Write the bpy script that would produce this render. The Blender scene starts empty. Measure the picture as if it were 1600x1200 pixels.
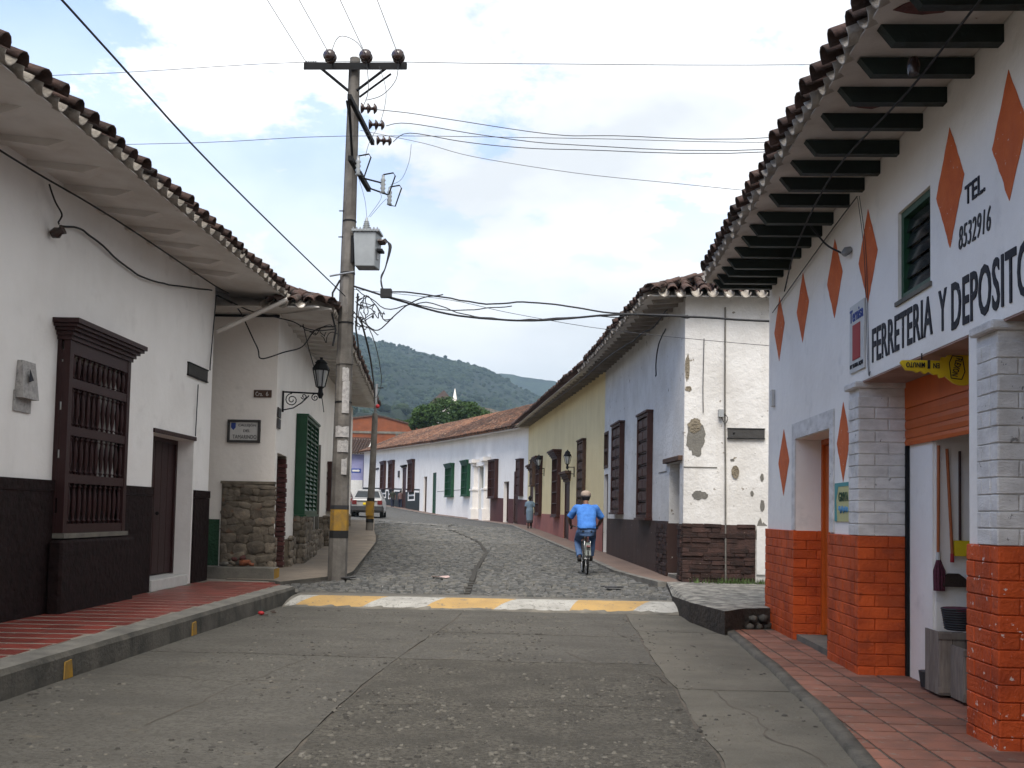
import bpy, bmesh, math, random
from mathutils import Vector, Matrix, noise as mnoise
random.seed(7)
R = math.radians
scene = bpy.context.scene
COL = scene.collection

# ------------------------------------------------------------------ camera
cam_d = bpy.data.cameras.new('camera')
cam = bpy.data.objects.new('camera', cam_d)
COL.objects.link(cam)
cam_d.sensor_width = 36
cam_d.lens = 36.0
cam_d.shift_y = 0.0719
cam_d.clip_start = 0.1
cam_d.clip_end = 20000
cam.matrix_world = Matrix((
    (0.99870518, -0.01747734, 0.04777556, 0.0),
    (0.04675308, -0.05485695, -0.99739905, 0.0),
    (0.0200527, 0.99834125, -0.0539688, 1.55),
    (0, 0, 0, 1)))
scene.camera = cam

# ------------------------------------------------------------------ sky, sun, exposure
HAZE = 0.00017
SUN_EL, SUN_AZ = 58, 185      # degrees; azimuth clockwise from +Y
W = bpy.data.worlds.new('World')
scene.world = W
W.use_nodes = True
nt = W.node_tree
nt.nodes.clear()
def wn(t, **k):
    n = nt.nodes.new(t)
    for a, b in k.items():
        setattr(n, a, b)
    return n
wl = nt.links.new
out = wn('ShaderNodeOutputWorld')
bg = wn('ShaderNodeBackground')
bg.inputs['Strength'].default_value = 0.10
sky = wn('ShaderNodeTexSky', sky_type='NISHITA', sun_disc=False, sun_elevation=R(SUN_EL), sun_rotation=R(SUN_AZ))
sky.air_density = 1.2
sky.dust_density = 0.4
tc = wn('ShaderNodeTexCoord')
sep = wn('ShaderNodeSeparateXYZ')
wl(tc.outputs['Generated'], sep.inputs[0])
def wmath(op, a, b=None, clamp=False):
    n = wn('ShaderNodeMath', operation=op, use_clamp=clamp)
    for i, v in enumerate((a, b)):
        if v is None:
            continue
        if isinstance(v, (int, float)):
            n.inputs[i].default_value = v
        else:
            wl(v, n.inputs[i])
    return n.outputs[0]
den = wmath('ADD', wmath('MAXIMUM', sep.outputs[2], 0.0), 0.22)
cmb = wn('ShaderNodeCombineXYZ')
wl(wmath('DIVIDE', sep.outputs[0], den), cmb.inputs[0])
wl(wmath('DIVIDE', sep.outputs[1], den), cmb.inputs[1])
def wnoise(scale, detail, rough, off):
    mp = wn('ShaderNodeMapping')
    mp.inputs['Location'].default_value = off
    wl(cmb.outputs[0], mp.inputs[0])
    n = wn('ShaderNodeTexNoise')
    n.inputs['Scale'].default_value = scale
    n.inputs['Detail'].default_value = detail
    n.inputs['Roughness'].default_value = rough
    wl(mp.outputs[0], n.inputs['Vector'])
    return n.outputs[0]
n_big = wnoise(0.55, 3, 0.5, (3.55, 0.4, 2.0))
n_fine = wnoise(2.3, 9, 0.62, (1.2, 5.0, 0.3))
n_shade = wnoise(1.1, 6, 0.55, (7.0, 2.0, 1.0))
cover = wmath('ADD', wmath('ADD', wmath('MULTIPLY', n_big, 0.75), wmath('MULTIPLY', n_fine, 1.15)), wmath('MULTIPLY', sep.outputs[0], 0.24))
mr = wn('ShaderNodeMapRange')
mr.inputs[1].default_value = 0.74
mr.inputs[2].default_value = 0.90
wl(cover, mr.inputs[0])
mr.interpolation_type = 'SMOOTHSTEP'
low = wn('ShaderNodeMapRange')          # towards the horizon the clouds close up
low.inputs[1].default_value = 0.18
low.inputs[2].default_value = 0.50
low.inputs[3].default_value = 1.0
low.inputs[4].default_value = 0.0
wl(sep.outputs[2], low.inputs[0])
mask = wmath('MAXIMUM', mr.outputs[0], low.outputs[0], True)
cl = wn('ShaderNodeMix', data_type='RGBA')
cl.inputs[6].default_value = (2.5, 2.57, 2.66, 1)
cl.inputs[7].default_value = (4.3, 4.27, 4.24, 1)
shd = wn('ShaderNodeMapRange')
shd.inputs[1].default_value = 0.40
shd.inputs[2].default_value = 0.58
wl(n_shade, shd.inputs[0])
lowc = wn('ShaderNodeMapRange')       # thicker, greyer cloud lower down
lowc.inputs[1].default_value = 0.10
lowc.inputs[2].default_value = 0.40
lowc.inputs[3].default_value = 0.12
lowc.inputs[4].default_value = 1.0
wl(sep.outputs[2], lowc.inputs[0])
wl(wmath('MULTIPLY', shd.outputs[0], lowc.outputs[0], True), cl.inputs[0])
boost = wn('ShaderNodeMix', data_type='RGBA', blend_type='MULTIPLY')
boost.inputs[0].default_value = 1.0
wl(sky.outputs[0], boost.inputs[6])
boost.inputs[7].default_value = (0.44, 0.59, 0.80, 1)
fin = wn('ShaderNodeMix', data_type='RGBA')
wl(mask, fin.inputs[0])
wl(boost.outputs[2], fin.inputs[6])
wl(cl.outputs[2], fin.inputs[7])
wl(fin.outputs[2], bg.inputs['Color'])
wl(bg.outputs[0], out.inputs['Surface'])

sun_d = bpy.data.lights.new('sun', 'SUN')
sun_d.energy = 1.35
sun_d.angle = R(35)
sun_d.color = (1.0, 0.945, 0.87)
sun = bpy.data.objects.new('sun', sun_d)
COL.objects.link(sun)
az = R(SUN_AZ)
sd = Vector((math.sin(az) * math.cos(R(SUN_EL)), math.cos(az) * math.cos(R(SUN_EL)), math.sin(R(SUN_EL))))
sun.rotation_euler = sd.to_track_quat('Z', 'Y').to_euler()
sun.location = (0, 0, 60)

scene.view_settings.view_transform = 'Standard'
scene.view_settings.look = 'None'
scene.view_settings.exposure = 1.93
scene.view_settings.gamma = 1.0
scene.view_settings.use_curve_mapping = False

# ------------------------------------------------------------------ materials
MATS = {}
def mat(name, base, dark=None, scale=2.0, amount=0.5, rough=0.85, bump=0.15, bscale=60.0, streak=0.0, streak_col=None,
        spots=None, rand=0.0, metal=0.0, spec=0.3, vor=None, stretch=None):
    """weathered procedural paint / plaster / stone, all in world position so that repeats differ"""
    if name in MATS:
        return MATS[name]
    m = bpy.data.materials.new(name)
    m.use_nodes = True
    t = m.node_tree
    b = t.nodes['Principled BSDF']
    L = t.links.new
    b.inputs['Roughness'].default_value = rough
    b.inputs['Metallic'].default_value = metal
    b.inputs['Specular IOR Level'].default_value = spec
    g = t.nodes.new('ShaderNodeNewGeometry')
    pos = g.outputs['Position']
    if stretch:
        mp = t.nodes.new('ShaderNodeMapping')
        mp.inputs['Scale'].default_value = stretch
        L(pos, mp.inputs[0])
        posn = mp.outputs[0]
    else:
        posn = pos
    def nz(sc, det=6, ro=0.6, src=None):
        n = t.nodes.new('ShaderNodeTexNoise')
        n.inputs['Scale'].default_value = sc
        n.inputs['Detail'].default_value = det
        n.inputs['Roughness'].default_value = ro
        L(src or posn, n.inputs['Vector'])
        return n.outputs[0]
    def rng(src, a, c, lo=0.0, hi=1.0):
        r = t.nodes.new('ShaderNodeMapRange')
        r.inputs[1].default_value = a
        r.inputs[2].default_value = c
        r.inputs[3].default_value = lo
        r.inputs[4].default_value = hi
        L(src, r.inputs[0])
        return r.outputs[0]
    def mix(f, a, c, blend='MIX'):
        n = t.nodes.new('ShaderNodeMix')
        n.data_type = 'RGBA'
        n.blend_type = blend
        if isinstance(f, float):
            n.inputs[0].default_value = f
        else:
            L(f, n.inputs[0])
        for i, v in ((6, a), (7, c)):
            if isinstance(v, tuple):
                n.inputs[i].default_value = (*v, 1)
            else:
                L(v, n.inputs[i])
        return n.outputs[2]
    if dark is None:
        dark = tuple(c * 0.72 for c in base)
    f = rng(nz(scale), 0.38, 0.68, 0.0, amount)
    col = mix(f, base, dark)
    if streak > 0:
        mp = t.nodes.new('ShaderNodeMapping')
        mp.inputs['Scale'].default_value = (2.2, 2.2, 0.16)
        L(pos, mp.inputs[0])
        f = rng(nz(1.6, 8, 0.7, mp.outputs[0]), 0.5, 0.75, 0.0, streak)
        col = mix(f, col, streak_col or tuple(c * 0.5 for c in base))
    if spots:
        for (sc, thr, wid, scol, amt) in spots:
            f = rng(nz(sc, 7, 0.62, pos), thr, thr + wid, 0.0, amt)
            col = mix(f, col, scol)
    if rand > 0:
        oi = t.nodes.new('ShaderNodeObjectInfo')
        hs = t.nodes.new('ShaderNodeHueSaturation')
        L(rng(oi.outputs['Random'], 0, 1, 1 - rand, 1 + rand), hs.inputs['Value'])
        L(col, hs.inputs['Color'])
        col = hs.outputs[0]
    h = nz(bscale, 6, 0.6, posn)
    if vor:
        v = t.nodes.new('ShaderNodeTexVoronoi')
        v.feature = 'DISTANCE_TO_EDGE'
        v.inputs['Scale'].default_value = vor[0]
        L(posn, v.inputs['Vector'])
        e = rng(v.outputs['Distance'], 0.0, 0.12)
        col = mix(e, vor[1], col)
        ad = t.nodes.new('ShaderNodeMath')
        L(e, ad.inputs[0]); L(h, ad.inputs[1])
        h = ad.outputs[0]
    L(col, b.inputs['Base Color'])
    if bump > 0:
        bp = t.nodes.new('ShaderNodeBump')
        bp.inputs['Strength'].default_value = bump
        bp.inputs['Distance'].default_value = 0.05 if bump >= 1.0 else 0.02
        L(h, bp.inputs['Height'])
        L(bp.outputs[0], b.inputs['Normal'])
    MATS[name] = m
    return m

CHIP = (0.10, 0.085, 0.07)
m_white = mat('white_limewash', (0.845, 0.805, 0.75), (0.765, 0.72, 0.665), 0.8, 1.0, 0.9, 0.45, 9, 0.10, (0.55, 0.52, 0.48), spots=[(2.2, 0.6, 0.15, (0.58, 0.555, 0.52), 0.6), (30, 0.72, 0.02, (0.3, 0.28, 0.25), 0.6)])
m_white_l = mat('white_limewash_left', (0.83, 0.81, 0.785), (0.74, 0.715, 0.685), 0.7, 1.0, 0.9, 0.45, 6, 0.12, (0.55, 0.525, 0.5), spots=[(1.6, 0.58, 0.18, (0.6, 0.575, 0.55), 0.6), (26, 0.73, 0.02, (0.3, 0.28, 0.26), 0.5)])
m_white_old = mat('white_limewash_peeling', (0.65, 0.635, 0.61), (0.53, 0.51, 0.48), 1.2, 1.0, 0.92, 0.8, 12, 0.35, (0.46, 0.42, 0.36),
                  spots=[(3.0, 0.62, 0.1, (0.56, 0.53, 0.47), 0.7), (5.5, 0.665, 0.008, (0.2, 0.17, 0.13), 0.95), (17, 0.685, 0.008, (0.13, 0.11, 0.09), 0.95)])
m_white_br = mat('white_painted_brick', (0.70, 0.675, 0.645), (0.46, 0.435, 0.41), 5, 0.8, 0.85, 0.5, 45,
                 spots=[(14, 0.66, 0.03, (0.12, 0.11, 0.1), 0.8)], stretch=(1, 1, 2.0))
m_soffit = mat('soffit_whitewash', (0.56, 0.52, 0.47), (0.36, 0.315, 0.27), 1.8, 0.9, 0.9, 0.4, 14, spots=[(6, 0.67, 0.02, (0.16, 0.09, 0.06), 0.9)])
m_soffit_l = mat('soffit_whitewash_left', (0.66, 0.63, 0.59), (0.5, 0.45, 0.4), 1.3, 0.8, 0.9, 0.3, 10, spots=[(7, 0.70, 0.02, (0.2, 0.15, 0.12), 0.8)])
m_yellow = mat('yellow_limewash', (0.76, 0.63, 0.36), (0.68, 0.55, 0.30), 0.8, 0.8, 0.9, 0.3, 9, 0.35, (0.42, 0.33, 0.17))
m_lilac = mat('lilac_paint', (0.23, 0.23, 0.38), None, 1, 0.5)
m_pink = mat('pink_dado_paint', (0.34, 0.13, 0.105), (0.25, 0.1, 0.085), 1.5, 0.8, 0.85, 0.2, 20, 0.3)
m_brick_plain = mat('orange_brickwork', (0.21, 0.068, 0.032), (0.14, 0.047, 0.025), 1.3, 0.8, 0.9, 0.5, 12, 0.3)
m_maroon = mat('maroon_dado_paint', (0.05, 0.026, 0.021), (0.034, 0.019, 0.016), 1.5, 0.9, 0.65, 0.3, 20, 0.5, (0.085, 0.065, 0.055),
               spots=[(9, 0.70, 0.02, (0.4, 0.37, 0.34), 0.8)])
m_maroon2 = mat('dark_red_dado_paint', (0.085, 0.028, 0.026), None, 1.5, 0.6, 0.7)
m_dado = mat('dark_roughcast_dado', (0.0165, 0.0078, 0.0076), (0.008, 0.004, 0.004), 9, 1.0, 0.8, 1.0, 11, 0.4, (0.028, 0.018, 0.017), spec=0.15, spots=[(3, 0.62, 0.1, (0.03, 0.02, 0.018), 0.6)])
m_greend = mat('green_roughcast_dado', (0.022, 0.075, 0.035), (0.012, 0.04, 0.02), 3, 0.8, 0.6, 1.0, 22)
m_blackd = mat('black_green_dado', (0.018, 0.024, 0.023), None, 2, 0.5, 0.7)
m_wood = mat('brown_painted_wood', (0.052, 0.019, 0.015), (0.03, 0.012, 0.010), 4, 0.8, 0.5, 0.3, 30, stretch=(6, 6, 0.6), rand=0.12)
m_wood_l = mat('oxblood_painted_wood', (0.033, 0.0105, 0.0105), (0.019, 0.007, 0.0072), 4, 0.7, 0.45, 0.25, 30, stretch=(6, 6, 0.6), rand=0.08, spec=0.25)
m_wood_old = mat('weathered_brown_wood', (0.085, 0.05, 0.035), (0.05, 0.03, 0.022), 5, 0.9, 0.8, 0.4, 30, stretch=(6, 6, 0.6), rand=0.2)
m_greenw = mat('green_painted_wood', (0.013, 0.066, 0.030), (0.009, 0.042, 0.02), 4, 0.7, 0.45, 0.25, 30, rand=0.1)
m_rafter = mat('dark_green_rafter_paint', (0.012, 0.02, 0.016), (0.008, 0.012, 0.01), 4, 0.7, 0.6, 0.3, 25, rand=0.15)
m_tile = mat('weathered_roof_tile', (0.085, 0.05, 0.04), (0.03, 0.024, 0.022), 5, 1.0, 0.9, 0.6, 25, rand=0.3, spots=[(9, 0.6, 0.06, (0.13, 0.12, 0.1), 0.6)])
m_tile_o = mat('orange_roof_tile', (0.24, 0.115, 0.066), (0.055, 0.033, 0.027), 0.09, 1.0, 0.9, 0.6, 25, rand=0.25, spots=[(2.6, 0.50, 0.06, (0.045, 0.032, 0.028), 0.95), (4.5, 0.58, 0.03, (0.30, 0.20, 0.135), 0.9)])
m_mortar_w = mat('whitewashed_mortar', (0.38, 0.345, 0.30), (0.19, 0.165, 0.14), 4, 0.9, 0.95, 0.8, 25, rand=0.12)
m_orange = mat('orange_painted_brick', (0.52, 0.082, 0.014), (0.28, 0.038, 0.009), 3, 0.8, 0.7, 0.7, 30, rand=0.14,
               spots=[(2.5, 0.56, 0.12, (0.42, 0.085, 0.03), 0.8), (5, 0.60, 0.06, (0.26, 0.042, 0.014), 0.6), (22, 0.72, 0.012, (0.6, 0.5, 0.45), 0.9)])
m_orange_j = mat('orange_painted_joint', (0.46, 0.07, 0.013), (0.36, 0.054, 0.011), 3, 0.8, 0.8, 0.5, 40)
m_orange_worn = mat('orange_painted_brick_worn', (0.50, 0.076, 0.014), (0.28, 0.038, 0.009), 3, 0.8, 0.7, 0.7, 30, rand=0.14,
                    spots=[(2.5, 0.56, 0.12, (0.42, 0.085, 0.03), 0.8), (5, 0.60, 0.06, (0.26, 0.042, 0.014), 0.6), (16, 0.63, 0.015, (0.62, 0.52, 0.47), 0.95)])
m_orange_met = mat('orange_painted_metal', (0.56, 0.11, 0.014), (0.44, 0.08, 0.012), 3, 0.6, 0.45, 0.1, 30, 0.3, rand=0.05)
m_diamond = mat('orange_wall_paint', (0.60, 0.135, 0.036), (0.50, 0.10, 0.028), 5, 1.0, 0.85, 0.4, 30, 0.3, (0.55, 0.16, 0.08), spots=[(25, 0.66, 0.02, (0.62, 0.5, 0.44), 0.9)])
m_black = mat('black_lettering_paint', (0.014, 0.014, 0.022), None, 8, 0.5, 0.7, 0.1, spots=[(30, 0.66, 0.02, (0.4, 0.4, 0.41), 0.8), (4, 0.6, 0.1, (0.05, 0.05, 0.06), 0.8)])
m_thin = mat('grey_lettering_paint', (0.04, 0.04, 0.045), None, 8, 0.5, 0.7, 0.1)
m_pole = mat('weathered_concrete_pole', (0.165, 0.152, 0.136), (0.08, 0.072, 0.064), 3.0, 1.0, 0.9, 0.5, 40, 0.5, (0.09, 0.08, 0.07))
m_concrete = mat('grey_concrete', (0.17, 0.157, 0.132), (0.09, 0.086, 0.077), 2.2, 1.0, 0.92, 0.6, 30, spots=[(9, 0.62, 0.05, (0.09, 0.088, 0.08), 0.7)])
m_kerb = mat('stained_kerb_concrete', (0.10, 0.092, 0.078), (0.042, 0.04, 0.035), 2.6, 1.0, 0.92, 0.7, 26, 0.9, (0.03, 0.03, 0.027))
m_kerb_top = mat('worn_kerb_top', (0.18, 0.17, 0.15), (0.10, 0.096, 0.087), 3, 1.0, 0.92, 0.6, 30)
m_side_con = mat('pale_worn_concrete', (0.30, 0.285, 0.25), (0.07, 0.068, 0.062), 3.0, 1.0, 0.92, 0.6, 22, stretch=(1, 1.6, 1), spots=[(6, 0.5, 0.06, (0.08, 0.077, 0.07), 0.8), (2.5, 0.58, 0.1, (0.12, 0.11, 0.095), 0.8)])
m_walk_p = mat('pinkish_pavement', (0.17, 0.118, 0.093), (0.12, 0.086, 0.07), 1.5, 0.9, 0.9, 0.4, 40, spots=[(11, 0.66, 0.04, (0.11, 0.1, 0.09), 0.6)])
m_walk_g = mat('tan_concrete_pavement', (0.20, 0.165, 0.13), (0.125, 0.107, 0.088), 1.5, 0.9, 0.9, 0.4, 40, spots=[(7, 0.63, 0.04, (0.1, 0.09, 0.08), 0.6)])
m_tile_red = mat('red_pavement_tile', (0.19, 0.036, 0.026), (0.12, 0.027, 0.022), 3, 0.9, 0.42, 0.15, 40, rand=0.22, spec=0.45)
m_tile_brk = mat('brick_red_paver', (0.205, 0.088, 0.06), (0.14, 0.07, 0.052), 4, 1.0, 0.85, 0.4, 40, rand=0.25, spots=[(12, 0.6, 0.06, (0.17, 0.14, 0.115), 0.7)])
m_joint = mat('cement_joint', (0.23, 0.205, 0.17), (0.15, 0.135, 0.115), 6, 0.9, 0.95, 0.5, 60)
m_joint_d = mat('dark_cement_joint', (0.085, 0.072, 0.058), (0.045, 0.04, 0.034), 6, 0.9, 0.95, 0.5, 60)
m_stone = mat('brown_rubble_stone', (0.19, 0.158, 0.12), (0.085, 0.072, 0.057), 7, 1.0, 0.9, 0.8, 30, rand=0.35, spots=[(5, 0.62, 0.04, (0.2, 0.11, 0.07), 0.7)])
m_stone_m = mat('earth_mortar', (0.20, 0.165, 0.12), (0.1, 0.085, 0.065), 6, 1.0, 0.95, 0.9, 25)
m_brk_dark = mat('maroon_washed_brick', (0.05, 0.026, 0.021), (0.024, 0.015, 0.013), 7, 1.0, 0.85, 0.8, 30, rand=0.4, spots=[(11, 0.66, 0.03, (0.24, 0.2, 0.16), 0.8)])
m_brk_red = mat('old_dark_red_brick', (0.11, 0.042, 0.036), (0.06, 0.03, 0.028), 7, 1.0, 0.9, 0.8, 30, rand=0.35)
m_earth = mat('bare_earth', (0.16, 0.125, 0.085), (0.1, 0.08, 0.06), 1.2, 1.0, 0.95, 0.6, 6)
m_metal_d = mat('dark_iron', (0.012, 0.012, 0.013), None, 6, 0.5, 0.7, 0.1, 40, spec=0.15)
m_galv = mat('galvanised_steel', (0.30, 0.31, 0.32), (0.2, 0.2, 0.2), 6, 0.8, 0.5, 0.1, 40, metal=0.6)
m_trafo = mat('grey_transformer_paint', (0.29, 0.31, 0.32), (0.22, 0.235, 0.24), 3, 0.7, 0.5, 0.1, 30, 0.4)
m_porc = mat('brown_porcelain', (0.035, 0.018, 0.014), None, 6, 0.4, 0.25, 0.0, spec=0.6)
m_porc_g = mat('grey_porcelain', (0.3, 0.32, 0.33), None, 6, 0.4, 0.3, 0.0, spec=0.6)
m_cable = mat('black_cable', (0.016, 0.016, 0.017), None, 6, 0.5, 0.6, 0.0)
m_wire = mat('thin_grey_wire', (0.05, 0.05, 0.055), None, 6, 0.5, 0.6, 0.0)
m_glass = mat('dark_glass', (0.02, 0.024, 0.026), None, 2, 0.4, 0.12, 0.0, spec=0.6)
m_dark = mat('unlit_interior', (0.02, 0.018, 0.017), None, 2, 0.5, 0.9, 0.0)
m_yel = mat('yellow_road_paint', (0.34, 0.19, 0.02), (0.2, 0.125, 0.04), 5, 1.0, 0.8, 0.3, 40, spots=[(9, 0.62, 0.05, (0.15, 0.135, 0.11), 0.8)])
m_ymark = mat('yellow_bump_paint', (0.38, 0.245, 0.09), (0.29, 0.19, 0.08), 3, 0.9, 0.85, 0.3, 40, spots=[(10, 0.6, 0.06, (0.14, 0.125, 0.10), 0.75), (28, 0.62, 0.03, (0.16, 0.15, 0.13), 0.8)])
m_wmark = mat('white_bump_paint', (0.34, 0.33, 0.30), (0.23, 0.22, 0.20), 3, 0.9, 0.85, 0.3, 40, spots=[(10, 0.57, 0.08, (0.14, 0.135, 0.12), 0.8), (28, 0.6, 0.03, (0.16, 0.155, 0.145), 0.8)])
m_slab = mat('worn_road_concrete', (0.108, 0.101, 0.087), (0.074, 0.069, 0.06), 1.4, 1.0, 0.93, 1.0, 30,
             spots=[(24, 0.5, 0.08, (0.062, 0.057, 0.049), 0.75), (7, 0.52, 0.12, (0.07, 0.065, 0.055), 0.75), (15, 0.58, 0.06, (0.05, 0.046, 0.039), 0.7), (3.0, 0.6, 0.12, (0.14, 0.118, 0.087), 0.6), (34, 0.66, 0.03, (0.045, 0.043, 0.04), 0.7), (60, 0.68, 0.03, (0.3, 0.28, 0.25), 0.6)], stretch=(0.6, 1, 1))
m_slab_r = mat('rough_road_concrete', (0.108, 0.099, 0.082), (0.062, 0.057, 0.048), 2.2, 1.0, 0.95, 1.0, 38,
               spots=[(26, 0.5, 0.06, (0.05, 0.046, 0.038), 0.8), (13, 0.52, 0.06, (0.06, 0.055, 0.045), 0.8), (20, 0.6, 0.05, (0.05, 0.046, 0.04), 0.8), (45, 0.66, 0.03, (0.28, 0.26, 0.23), 0.7)])
m_patch = mat('tan_patched_concrete', (0.106, 0.097, 0.08), (0.07, 0.065, 0.054), 1.3, 1.0, 0.93, 0.9, 35, spots=[(9, 0.55, 0.1, (0.075, 0.066, 0.052), 0.7), (30, 0.66, 0.03, (0.07, 0.064, 0.055), 0.6)])
m_cob = mat('grey_cobble', (0.128, 0.126, 0.12), (0.076, 0.076, 0.073), 6, 1.0, 0.75, 0.7, 40, spots=[(2.2, 0.55, 0.15, (0.12, 0.115, 0.1), 0.6), (8, 0.64, 0.04, (0.25, 0.245, 0.23), 0.7)])
m_cob_j = mat('cobble_joint_earth', (0.05, 0.046, 0.039), (0.03, 0.028, 0.025), 3, 1.0, 0.95, 0.6, 40)
m_cob_far = mat('distant_cobble_paving', (0.105, 0.102, 0.095), (0.065, 0.064, 0.06), 5, 1.0, 0.85, 0.8, 30, vor=(6.5, (0.05, 0.047, 0.041)))
m_leaf = mat('tree_leaf', (0.040, 0.080, 0.016), (0.016, 0.038, 0.009), 0.6, 1.0, 0.7, 0.0, 10)
m_weed = mat('weed_leaf', (0.075, 0.12, 0.03), (0.035, 0.06, 0.016), 4, 1.0, 0.7, 0.0, 10)
m_bark = mat('tree_bark', (0.1, 0.075, 0.055), None, 3, 0.8, 0.9, 0.6, 10)
m_paper = mat('weathered_paper', (0.40, 0.385, 0.37), (0.25, 0.24, 0.235), 18, 1.0, 0.9, 0.2, 40, spots=[(40, 0.6, 0.03, (0.15, 0.15, 0.16), 0.7)])
m_signwood = mat('dark_sign_board', (0.052, 0.05, 0.048), (0.035, 0.033, 0.031), 6, 0.8, 0.7, 0.3, 30)
m_signw = mat('off_white_sign', (0.55, 0.545, 0.52), (0.45, 0.44, 0.42), 6, 0.7, 0.6, 0.1, 30)
m_blue = mat('blue_print', (0.03, 0.06, 0.25), None, 6, 0.4, 0.6, 0.0)
m_red = mat('red_print', (0.34, 0.02, 0.025), None, 6, 0.4, 0.6, 0.0)
m_keyy = mat('yellow_key_plastic', (0.62, 0.44, 0.015), (0.52, 0.36, 0.012), 4, 0.5, 0.45, 0.05, 30)
m_teal = mat('teal_print', (0.08, 0.30, 0.30), None, 6, 0.4, 0.6, 0.0)
m_lime = mat('pale_yellow_print', (0.52, 0.50, 0.24), None, 6, 0.4, 0.6, 0.0)
m_skin = mat('brown_skin', (0.17, 0.085, 0.055), None, 8, 0.4, 0.6, 0.0)
m_skin_d = mat('dark_skin', (0.05, 0.028, 0.02), None, 8, 0.4, 0.6, 0.0)
m_shirt = mat('blue_shirt_cloth', (0.058, 0.19, 0.52), (0.04, 0.14, 0.42), 9, 0.8, 0.85, 0.3, 14)
m_jeans = mat('blue_jeans_cloth', (0.095, 0.165, 0.31), (0.04, 0.07, 0.14), 5, 0.9, 0.9, 0.3, 20)
m_cap = mat('tan_cap_cloth', (0.32, 0.25, 0.2), None, 9, 0.6, 0.9, 0.2, 30)
m_shoe = mat('black_shoe_leather', (0.02, 0.018, 0.017), None, 9, 0.4, 0.6, 0.0)
m_hair = mat('black_hair', (0.012, 0.01, 0.01), None, 20, 0.5, 0.6, 0.2, 60)
m_dress = mat('pale_blue_dress_cloth', (0.17, 0.24, 0.30), (0.12, 0.17, 0.22), 12, 0.8, 0.9, 0.2, 20)
m_hem = mat('dark_patterned_cloth', (0.05, 0.05, 0.055), (0.12, 0.12, 0.12), 30, 0.8, 0.9)
m_tee = mat('olive_tee_cloth', (0.03, 0.034, 0.024), None, 9, 0.5, 0.9)
m_tee2 = mat('rose_tee_cloth', (0.15, 0.095, 0.09), None, 9, 0.5, 0.9)
m_navy = mat('navy_trouser_cloth', (0.02, 0.024, 0.045), None, 9, 0.5, 0.9)
m_rubber = mat('black_rubber', (0.014, 0.014, 0.014), None, 9, 0.5, 0.8, 0.1)
m_carw = mat('white_car_paint', (0.27, 0.27, 0.265), (0.22, 0.215, 0.21), 2, 0.6, 0.3, 0.0, spec=0.5)
m_carr = mat('dark_red_car_paint', (0.03, 0.012, 0.012), None, 2, 0.5, 0.3, 0.0, spec=0.5)
m_plastic = mat('dark_grey_plastic', (0.03, 0.03, 0.032), None, 4, 0.5, 0.6, 0.0)
m_tail = mat('red_lamp_lens', (0.10, 0.008, 0.008), None, 4, 0.4, 0.25, 0.0, spec=0.5)
m_chrome = mat('worn_chrome', (0.5, 0.5, 0.5), None, 4, 0.4, 0.3, 0.0, metal=0.9)
m_bike = mat('green_grey_bicycle_paint', (0.06, 0.075, 0.06), None, 4, 0.4, 0.4, 0.0, spec=0.5)
m_handle = mat('orange_broom_handle', (0.38, 0.11, 0.035), None, 5, 0.5, 0.5, 0.1)
m_mop = mat('purple_mop_yarn', (0.12, 0.03, 0.05), (0.06, 0.018, 0.028), 40, 0.9, 0.95, 0.8, 60)
m_bristle = mat('brown_bristle', (0.045, 0.028, 0.02), None, 60, 0.9, 0.95, 0.8, 90)
m_crate = mat('grey_crate_wood', (0.22, 0.185, 0.155), (0.13, 0.105, 0.09), 6, 0.9, 0.85, 0.4, 30, stretch=(5, 5, 0.7), rand=0.15)
m_pinkcon = mat('pink_stained_lintel', (0.40, 0.27, 0.22), (0.27, 0.17, 0.14), 3, 0.9, 0.9, 0.4, 30)
m_trunk_hill = mat('church_roof', (0.05, 0.034, 0.03), None, 1, 0.6)
m_mud = mat('exposed_adobe', (0.24, 0.205, 0.15), (0.15, 0.125, 0.09), 6, 1.0, 0.95, 1.0, 22, spots=[(9, 0.62, 0.05, (0.1, 0.08, 0.06), 0.7)])
m_gcem = mat('grey_cement_patch', (0.17, 0.16, 0.14), (0.11, 0.105, 0.095), 5, 1.0, 0.95, 0.6, 30)
m_grey_box = mat('grey_meter_box', (0.3, 0.31, 0.31), None, 3, 0.5, 0.5, 0.05)
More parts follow.
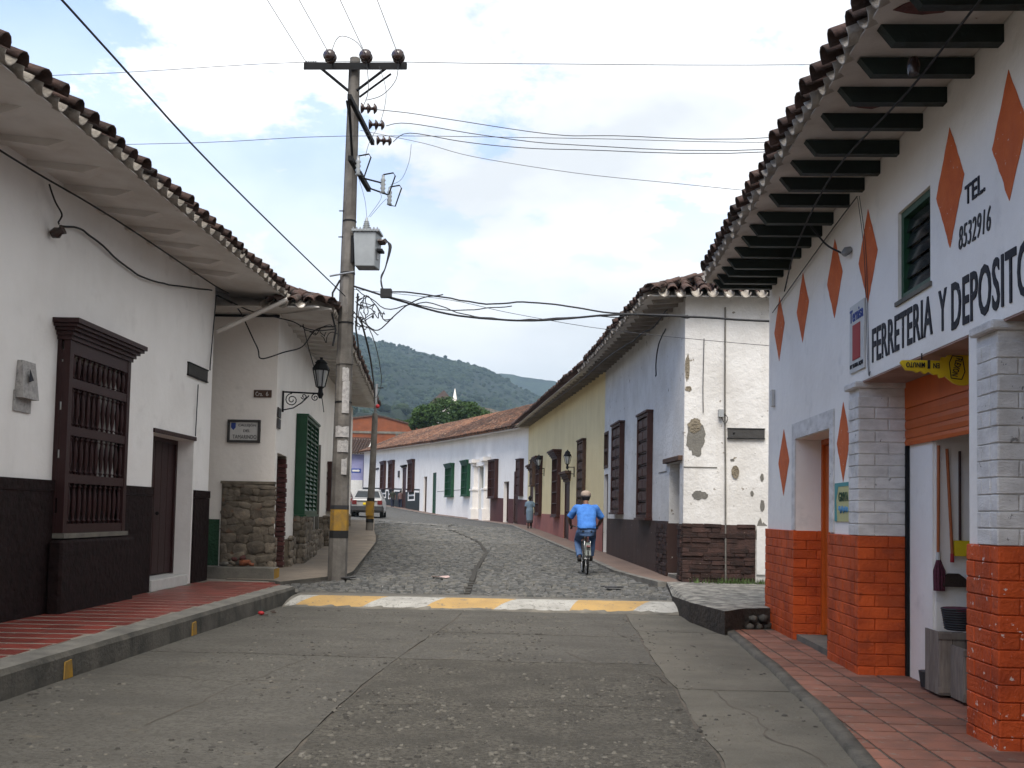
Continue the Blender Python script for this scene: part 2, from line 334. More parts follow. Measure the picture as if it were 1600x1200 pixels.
# ------------------------------------------------------------------ mesh helpers
WLOC = {}
def tag(o, label, cat, group=None, kind=None):
    if label: o['label'] = label
    if cat: o['category'] = cat
    if group: o['group'] = group
    if kind: o['kind'] = kind
    return o
def thing(name, loc, label, cat, group=None):
    o = bpy.data.objects.new(name, None)
    o.empty_display_size = 0.2
    COL.objects.link(o)
    o.location = loc
    WLOC[o] = Vector(loc)
    return tag(o, label, cat, group)
class MB:
    def __init__(self):
        self.v = []; self.f = []; self.mi = []; self.sm = []
    def add(self, vs, fs, mi=0, sm=False):
        n = len(self.v)
        self.v += [Vector(p) for p in vs]
        for f in fs:
            self.f.append([i + n for i in f]); self.mi.append(mi); self.sm.append(sm)
        return self
    def hexa(self, p, mi=0):      # p: 4 bottom, 4 top, same order
        return self.add(p, [(3, 2, 1, 0), (4, 5, 6, 7), (0, 1, 5, 4), (1, 2, 6, 5), (2, 3, 7, 6), (3, 0, 4, 7)], mi)
    def box(self, x0, x1, y0, y1, z0, z1, mi=0):
        return self.hexa([(x0, y0, z0), (x1, y0, z0), (x1, y1, z0), (x0, y1, z0), (x0, y0, z1), (x1, y0, z1), (x1, y1, z1), (x0, y1, z1)], mi)
    def fbox(self, F, s0, s1, o0, o1, z0, z1, mi=0, sh=0.0):
        P = F.P
        return self.hexa([P(s0, o0, z0 + sh * s0), P(s1, o0, z0 + sh * s1), P(s1, o1, z0 + sh * s1), P(s0, o1, z0 + sh * s0),
                          P(s0, o0, z1 + sh * s0), P(s1, o0, z1 + sh * s1), P(s1, o1, z1 + sh * s1), P(s0, o1, z1 + sh * s0)], mi)
    def poly(self, pts, d, mi=0):     # prism: polygon pts extruded by vector d
        n = len(pts); d = Vector(d)
        vs = [Vector(p) for p in pts] + [Vector(p) + d for p in pts]
        fs = [tuple(range(n))[::-1], tuple(range(n, 2 * n))] + [(i, (i + 1) % n, n + (i + 1) % n, n + i) for i in range(n)]
        return self.add(vs, fs, mi)
    def tube(self, pts, r, n=8, mi=0, caps=True, sm=True, flat=None):
        pts = [Vector(p) for p in pts]
        rs = r if isinstance(r, (list, tuple)) else [r] * len(pts)
        rings = []
        up = None
        for i, p in enumerate(pts):
            a = pts[max(i - 1, 0)]; b = pts[min(i + 1, len(pts) - 1)]
            t = (b - a)
            if t.length < 1e-9: t = Vector((0, 0, 1))
            t.normalize()
            if up is None:
                up = Vector((0, 0, 1)) if abs(t.z) < 0.9 else Vector((1, 0, 0))
            x = t.cross(up)
            if x.length < 1e-6: x = t.orthogonal()
            x.normalize(); y = x.cross(t).normalized(); up = y
            ring = []
            for k in range(n):
                an = 2 * math.pi * k / n
                ring.append(p + x * math.cos(an) * rs[i] + y * math.sin(an) * rs[i] * (flat or 1))
            rings.append(ring)
        vs = [q for ring in rings for q in ring]
        fs = []
        for i in range(len(pts) - 1):
            for k in range(n):
                k2 = (k + 1) % n
                fs.append((i * n + k, i * n + k2, (i + 1) * n + k2, (i + 1) * n + k))
        self.add(vs, fs, mi, sm)
        if caps:
            self.add(rings[0], [tuple(range(n))[::-1]], mi); self.add(rings[-1], [tuple(range(n))], mi)
        return self
    def loft(self, rings, mi=0, sm=True):    # rings of equal length point lists
        n = len(rings[0])
        vs = [q for ring in rings for q in ring]
        fs = []
        for i in range(len(rings) - 1):
            for k in range(n):
                k2 = (k + 1) % n
                fs.append((i * n + k, i * n + k2, (i + 1) * n + k2, (i + 1) * n + k))
        fs.append(tuple(range(n))[::-1]); fs.append(tuple(range((len(rings) - 1) * n, len(rings) * n)))
        return self.add(vs, fs, mi, sm)
    def ball(self, c, rx, ry=None, rz=None, n=10, m=6, mi=0):
        ry = ry or rx; rz = rz or rx; c = Vector(c)
        rings = []
        for j in range(m + 1):
            a = -math.pi / 2 + math.pi * (j + 0.02) / (m + 0.04)
            rings.append([c + Vector((rx * math.cos(a) * math.cos(2 * math.pi * k / n), ry * math.cos(a) * math.sin(2 * math.pi * k / n), rz * math.sin(a))) for k in range(n)])
        return self.loft(rings, mi)
    def mesh(self, name, mats, off=Vector((0, 0, 0))):
        me = bpy.data.meshes.new(name)
        me.from_pydata([tuple(p - off) for p in self.v], [], self.f)
        for m in (mats if isinstance(mats, (list, tuple)) else [mats]):
            me.materials.append(m)
        me.polygons.foreach_set('material_index', self.mi)
        me.polygons.foreach_set('use_smooth', self.sm)
        bm = bmesh.new(); bm.from_mesh(me)
        bmesh.ops.recalc_face_normals(bm, faces=bm.faces)
        bm.to_mesh(me); bm.free()
        me.update()
        return me
    def build(self, name, mats, parent=None, bevel=0.0, kind=None, label=None, keep=False):
        c = Vector((0, 0, 0))
        if self.v and not keep:
            xs = [p.x for p in self.v]; ys = [p.y for p in self.v]; zs = [p.z for p in self.v]
            c = Vector(((min(xs) + max(xs)) / 2, (min(ys) + max(ys)) / 2, min(zs)))
        me = self.mesh(name, mats, c)
        if bevel > 0:
            bm = bmesh.new(); bm.from_mesh(me)
            bmesh.ops.bevel(bm, geom=list(bm.edges), offset=bevel, segments=1, affect='EDGES', clamp_overlap=True)
            bm.to_mesh(me); bm.free()
        return place(name, me, c, parent, kind=kind, label=label)
def place(name, me, loc, parent=None, rot=None, kind=None, label=None):
    o = bpy.data.objects.new(name, me)
    COL.objects.link(o)
    loc = Vector(loc)
    WLOC[o] = loc
    if parent is not None:
        o.parent = parent
        loc = loc - WLOC[parent]
    if rot is not None:
        o.matrix_local = Matrix.Translation(loc) @ rot.to_4x4()
    else:
        o.location = loc
    if kind: o['kind'] = kind
    if label: o['label'] = label
    return o
def structure(name, mb, mats, parent=None, keep=False):
    return mb.build(name, mats, parent, kind=None if parent else 'structure', keep=keep)
class Frame:
    """a vertical wall line: s along it, o out towards the street, z up"""
    def __init__(self, a, b, left):
        self.a = Vector((a[0], a[1], 0)); d = Vector((b[0] - a[0], b[1] - a[1], 0)); self.len = d.length
        self.d = d.normalized()
        self.n = Vector((self.d.y, -self.d.x, 0)) if left else Vector((-self.d.y, self.d.x, 0))
    def P(self, s, o, z):
        q = self.a + self.d * s + self.n * o
        return Vector((q.x, q.y, z))
    def rot(self):      # columns: along s, out o, up z (right handed by flipping s when needed)
        x = self.d if self.d.cross(self.n).z > 0 else -self.d
        return Matrix((x, self.n, Vector((0, 0, 1)))).transposed()
    def textrot(self):  # text x to the reader's right, y up, z out of the wall
        y = Vector((0, 0, 1)); z = self.n; x = y.cross(z)
        return Matrix((x, y, z)).transposed()
def rockmesh(name, sx, sy, sz, m, seed, rough=0.12, sub=2):
    rnd = random.Random(seed)
    bm = bmesh.new()
    bmesh.ops.create_cube(bm, size=1.0)
    bmesh.ops.subdivide_edges(bm, edges=list(bm.edges), cuts=sub - 1, use_grid_fill=True)
    off = Vector((rnd.random() * 50, rnd.random() * 50, rnd.random() * 50))
    for v in bm.verts:
        q = v.co.normalized() * 0.62
        v.co = v.co.lerp(q, 0.58)
        v.co += mnoise.noise_vector(v.co * 2.3 + off) * rough
        v.co.x *= sx; v.co.y *= sy; v.co.z *= sz
    me = bpy.data.meshes.new(name)
    bm.to_mesh(me); bm.free()
    me.materials.append(m)
    for p in me.polygons: p.use_smooth = True
    return me
def brickmesh(name, m, seed, j=0.03):
    """unit brick with uneven corners and worn arrises"""
    rnd = random.Random(seed)
    bm = bmesh.new()
    bmesh.ops.create_cube(bm, size=1.0)
    for v in bm.verts:
        v.co += Vector((rnd.uniform(-j, j), rnd.uniform(-j, j), rnd.uniform(-j, j))) * 0.6
    bmesh.ops.bevel(bm, geom=list(bm.edges), offset=0.045, segments=1, affect='EDGES')
    me = bpy.data.meshes.new(name)
    bm.to_mesh(me); bm.free()
    me.materials.append(m)
    return me
_unit = {}
def brick(name, F, s0, s1, o0, o1, z0, z1, m, parent, tilt=0.0):
    key = (m.name, random.randrange(5))
    if key not in _unit:
        _unit[key] = brickmesh(name, m, key[1])
    c = F.P((s0 + s1) / 2, (o0 + o1) / 2, (z0 + z1) / 2)
    o = bpy.data.objects.new(name, _unit[key])
    COL.objects.link(o)
    o.parent = parent
    o.matrix_local = Matrix.Translation(c - WLOC[parent]) @ F.rot().to_4x4() @ Matrix.Rotation(tilt, 4, 'Y') @ Matrix.Diagonal((abs(s1 - s0), abs(o1 - o0), abs(z1 - z0), 1))
    return o
def text_mesh(s, spacing=1.0, bold=0.0):
    cu = bpy.data.curves.new('lettering', 'FONT')
    cu.body = s; cu.extrude = 0.004; cu.space_character = spacing; cu.resolution_u = 3
    cu.offset = bold
    ob = bpy.data.objects.new('lettering', cu)
    COL.objects.link(ob)
    bpy.context.view_layer.update()
    me = bpy.data.meshes.new_from_object(ob.evaluated_get(bpy.context.evaluated_depsgraph_get()))
    bpy.data.objects.remove(ob); bpy.data.curves.remove(cu)
    xs = [v.co.x for v in me.vertices]; ys = [v.co.y for v in me.vertices]
    x0, x1, y0, y1 = min(xs), max(xs), min(ys), max(ys)
    for v in me.vertices:
        v.co.x = (v.co.x - x0) / (x1 - x0) - 0.5
        v.co.y = (v.co.y - y0) / (y1 - y0) - 0.5
    return me
def text(name, s, centre, rot3, w, h, m, parent, bold=0.0, slant=0.0):
    me = text_mesh(s, 1.05, bold)
    for v in me.vertices:
        v.co.x *= w; v.co.y *= h
        v.co.x += slant * v.co.y
    me.materials.append(m)
    return place(name, me, centre, parent, rot3)

# ground heights ----------------------------------------------------
ZR = [(-50, 0), (16.2, 0.0), (17.1, 0.14), (19.3, 0.27), (30.1, 0.40), (53, 0.87), (76.6, 1.30), (97.8, 1.96), (115, 2.36), (170, 3.6), (400, 8)]
XR = [(-50, 2.95), (16, 2.6), (19.3, 2.3), (30.1, 1.27), (53, -1.70), (76.6, -9.25), (97.8, -16.3), (115, -22.3), (170, -40)]
LAT = [(17, 0.0), (20, 0.0), (36, 0.018), (50, 0.042), (60, 0.04), (80, 0.03), (120, 0.02), (170, 0)]
def lerp1(T, x):
    if x <= T[0][0]: return T[0][1]
    for (a, b), (c, d) in zip(T, T[1:]):
        if x <= c: return b + (d - b) * (x - a) / (c - a)
    return T[-1][1]
def gz(x, y):
    return lerp1(ZR, y) + lerp1(LAT, y) * min(max(0.0, lerp1(XR, y) - x), 14)

# ------------------------------------------------------------------ house helpers
def wall_grid(mb, F, s0, s1, zb, zt0, zt1, t, holes, mi=0, sh=0.0):
    """front skin with openings and their reveals, then the back skin; sh shears heights along s"""
    ss = sorted(set([s0, s1] + [h[0] for h in holes] + [h[1] for h in holes]))
    def top(s): return zt0 + (zt1 - zt0) * (s - s0) / (s1 - s0)
    zs = sorted(set([zb] + [h[2] for h in holes] + [h[3] for h in holes]))
    def hole(sa, sb, za, zb_):
        m_s = (sa + sb) / 2; m_z = (za + zb_) / 2
        return any(h[0] < m_s < h[1] and h[2] < m_z < h[3] for h in holes)
    P = F.P
    rows = list(zip(zs, zs[1:])) + [(zs[-1], None)]
    for sa, sb in zip(ss, ss[1:]):
        for za, zc in rows:
            ta, tb = (top(sa), top(sb)) if zc is None else (zc, zc)
            if zc is not None and hole(sa, sb, za, zc): continue
            mb.add([P(sa, 0, za), P(sb, 0, za), P(sb, 0, tb), P(sa, 0, ta)], [(0, 1, 2, 3)], mi)
            mb.add([P(sa, -t, za), P(sb, -t, za), P(sb, -t, tb), P(sa, -t, ta)], [(0, 3, 2, 1)], mi)
    for (a, b, c, d) in holes:
        for q in ([P(a, 0, c), P(a, -t, c), P(a, -t, d), P(a, 0, d)], [P(b, 0, c), P(b, 0, d), P(b, -t, d), P(b, -t, c)],
                  [P(a, 0, d), P(a, -t, d), P(b, -t, d), P(b, 0, d)], [P(a, 0, c), P(b, 0, c), P(b, -t, c), P(a, -t, c)]):
            mb.add(q, [(0, 1, 2, 3)], mi)
    mb.add([P(s0, 0, zb), P(s0, -t, zb), P(s0, -t, zt0), P(s0, 0, zt0)], [(0, 1, 2, 3)], mi)
    mb.add([P(s1, 0, zb), P(s1, 0, zt1), P(s1, -t, zt1), P(s1, -t, zb)], [(0, 1, 2, 3)], mi)
    return mb
def tile_half(L, r0, r1, th=0.014, n=6, flip=False):
    """a half-barrel tile along +y (up the slope), wide end at y=0"""
    vs = []; fs = []
    for (y, r) in ((0, r0), (L, r1)):
        for rr in (r, r - th):
            for k in range(n + 1):
                a = math.pi * k / n
                vs.append((rr * math.cos(a), y, (rr * math.sin(a)) * (-1 if flip else 1)))
    m = n + 1
    for k in range(n):
        fs += [(k, k + 1, 2 * m + k + 1, 2 * m + k), (m + k + 1, m + k, 3 * m + k, 3 * m + k + 1), (k, m + k, m + k + 1, k + 1)]
    fs += [(0, 2 * m, 3 * m, m), (n, m + n, 3 * m + n, 2 * m + n)]
    return vs, fs
_tiles = {}
def tile_mesh(kind, m):
    k = (kind, m.name)
    if k not in _tiles:
        mb = MB()
        if kind == 'cap': mb.add(*tile_half(0.46, 0.105, 0.085), sm=True)
        else: mb.add(*tile_half(0.46, 0.105, 0.085, 0.016, 6, True), sm=True)
        _tiles[k] = mb.mesh('roof_tile' if kind == 'cap' else 'pan_tile', m)
    return _tiles[k]
def roof(root, F, s0, s1, ov, z0, z1, depth, pitch, m_sof, m_t, pitch_s=0.33, eave=True, wall_z=None, field=True, lift=0.06, pans=True, mpan=None, hang=0.16, courses=None, hip0=0, hip1=0, tiles_to=None):
    """slab with whitewashed soffit, then barrel tiles: the eave course tile by tile, the rest joined"""
    tp = math.tan(pitch)
    def ze(s): return z0 + (z1 - z0) * (s - s0) / (s1 - s0)
    P = F.P
    mb = MB()
    wz = wall_z if wall_z is not None else 0.08
    def sec(s, h):
        z = ze(s)
        L_ = [(ov, z), (-0.02, z + wz), (-0.02, z + wz + 0.05), (-depth, z + lift + tp * (ov + depth) - 0.25), (-2 * depth, z), (-2 * depth - 0.1, z + lift), (-depth, z + lift + tp * (ov + depth)), (ov, z + lift)]
        return [P(s + h * min(ov - o, ov + depth), o, q) for o, q in L_]
    a, b = sec(s0, hip0), sec(s1, -hip1)
    n = len(a)
    mb.add(a + b, [tuple(range(n)), tuple(range(n, 2 * n))[::-1]] + [(i, n + i, n + (i + 1) % n, (i + 1) % n) for i in range(n)])
    r = mb.build('roof', m_sof, root)
    up = (-F.n * math.cos(pitch) + Vector((0, 0, math.sin(pitch))))
    nrm = F.n * math.sin(pitch) + Vector((0, 0, math.cos(pitch)))
    xs = up.cross(nrm).normalized()
    M3 = Matrix((xs, up, nrm)).transposed()
    cnt = int((s1 - s0) / pitch_s)
    ncourse = courses or int((depth + ov) / math.cos(pitch) / 0.40)
    fb = MB()
    capv, capf = tile_half(0.46, 0.105, 0.085, n=5)
    panv, panf = tile_half(0.46, 0.105, 0.085, n=4, flip=True)
    for i in range(cnt):
        s = s0 + (i + 0.5) * pitch_s
        if tiles_to is not None and s > tiles_to: break
        base = P(s, ov, ze(s) + lift)
        if eave:
            jit = random.gauss(0, 0.028)
            q = base + F.n * (hang + jit * 0.7) + nrm * (0.055 + random.uniform(-0.008, 0.008)) - up * 0.0
            rot = M3 @ Matrix.Rotation(random.gauss(0, 0.07), 3, 'Z') @ Matrix.Rotation(random.uniform(-0.05, 0.05), 3, 'Y')
            place('roof_tile', tile_mesh('cap', m_t), q, r, rot)
            if pans:
                s2 = s + pitch_s / 2
                base2 = P(s2, ov, ze(s2) + lift)
                q = base2 + F.n * (hang - 0.04 + random.uniform(-0.03, 0.03)) + nrm * 0.055
                place('pan_tile', tile_mesh('pan', mpan or m_mortar_w), q, r, M3 @ Matrix.Rotation(random.uniform(-0.05, 0.05), 3, 'Z'))
        if field:
            for c in range(1 if eave else 0, ncourse):
                din = c * 0.40 * math.cos(pitch)
                if hip0 and s < s0 + din - 0.1: continue
                if hip1 and s > s1 - din + 0.1: continue
                q = base + F.n * hang + up * (c * 0.40) + nrm * (0.06 + random.uniform(-0.01, 0.012)) + xs * random.uniform(-0.015, 0.015)
                fb.add([q + M3 @ Vector(v) for v in capv], capf, 0, True)
                q2 = P(s + pitch_s / 2, ov, ze(s) + lift) + F.n * (hang - 0.02) + up * (c * 0.40) + nrm * 0.06
                fb.add([q2 + M3 @ Vector(v) for v in panv], panf, 0, True)
    if field and fb.v:
        o = fb.build('tile_field', m_t, r, kind='stuff')
    # ridge
    rb = MB()
    for i in range(int((s1 - s0) / 0.42)):
        s = s0 + i * 0.42
        if (hip0 and s < s0 + depth + ov - .3) or (hip1 and s > s1 - depth - ov + .3): continue
        q = P(s, -depth, ze(s) + lift + tp * (ov + depth) + 0.07)
        v, f = tile_half(0.46, 0.12, 0.10, n=5)
        M = Matrix((F.n, F.d, Vector((0, 0, 1)))).transposed()
        rb.add([q + M @ Vector(p) for p in v], f, 0, True)
    if hip0:      # hip tiles up the corner
        k = int((depth + ov) * 1.45 / 0.42)
        for i in range(k):
            f = i / k
            q = P(s0 + f * (ov + depth), ov - f * (ov + depth), ze(s0) + lift + 0.09 + tp * f * (ov + depth))
            q2 = P(s0 + (f + .5 / k) * (ov + depth), ov - (f + .5 / k) * (ov + depth), ze(s0) + lift + 0.09 + tp * (f + .5 / k) * (ov + depth))
            yv = (q2 - q).normalized(); xv = yv.cross(Vector((0, 0, 1))).normalized(); zv = xv.cross(yv)
            M = Matrix((xv, yv, zv)).transposed()
            v, ff = tile_half(0.46, 0.13, 0.11, n=5)
            rb.add([q + M @ Vector(p) for p in v], ff, 0, True)
    rb.build('ridge_tile', m_t, r, kind='stuff')
    return r
def house_box(root, F, s0, s1, depth, zb, zt0, zt1, t, holes, m, side_m=None):
    mb = MB()
    wall_grid(mb, F, s0, s1, zb, zt0, zt1, t, holes)
    # end and back walls
    mb.fbox(F, s0 + 0.002, s0 + 0.3, -depth, -t - 0.002, zb, zt0)
    mb.fbox(F, s1 - 0.3, s1 - 0.002, -depth, -t - 0.002, zb, zt1)
    mb.fbox(F, s0 + 0.3, s1 - 0.3, -depth, -depth + 0.3, zb, max(zt0, zt1))
    return mb.build('wall', m, root)
def door(root, F, s0, s1, z0, z1, rec, m, planks=5, leafs=2, handle=True, frame=0.07, t=0.05):
    d = MB()
    d.fbox(F, s0 + 0.002, s0 + frame, -rec - t - 0.03, -rec + 0.03, z0, z1 - 0.002)
    d.fbox(F, s1 - frame, s1 - 0.002, -rec - t - 0.03, -rec + 0.03, z0, z1 - 0.002)
    d.fbox(F, s0 + frame, s1 - frame, -rec - t - 0.03, -rec + 0.03, z1 - frame, z1 - 0.002)
    d.fbox(F, s0 + frame, s1 - frame, -rec - t - 0.02, -rec - t, z0, z1 - frame)
    D = d.build('door', m, root)
    w = (s1 - s0 - 2 * frame) / planks
    for i in range(planks):
        a = s0 + frame + i * w
        p = MB().fbox(F, a + 0.006, a + w - 0.006, -rec - t, -rec - random.uniform(0.0, 0.008), z0 + 0.02, z1 - frame - 0.005)
        p.build('plank', m, D)
    if handle:
        c = F.P((s0 + s1) / 2 + 0.08, -rec + 0.03, z0 + 1.0)
        MB().ball(c, 0.03).build('handle', m_metal_d, D)
    return D
def cornice(root, F, s0, s1, z, h, proj, m, steps=3):
    c = MB()
    for i in range(steps):
        f = (i + 1) / steps
        c.fbox(F, s0 - proj * f * 0.8, s1 + proj * f * 0.8, 0.0 if i else 0.002, proj * f, z + h * i / steps, z + h * (i + 1) / steps - 0.001)
    return c.build('cornice', m, root)
def proj_window(root, F, s0, s1, z0, z1, proj, m, rows=8, cols=2, style='panel', corn=0.0, o0=0.003):
    """a boxed wooden window standing out of the wall"""
    fr = 0.07
    w = MB()
    w.fbox(F, s0, s0 + fr, o0, proj, z0, z1); w.fbox(F, s1 - fr, s1, o0, proj, z0, z1)
    w.fbox(F, s0 + fr, s1 - fr, o0, proj, z1 - fr, z1); w.fbox(F, s0 + fr, s1 - fr, o0, proj, z0, z0 + fr)
    w.fbox(F, s0 - 0.04, s1 + 0.04, o0, proj + 0.04, z0 - 0.05, z0 - 0.002)
    if corn <= 0: w.fbox(F, s0 - 0.03, s1 + 0.03, o0, proj + 0.03, z1 + 0.002, z1 + 0.05)
    w.fbox(F, s0 + fr, s1 - fr, o0, o0 + 0.03, z0 + fr, z1 - fr)
    Wd = w.build('window', m, root)
    if corn > 0:
        c = MB()
        for i in range(4):
            f = (i + 1) / 4
            c.fbox(F, s0 - corn * f * 0.7, s1 + corn * f * 0.7, o0, proj + corn * f, z1 + 0.002 + 0.07 * i, z1 + 0.07 * (i + 1))
        c.build('cornice', m, Wd)
    cw = (s1 - s0 - 2 * fr) / cols; rh = (z1 - z0 - 2 * fr) / rows
    for i in range(cols):
        for k in range(rows):
            a = s0 + fr + i * cw; b = z0 + fr + k * rh
            p = MB()
            if style == 'panel':
                p.fbox(F, a + 0.01, a + cw - 0.01, o0 + 0.03, proj - 0.05, b + 0.012, b + rh - 0.012)
                p.fbox(F, a + 0.035, a + cw - 0.035, proj - 0.05, proj - 0.02, b + 0.05, b + rh - 0.05)
                p.build('panel', m, Wd)
            elif style == 'louver':
                n = 4
                for q in range(n):
                    zc = b + rh * (q + 0.5) / n
                    P = F.P
                    h = rh / n * 0.5
                    p.hexa([P(a + .02, proj - .07, zc + h * .2), P(a + cw - .02, proj - .07, zc + h * .2), P(a + cw - .02, proj - .02, zc - h), P(a + .02, proj - .02, zc - h),
                            P(a + .02, proj - .07, zc + h * .55), P(a + cw - .02, proj - .07, zc + h * .55), P(a + cw - .02, proj - .02, zc - h * .65), P(a + .02, proj - .02, zc - h * .65)])
                p.fbox(F, a, a + cw, proj - 0.08, proj - 0.005, b - 0.02, b + 0.02)
                p.fbox(F, a, a + 0.03, proj - 0.08, proj - 0.004, b + 0.021, b + rh - 0.021)
                p.build('louvre_panel', m, Wd)
            elif style == 'bars':
                for q in range(3):
                    x = a + cw * (q + 0.5) / 3
                    p.tube([F.P(x, proj - 0.04, b), F.P(x, proj - 0.04, b + rh)], 0.018, 6)
                p.fbox(F, a, a + cw, proj - 0.07, proj - 0.01, b - 0.02, b + 0.02)
                p.build('turned_bar', m, Wd)
    return Wd
def rafters(root, F, ss, ov, z, m, w=0.1, h=0.12, tip=0.12, sh=0.0, o_in=-0.05, dz_in=0.0):
    for s in ss:
        zz = z + sh * s
        P = F.P
        ww = w; w = ww * random.uniform(.85, 1.15); hw = w / 2; zz += random.uniform(-.008, .008)
        mb = MB()
        prof = [(o_in, dz_in), (ov - tip, 0), (ov, h), (o_in, h + dz_in)]
        mb.poly([P(s - hw, o, zz + q) for o, q in prof], F.d * w)
        w = ww
        mb.build('rafter', m, root)
# ================================================================== SETTING
def grid_sheet(name, x0, x1, y0, y1, nx, ny, zf, m, jit=0.0):
    mb = MB()
    vs = []
    for j in range(ny + 1):
        for i in range(nx + 1):
            x = x0 + (x1 - x0) * i / nx; y = y0 + (y1 - y0) * j / ny
            vs.append((x, y, zf(x, y) + random.uniform(-jit, jit)))
    fs = [(j * (nx + 1) + i, j * (nx + 1) + i + 1, (j + 1) * (nx + 1) + i + 1, (j + 1) * (nx + 1) + i) for j in range(ny) for i in range(nx)]
    mb.add(vs, fs, 0, True)
    return structure(name, mb, m)
g = MB()
g.add([(-6000, -3000, -0.5), (6000, -3000, -0.5), (6000, 7000, -0.5), (-6000, 7000, -0.5)], [(0, 1, 2, 3)])
structure('ground', g, m_earth)
g = MB()
g.add([(-60, -60, -0.2), (60, -60, -0.2), (60, 17.2, -0.2), (-60, 17.2, -0.2)], [(0, 1, 2, 3)])
structure('earth_bed', g, m_joint_d)

# hills -------------------------------------------------------------
def ridge1(x):
    T = [(-2500, 420), (-1500, 390), (-900, 345), (-387, 296), (-337, 279), (-283, 266), (-242, 257), (-181, 243), (-130, 227), (-79, 206), (-8, 165), (110, 116), (260, 84), (600, 55), (2500, 40)]
    return lerp1(T, x)
def hill_z(x, y):
    k = (y - 300) / (1600 - 300)
    k = max(0.0, min(1.0, k))
    h = ridge1(x * 1600 / max(y, 500)) * (y / 1600) ** 0.25
    base = 6
    sp = mnoise.fractal(Vector((x / 170, y / 420, 0.3)), 0.9, 2.1, 6) * 60 * math.sin(math.pi * min(k, 0.97)) * 1.2
    sp += mnoise.fractal(Vector((x / 40, y / 80, 4.3)), 0.8, 2.1, 4) * 8.0
    if y <= 1600:
        return base + (h - base) * (0.35 * k + 0.65 * k * k) + sp * (1 - k ** 6) + (1.6 * mnoise.noise(Vector((x / 9, 0, 1))) + 1.2 * mnoise.noise(Vector((x / 4, 0, 9)))) * (k > 0.99)
    return h * max(0.0, 1 - (y - 1600) / 500) * 0.8 + 5
def hill_obj(name, xs, ys, zf, m):
    mb = MB()
    vs = [(x, y, zf(x, y)) for y in ys for x in xs]
    nx = len(xs)
    fs = [(j * nx + i, j * nx + i + 1, (j + 1) * nx + i + 1, (j + 1) * nx + i) for j in range(len(ys) - 1) for i in range(nx - 1)]
    mb.add(vs, fs, 0, True)
    return structure(name, mb, m)
m_hill = mat('forested_slope', (0.020, 0.034, 0.017), (0.004, 0.010, 0.006), 0.012, 1.0, 1.0, 1.0, 0.14,
             spots=[(0.035, 0.48, 0.08, (0.004, 0.010, 0.006), 0.9), (0.009, 0.58, 0.05, (0.05, 0.056, 0.027), 0.75), (0.10, 0.52, 0.06, (0.004, 0.011, 0.006), 0.85), (0.013, 0.66, 0.03, (0.085, 0.062, 0.045), 0.8)])
for n in m_hill.node_tree.nodes:
    if n.type == 'BUMP': n.inputs['Distance'].default_value = 6.0; n.inputs['Strength'].default_value = 0.9
xs = [-2400 + 60 * i for i in range(30)] + [-600 + 5 * i for i in range(170)] + [250 + 60 * i for i in range(36)]
ys = [300 + 13 * i for i in range(100)] + [1600, 1604, 1640, 1750, 1900, 2100]
hill_obj('hillside', xs, ys, hill_z, m_hill)
fo = MB(); rnd = random.Random(31)
ico = bmesh.new(); bmesh.ops.create_icosphere(ico, subdivisions=1, radius=1.0)
iv = [v.co.copy() for v in ico.verts]; jf = [tuple(v.index for v in f.verts) for f in ico.faces]; ico.free()
cnt = 0
while cnt < 11000:
    y = 520 + 1080 * rnd.random() ** 0.8
    x = y * rnd.uniform(-.30, .10)
    nn = mnoise.fractal(Vector((x / 60, y / 110, 2.2)), 0.9, 2.1, 4)
    if nn < 0.08 and rnd.random() > 0.12: continue
    if y > 1590: y = 1600
    r = rnd.uniform(2.2, 4.6) * (0.8 if nn < 0.08 else 1)
    z = hill_z(x, y) + r * 0.35
    sx = rnd.uniform(.8, 1.3); sz = rnd.uniform(.7, 1.1)
    fo.add([Vector((x + v.x * r * sx + rnd.uniform(-.5, .5), y + v.y * r + rnd.uniform(-.5, .5), z + v.z * r * sz)) for v in iv], jf, 0 if rnd.random() < .6 else 1)
    cnt += 1
m_f1 = mat('dark_hill_canopy', (0.010, 0.020, 0.010), None, 0.05, 0.8, 1.0, 0.0)
m_f2 = mat('mid_hill_canopy', (0.020, 0.033, 0.014), None, 0.05, 0.8, 1.0, 0.0)
tag(fo.build('hill_forest', [m_f1, m_f2]), 'scattered dark trees and scrub covering the green hillside', 'forest', kind='stuff')
def hill2_z(x, y):
    T = [(-2500, 300), (-700, 330), (-300, 350), (-140, 343), (-76, 333), (-13, 326), (112, 262), (400, 190), (1500, 120), (2500, 90)]
    k = max(0, min(1, (y - 1900) / 600))
    if y <= 2500:
        return 3 + (lerp1(T, x) - 3) * k + mnoise.fractal(Vector((x / 150, y / 300, 8.3)), 0.9, 2.1, 5) * 24 * math.sin(math.pi * k) + mnoise.noise(Vector((x / 14, y / 30, 2))) * 2.5
    return lerp1(T, x) * max(0, 1 - (y - 2500) / 700)
hill_obj('far_hillside', [-2400 + 80 * i for i in range(24)] + [-480 + 10 * i for i in range(80)] + [320 + 80 * i for i in range(27)],
         [1900 + 30 * i for i in range(21)] + [2600, 2800, 3200], hill2_z, m_hill)

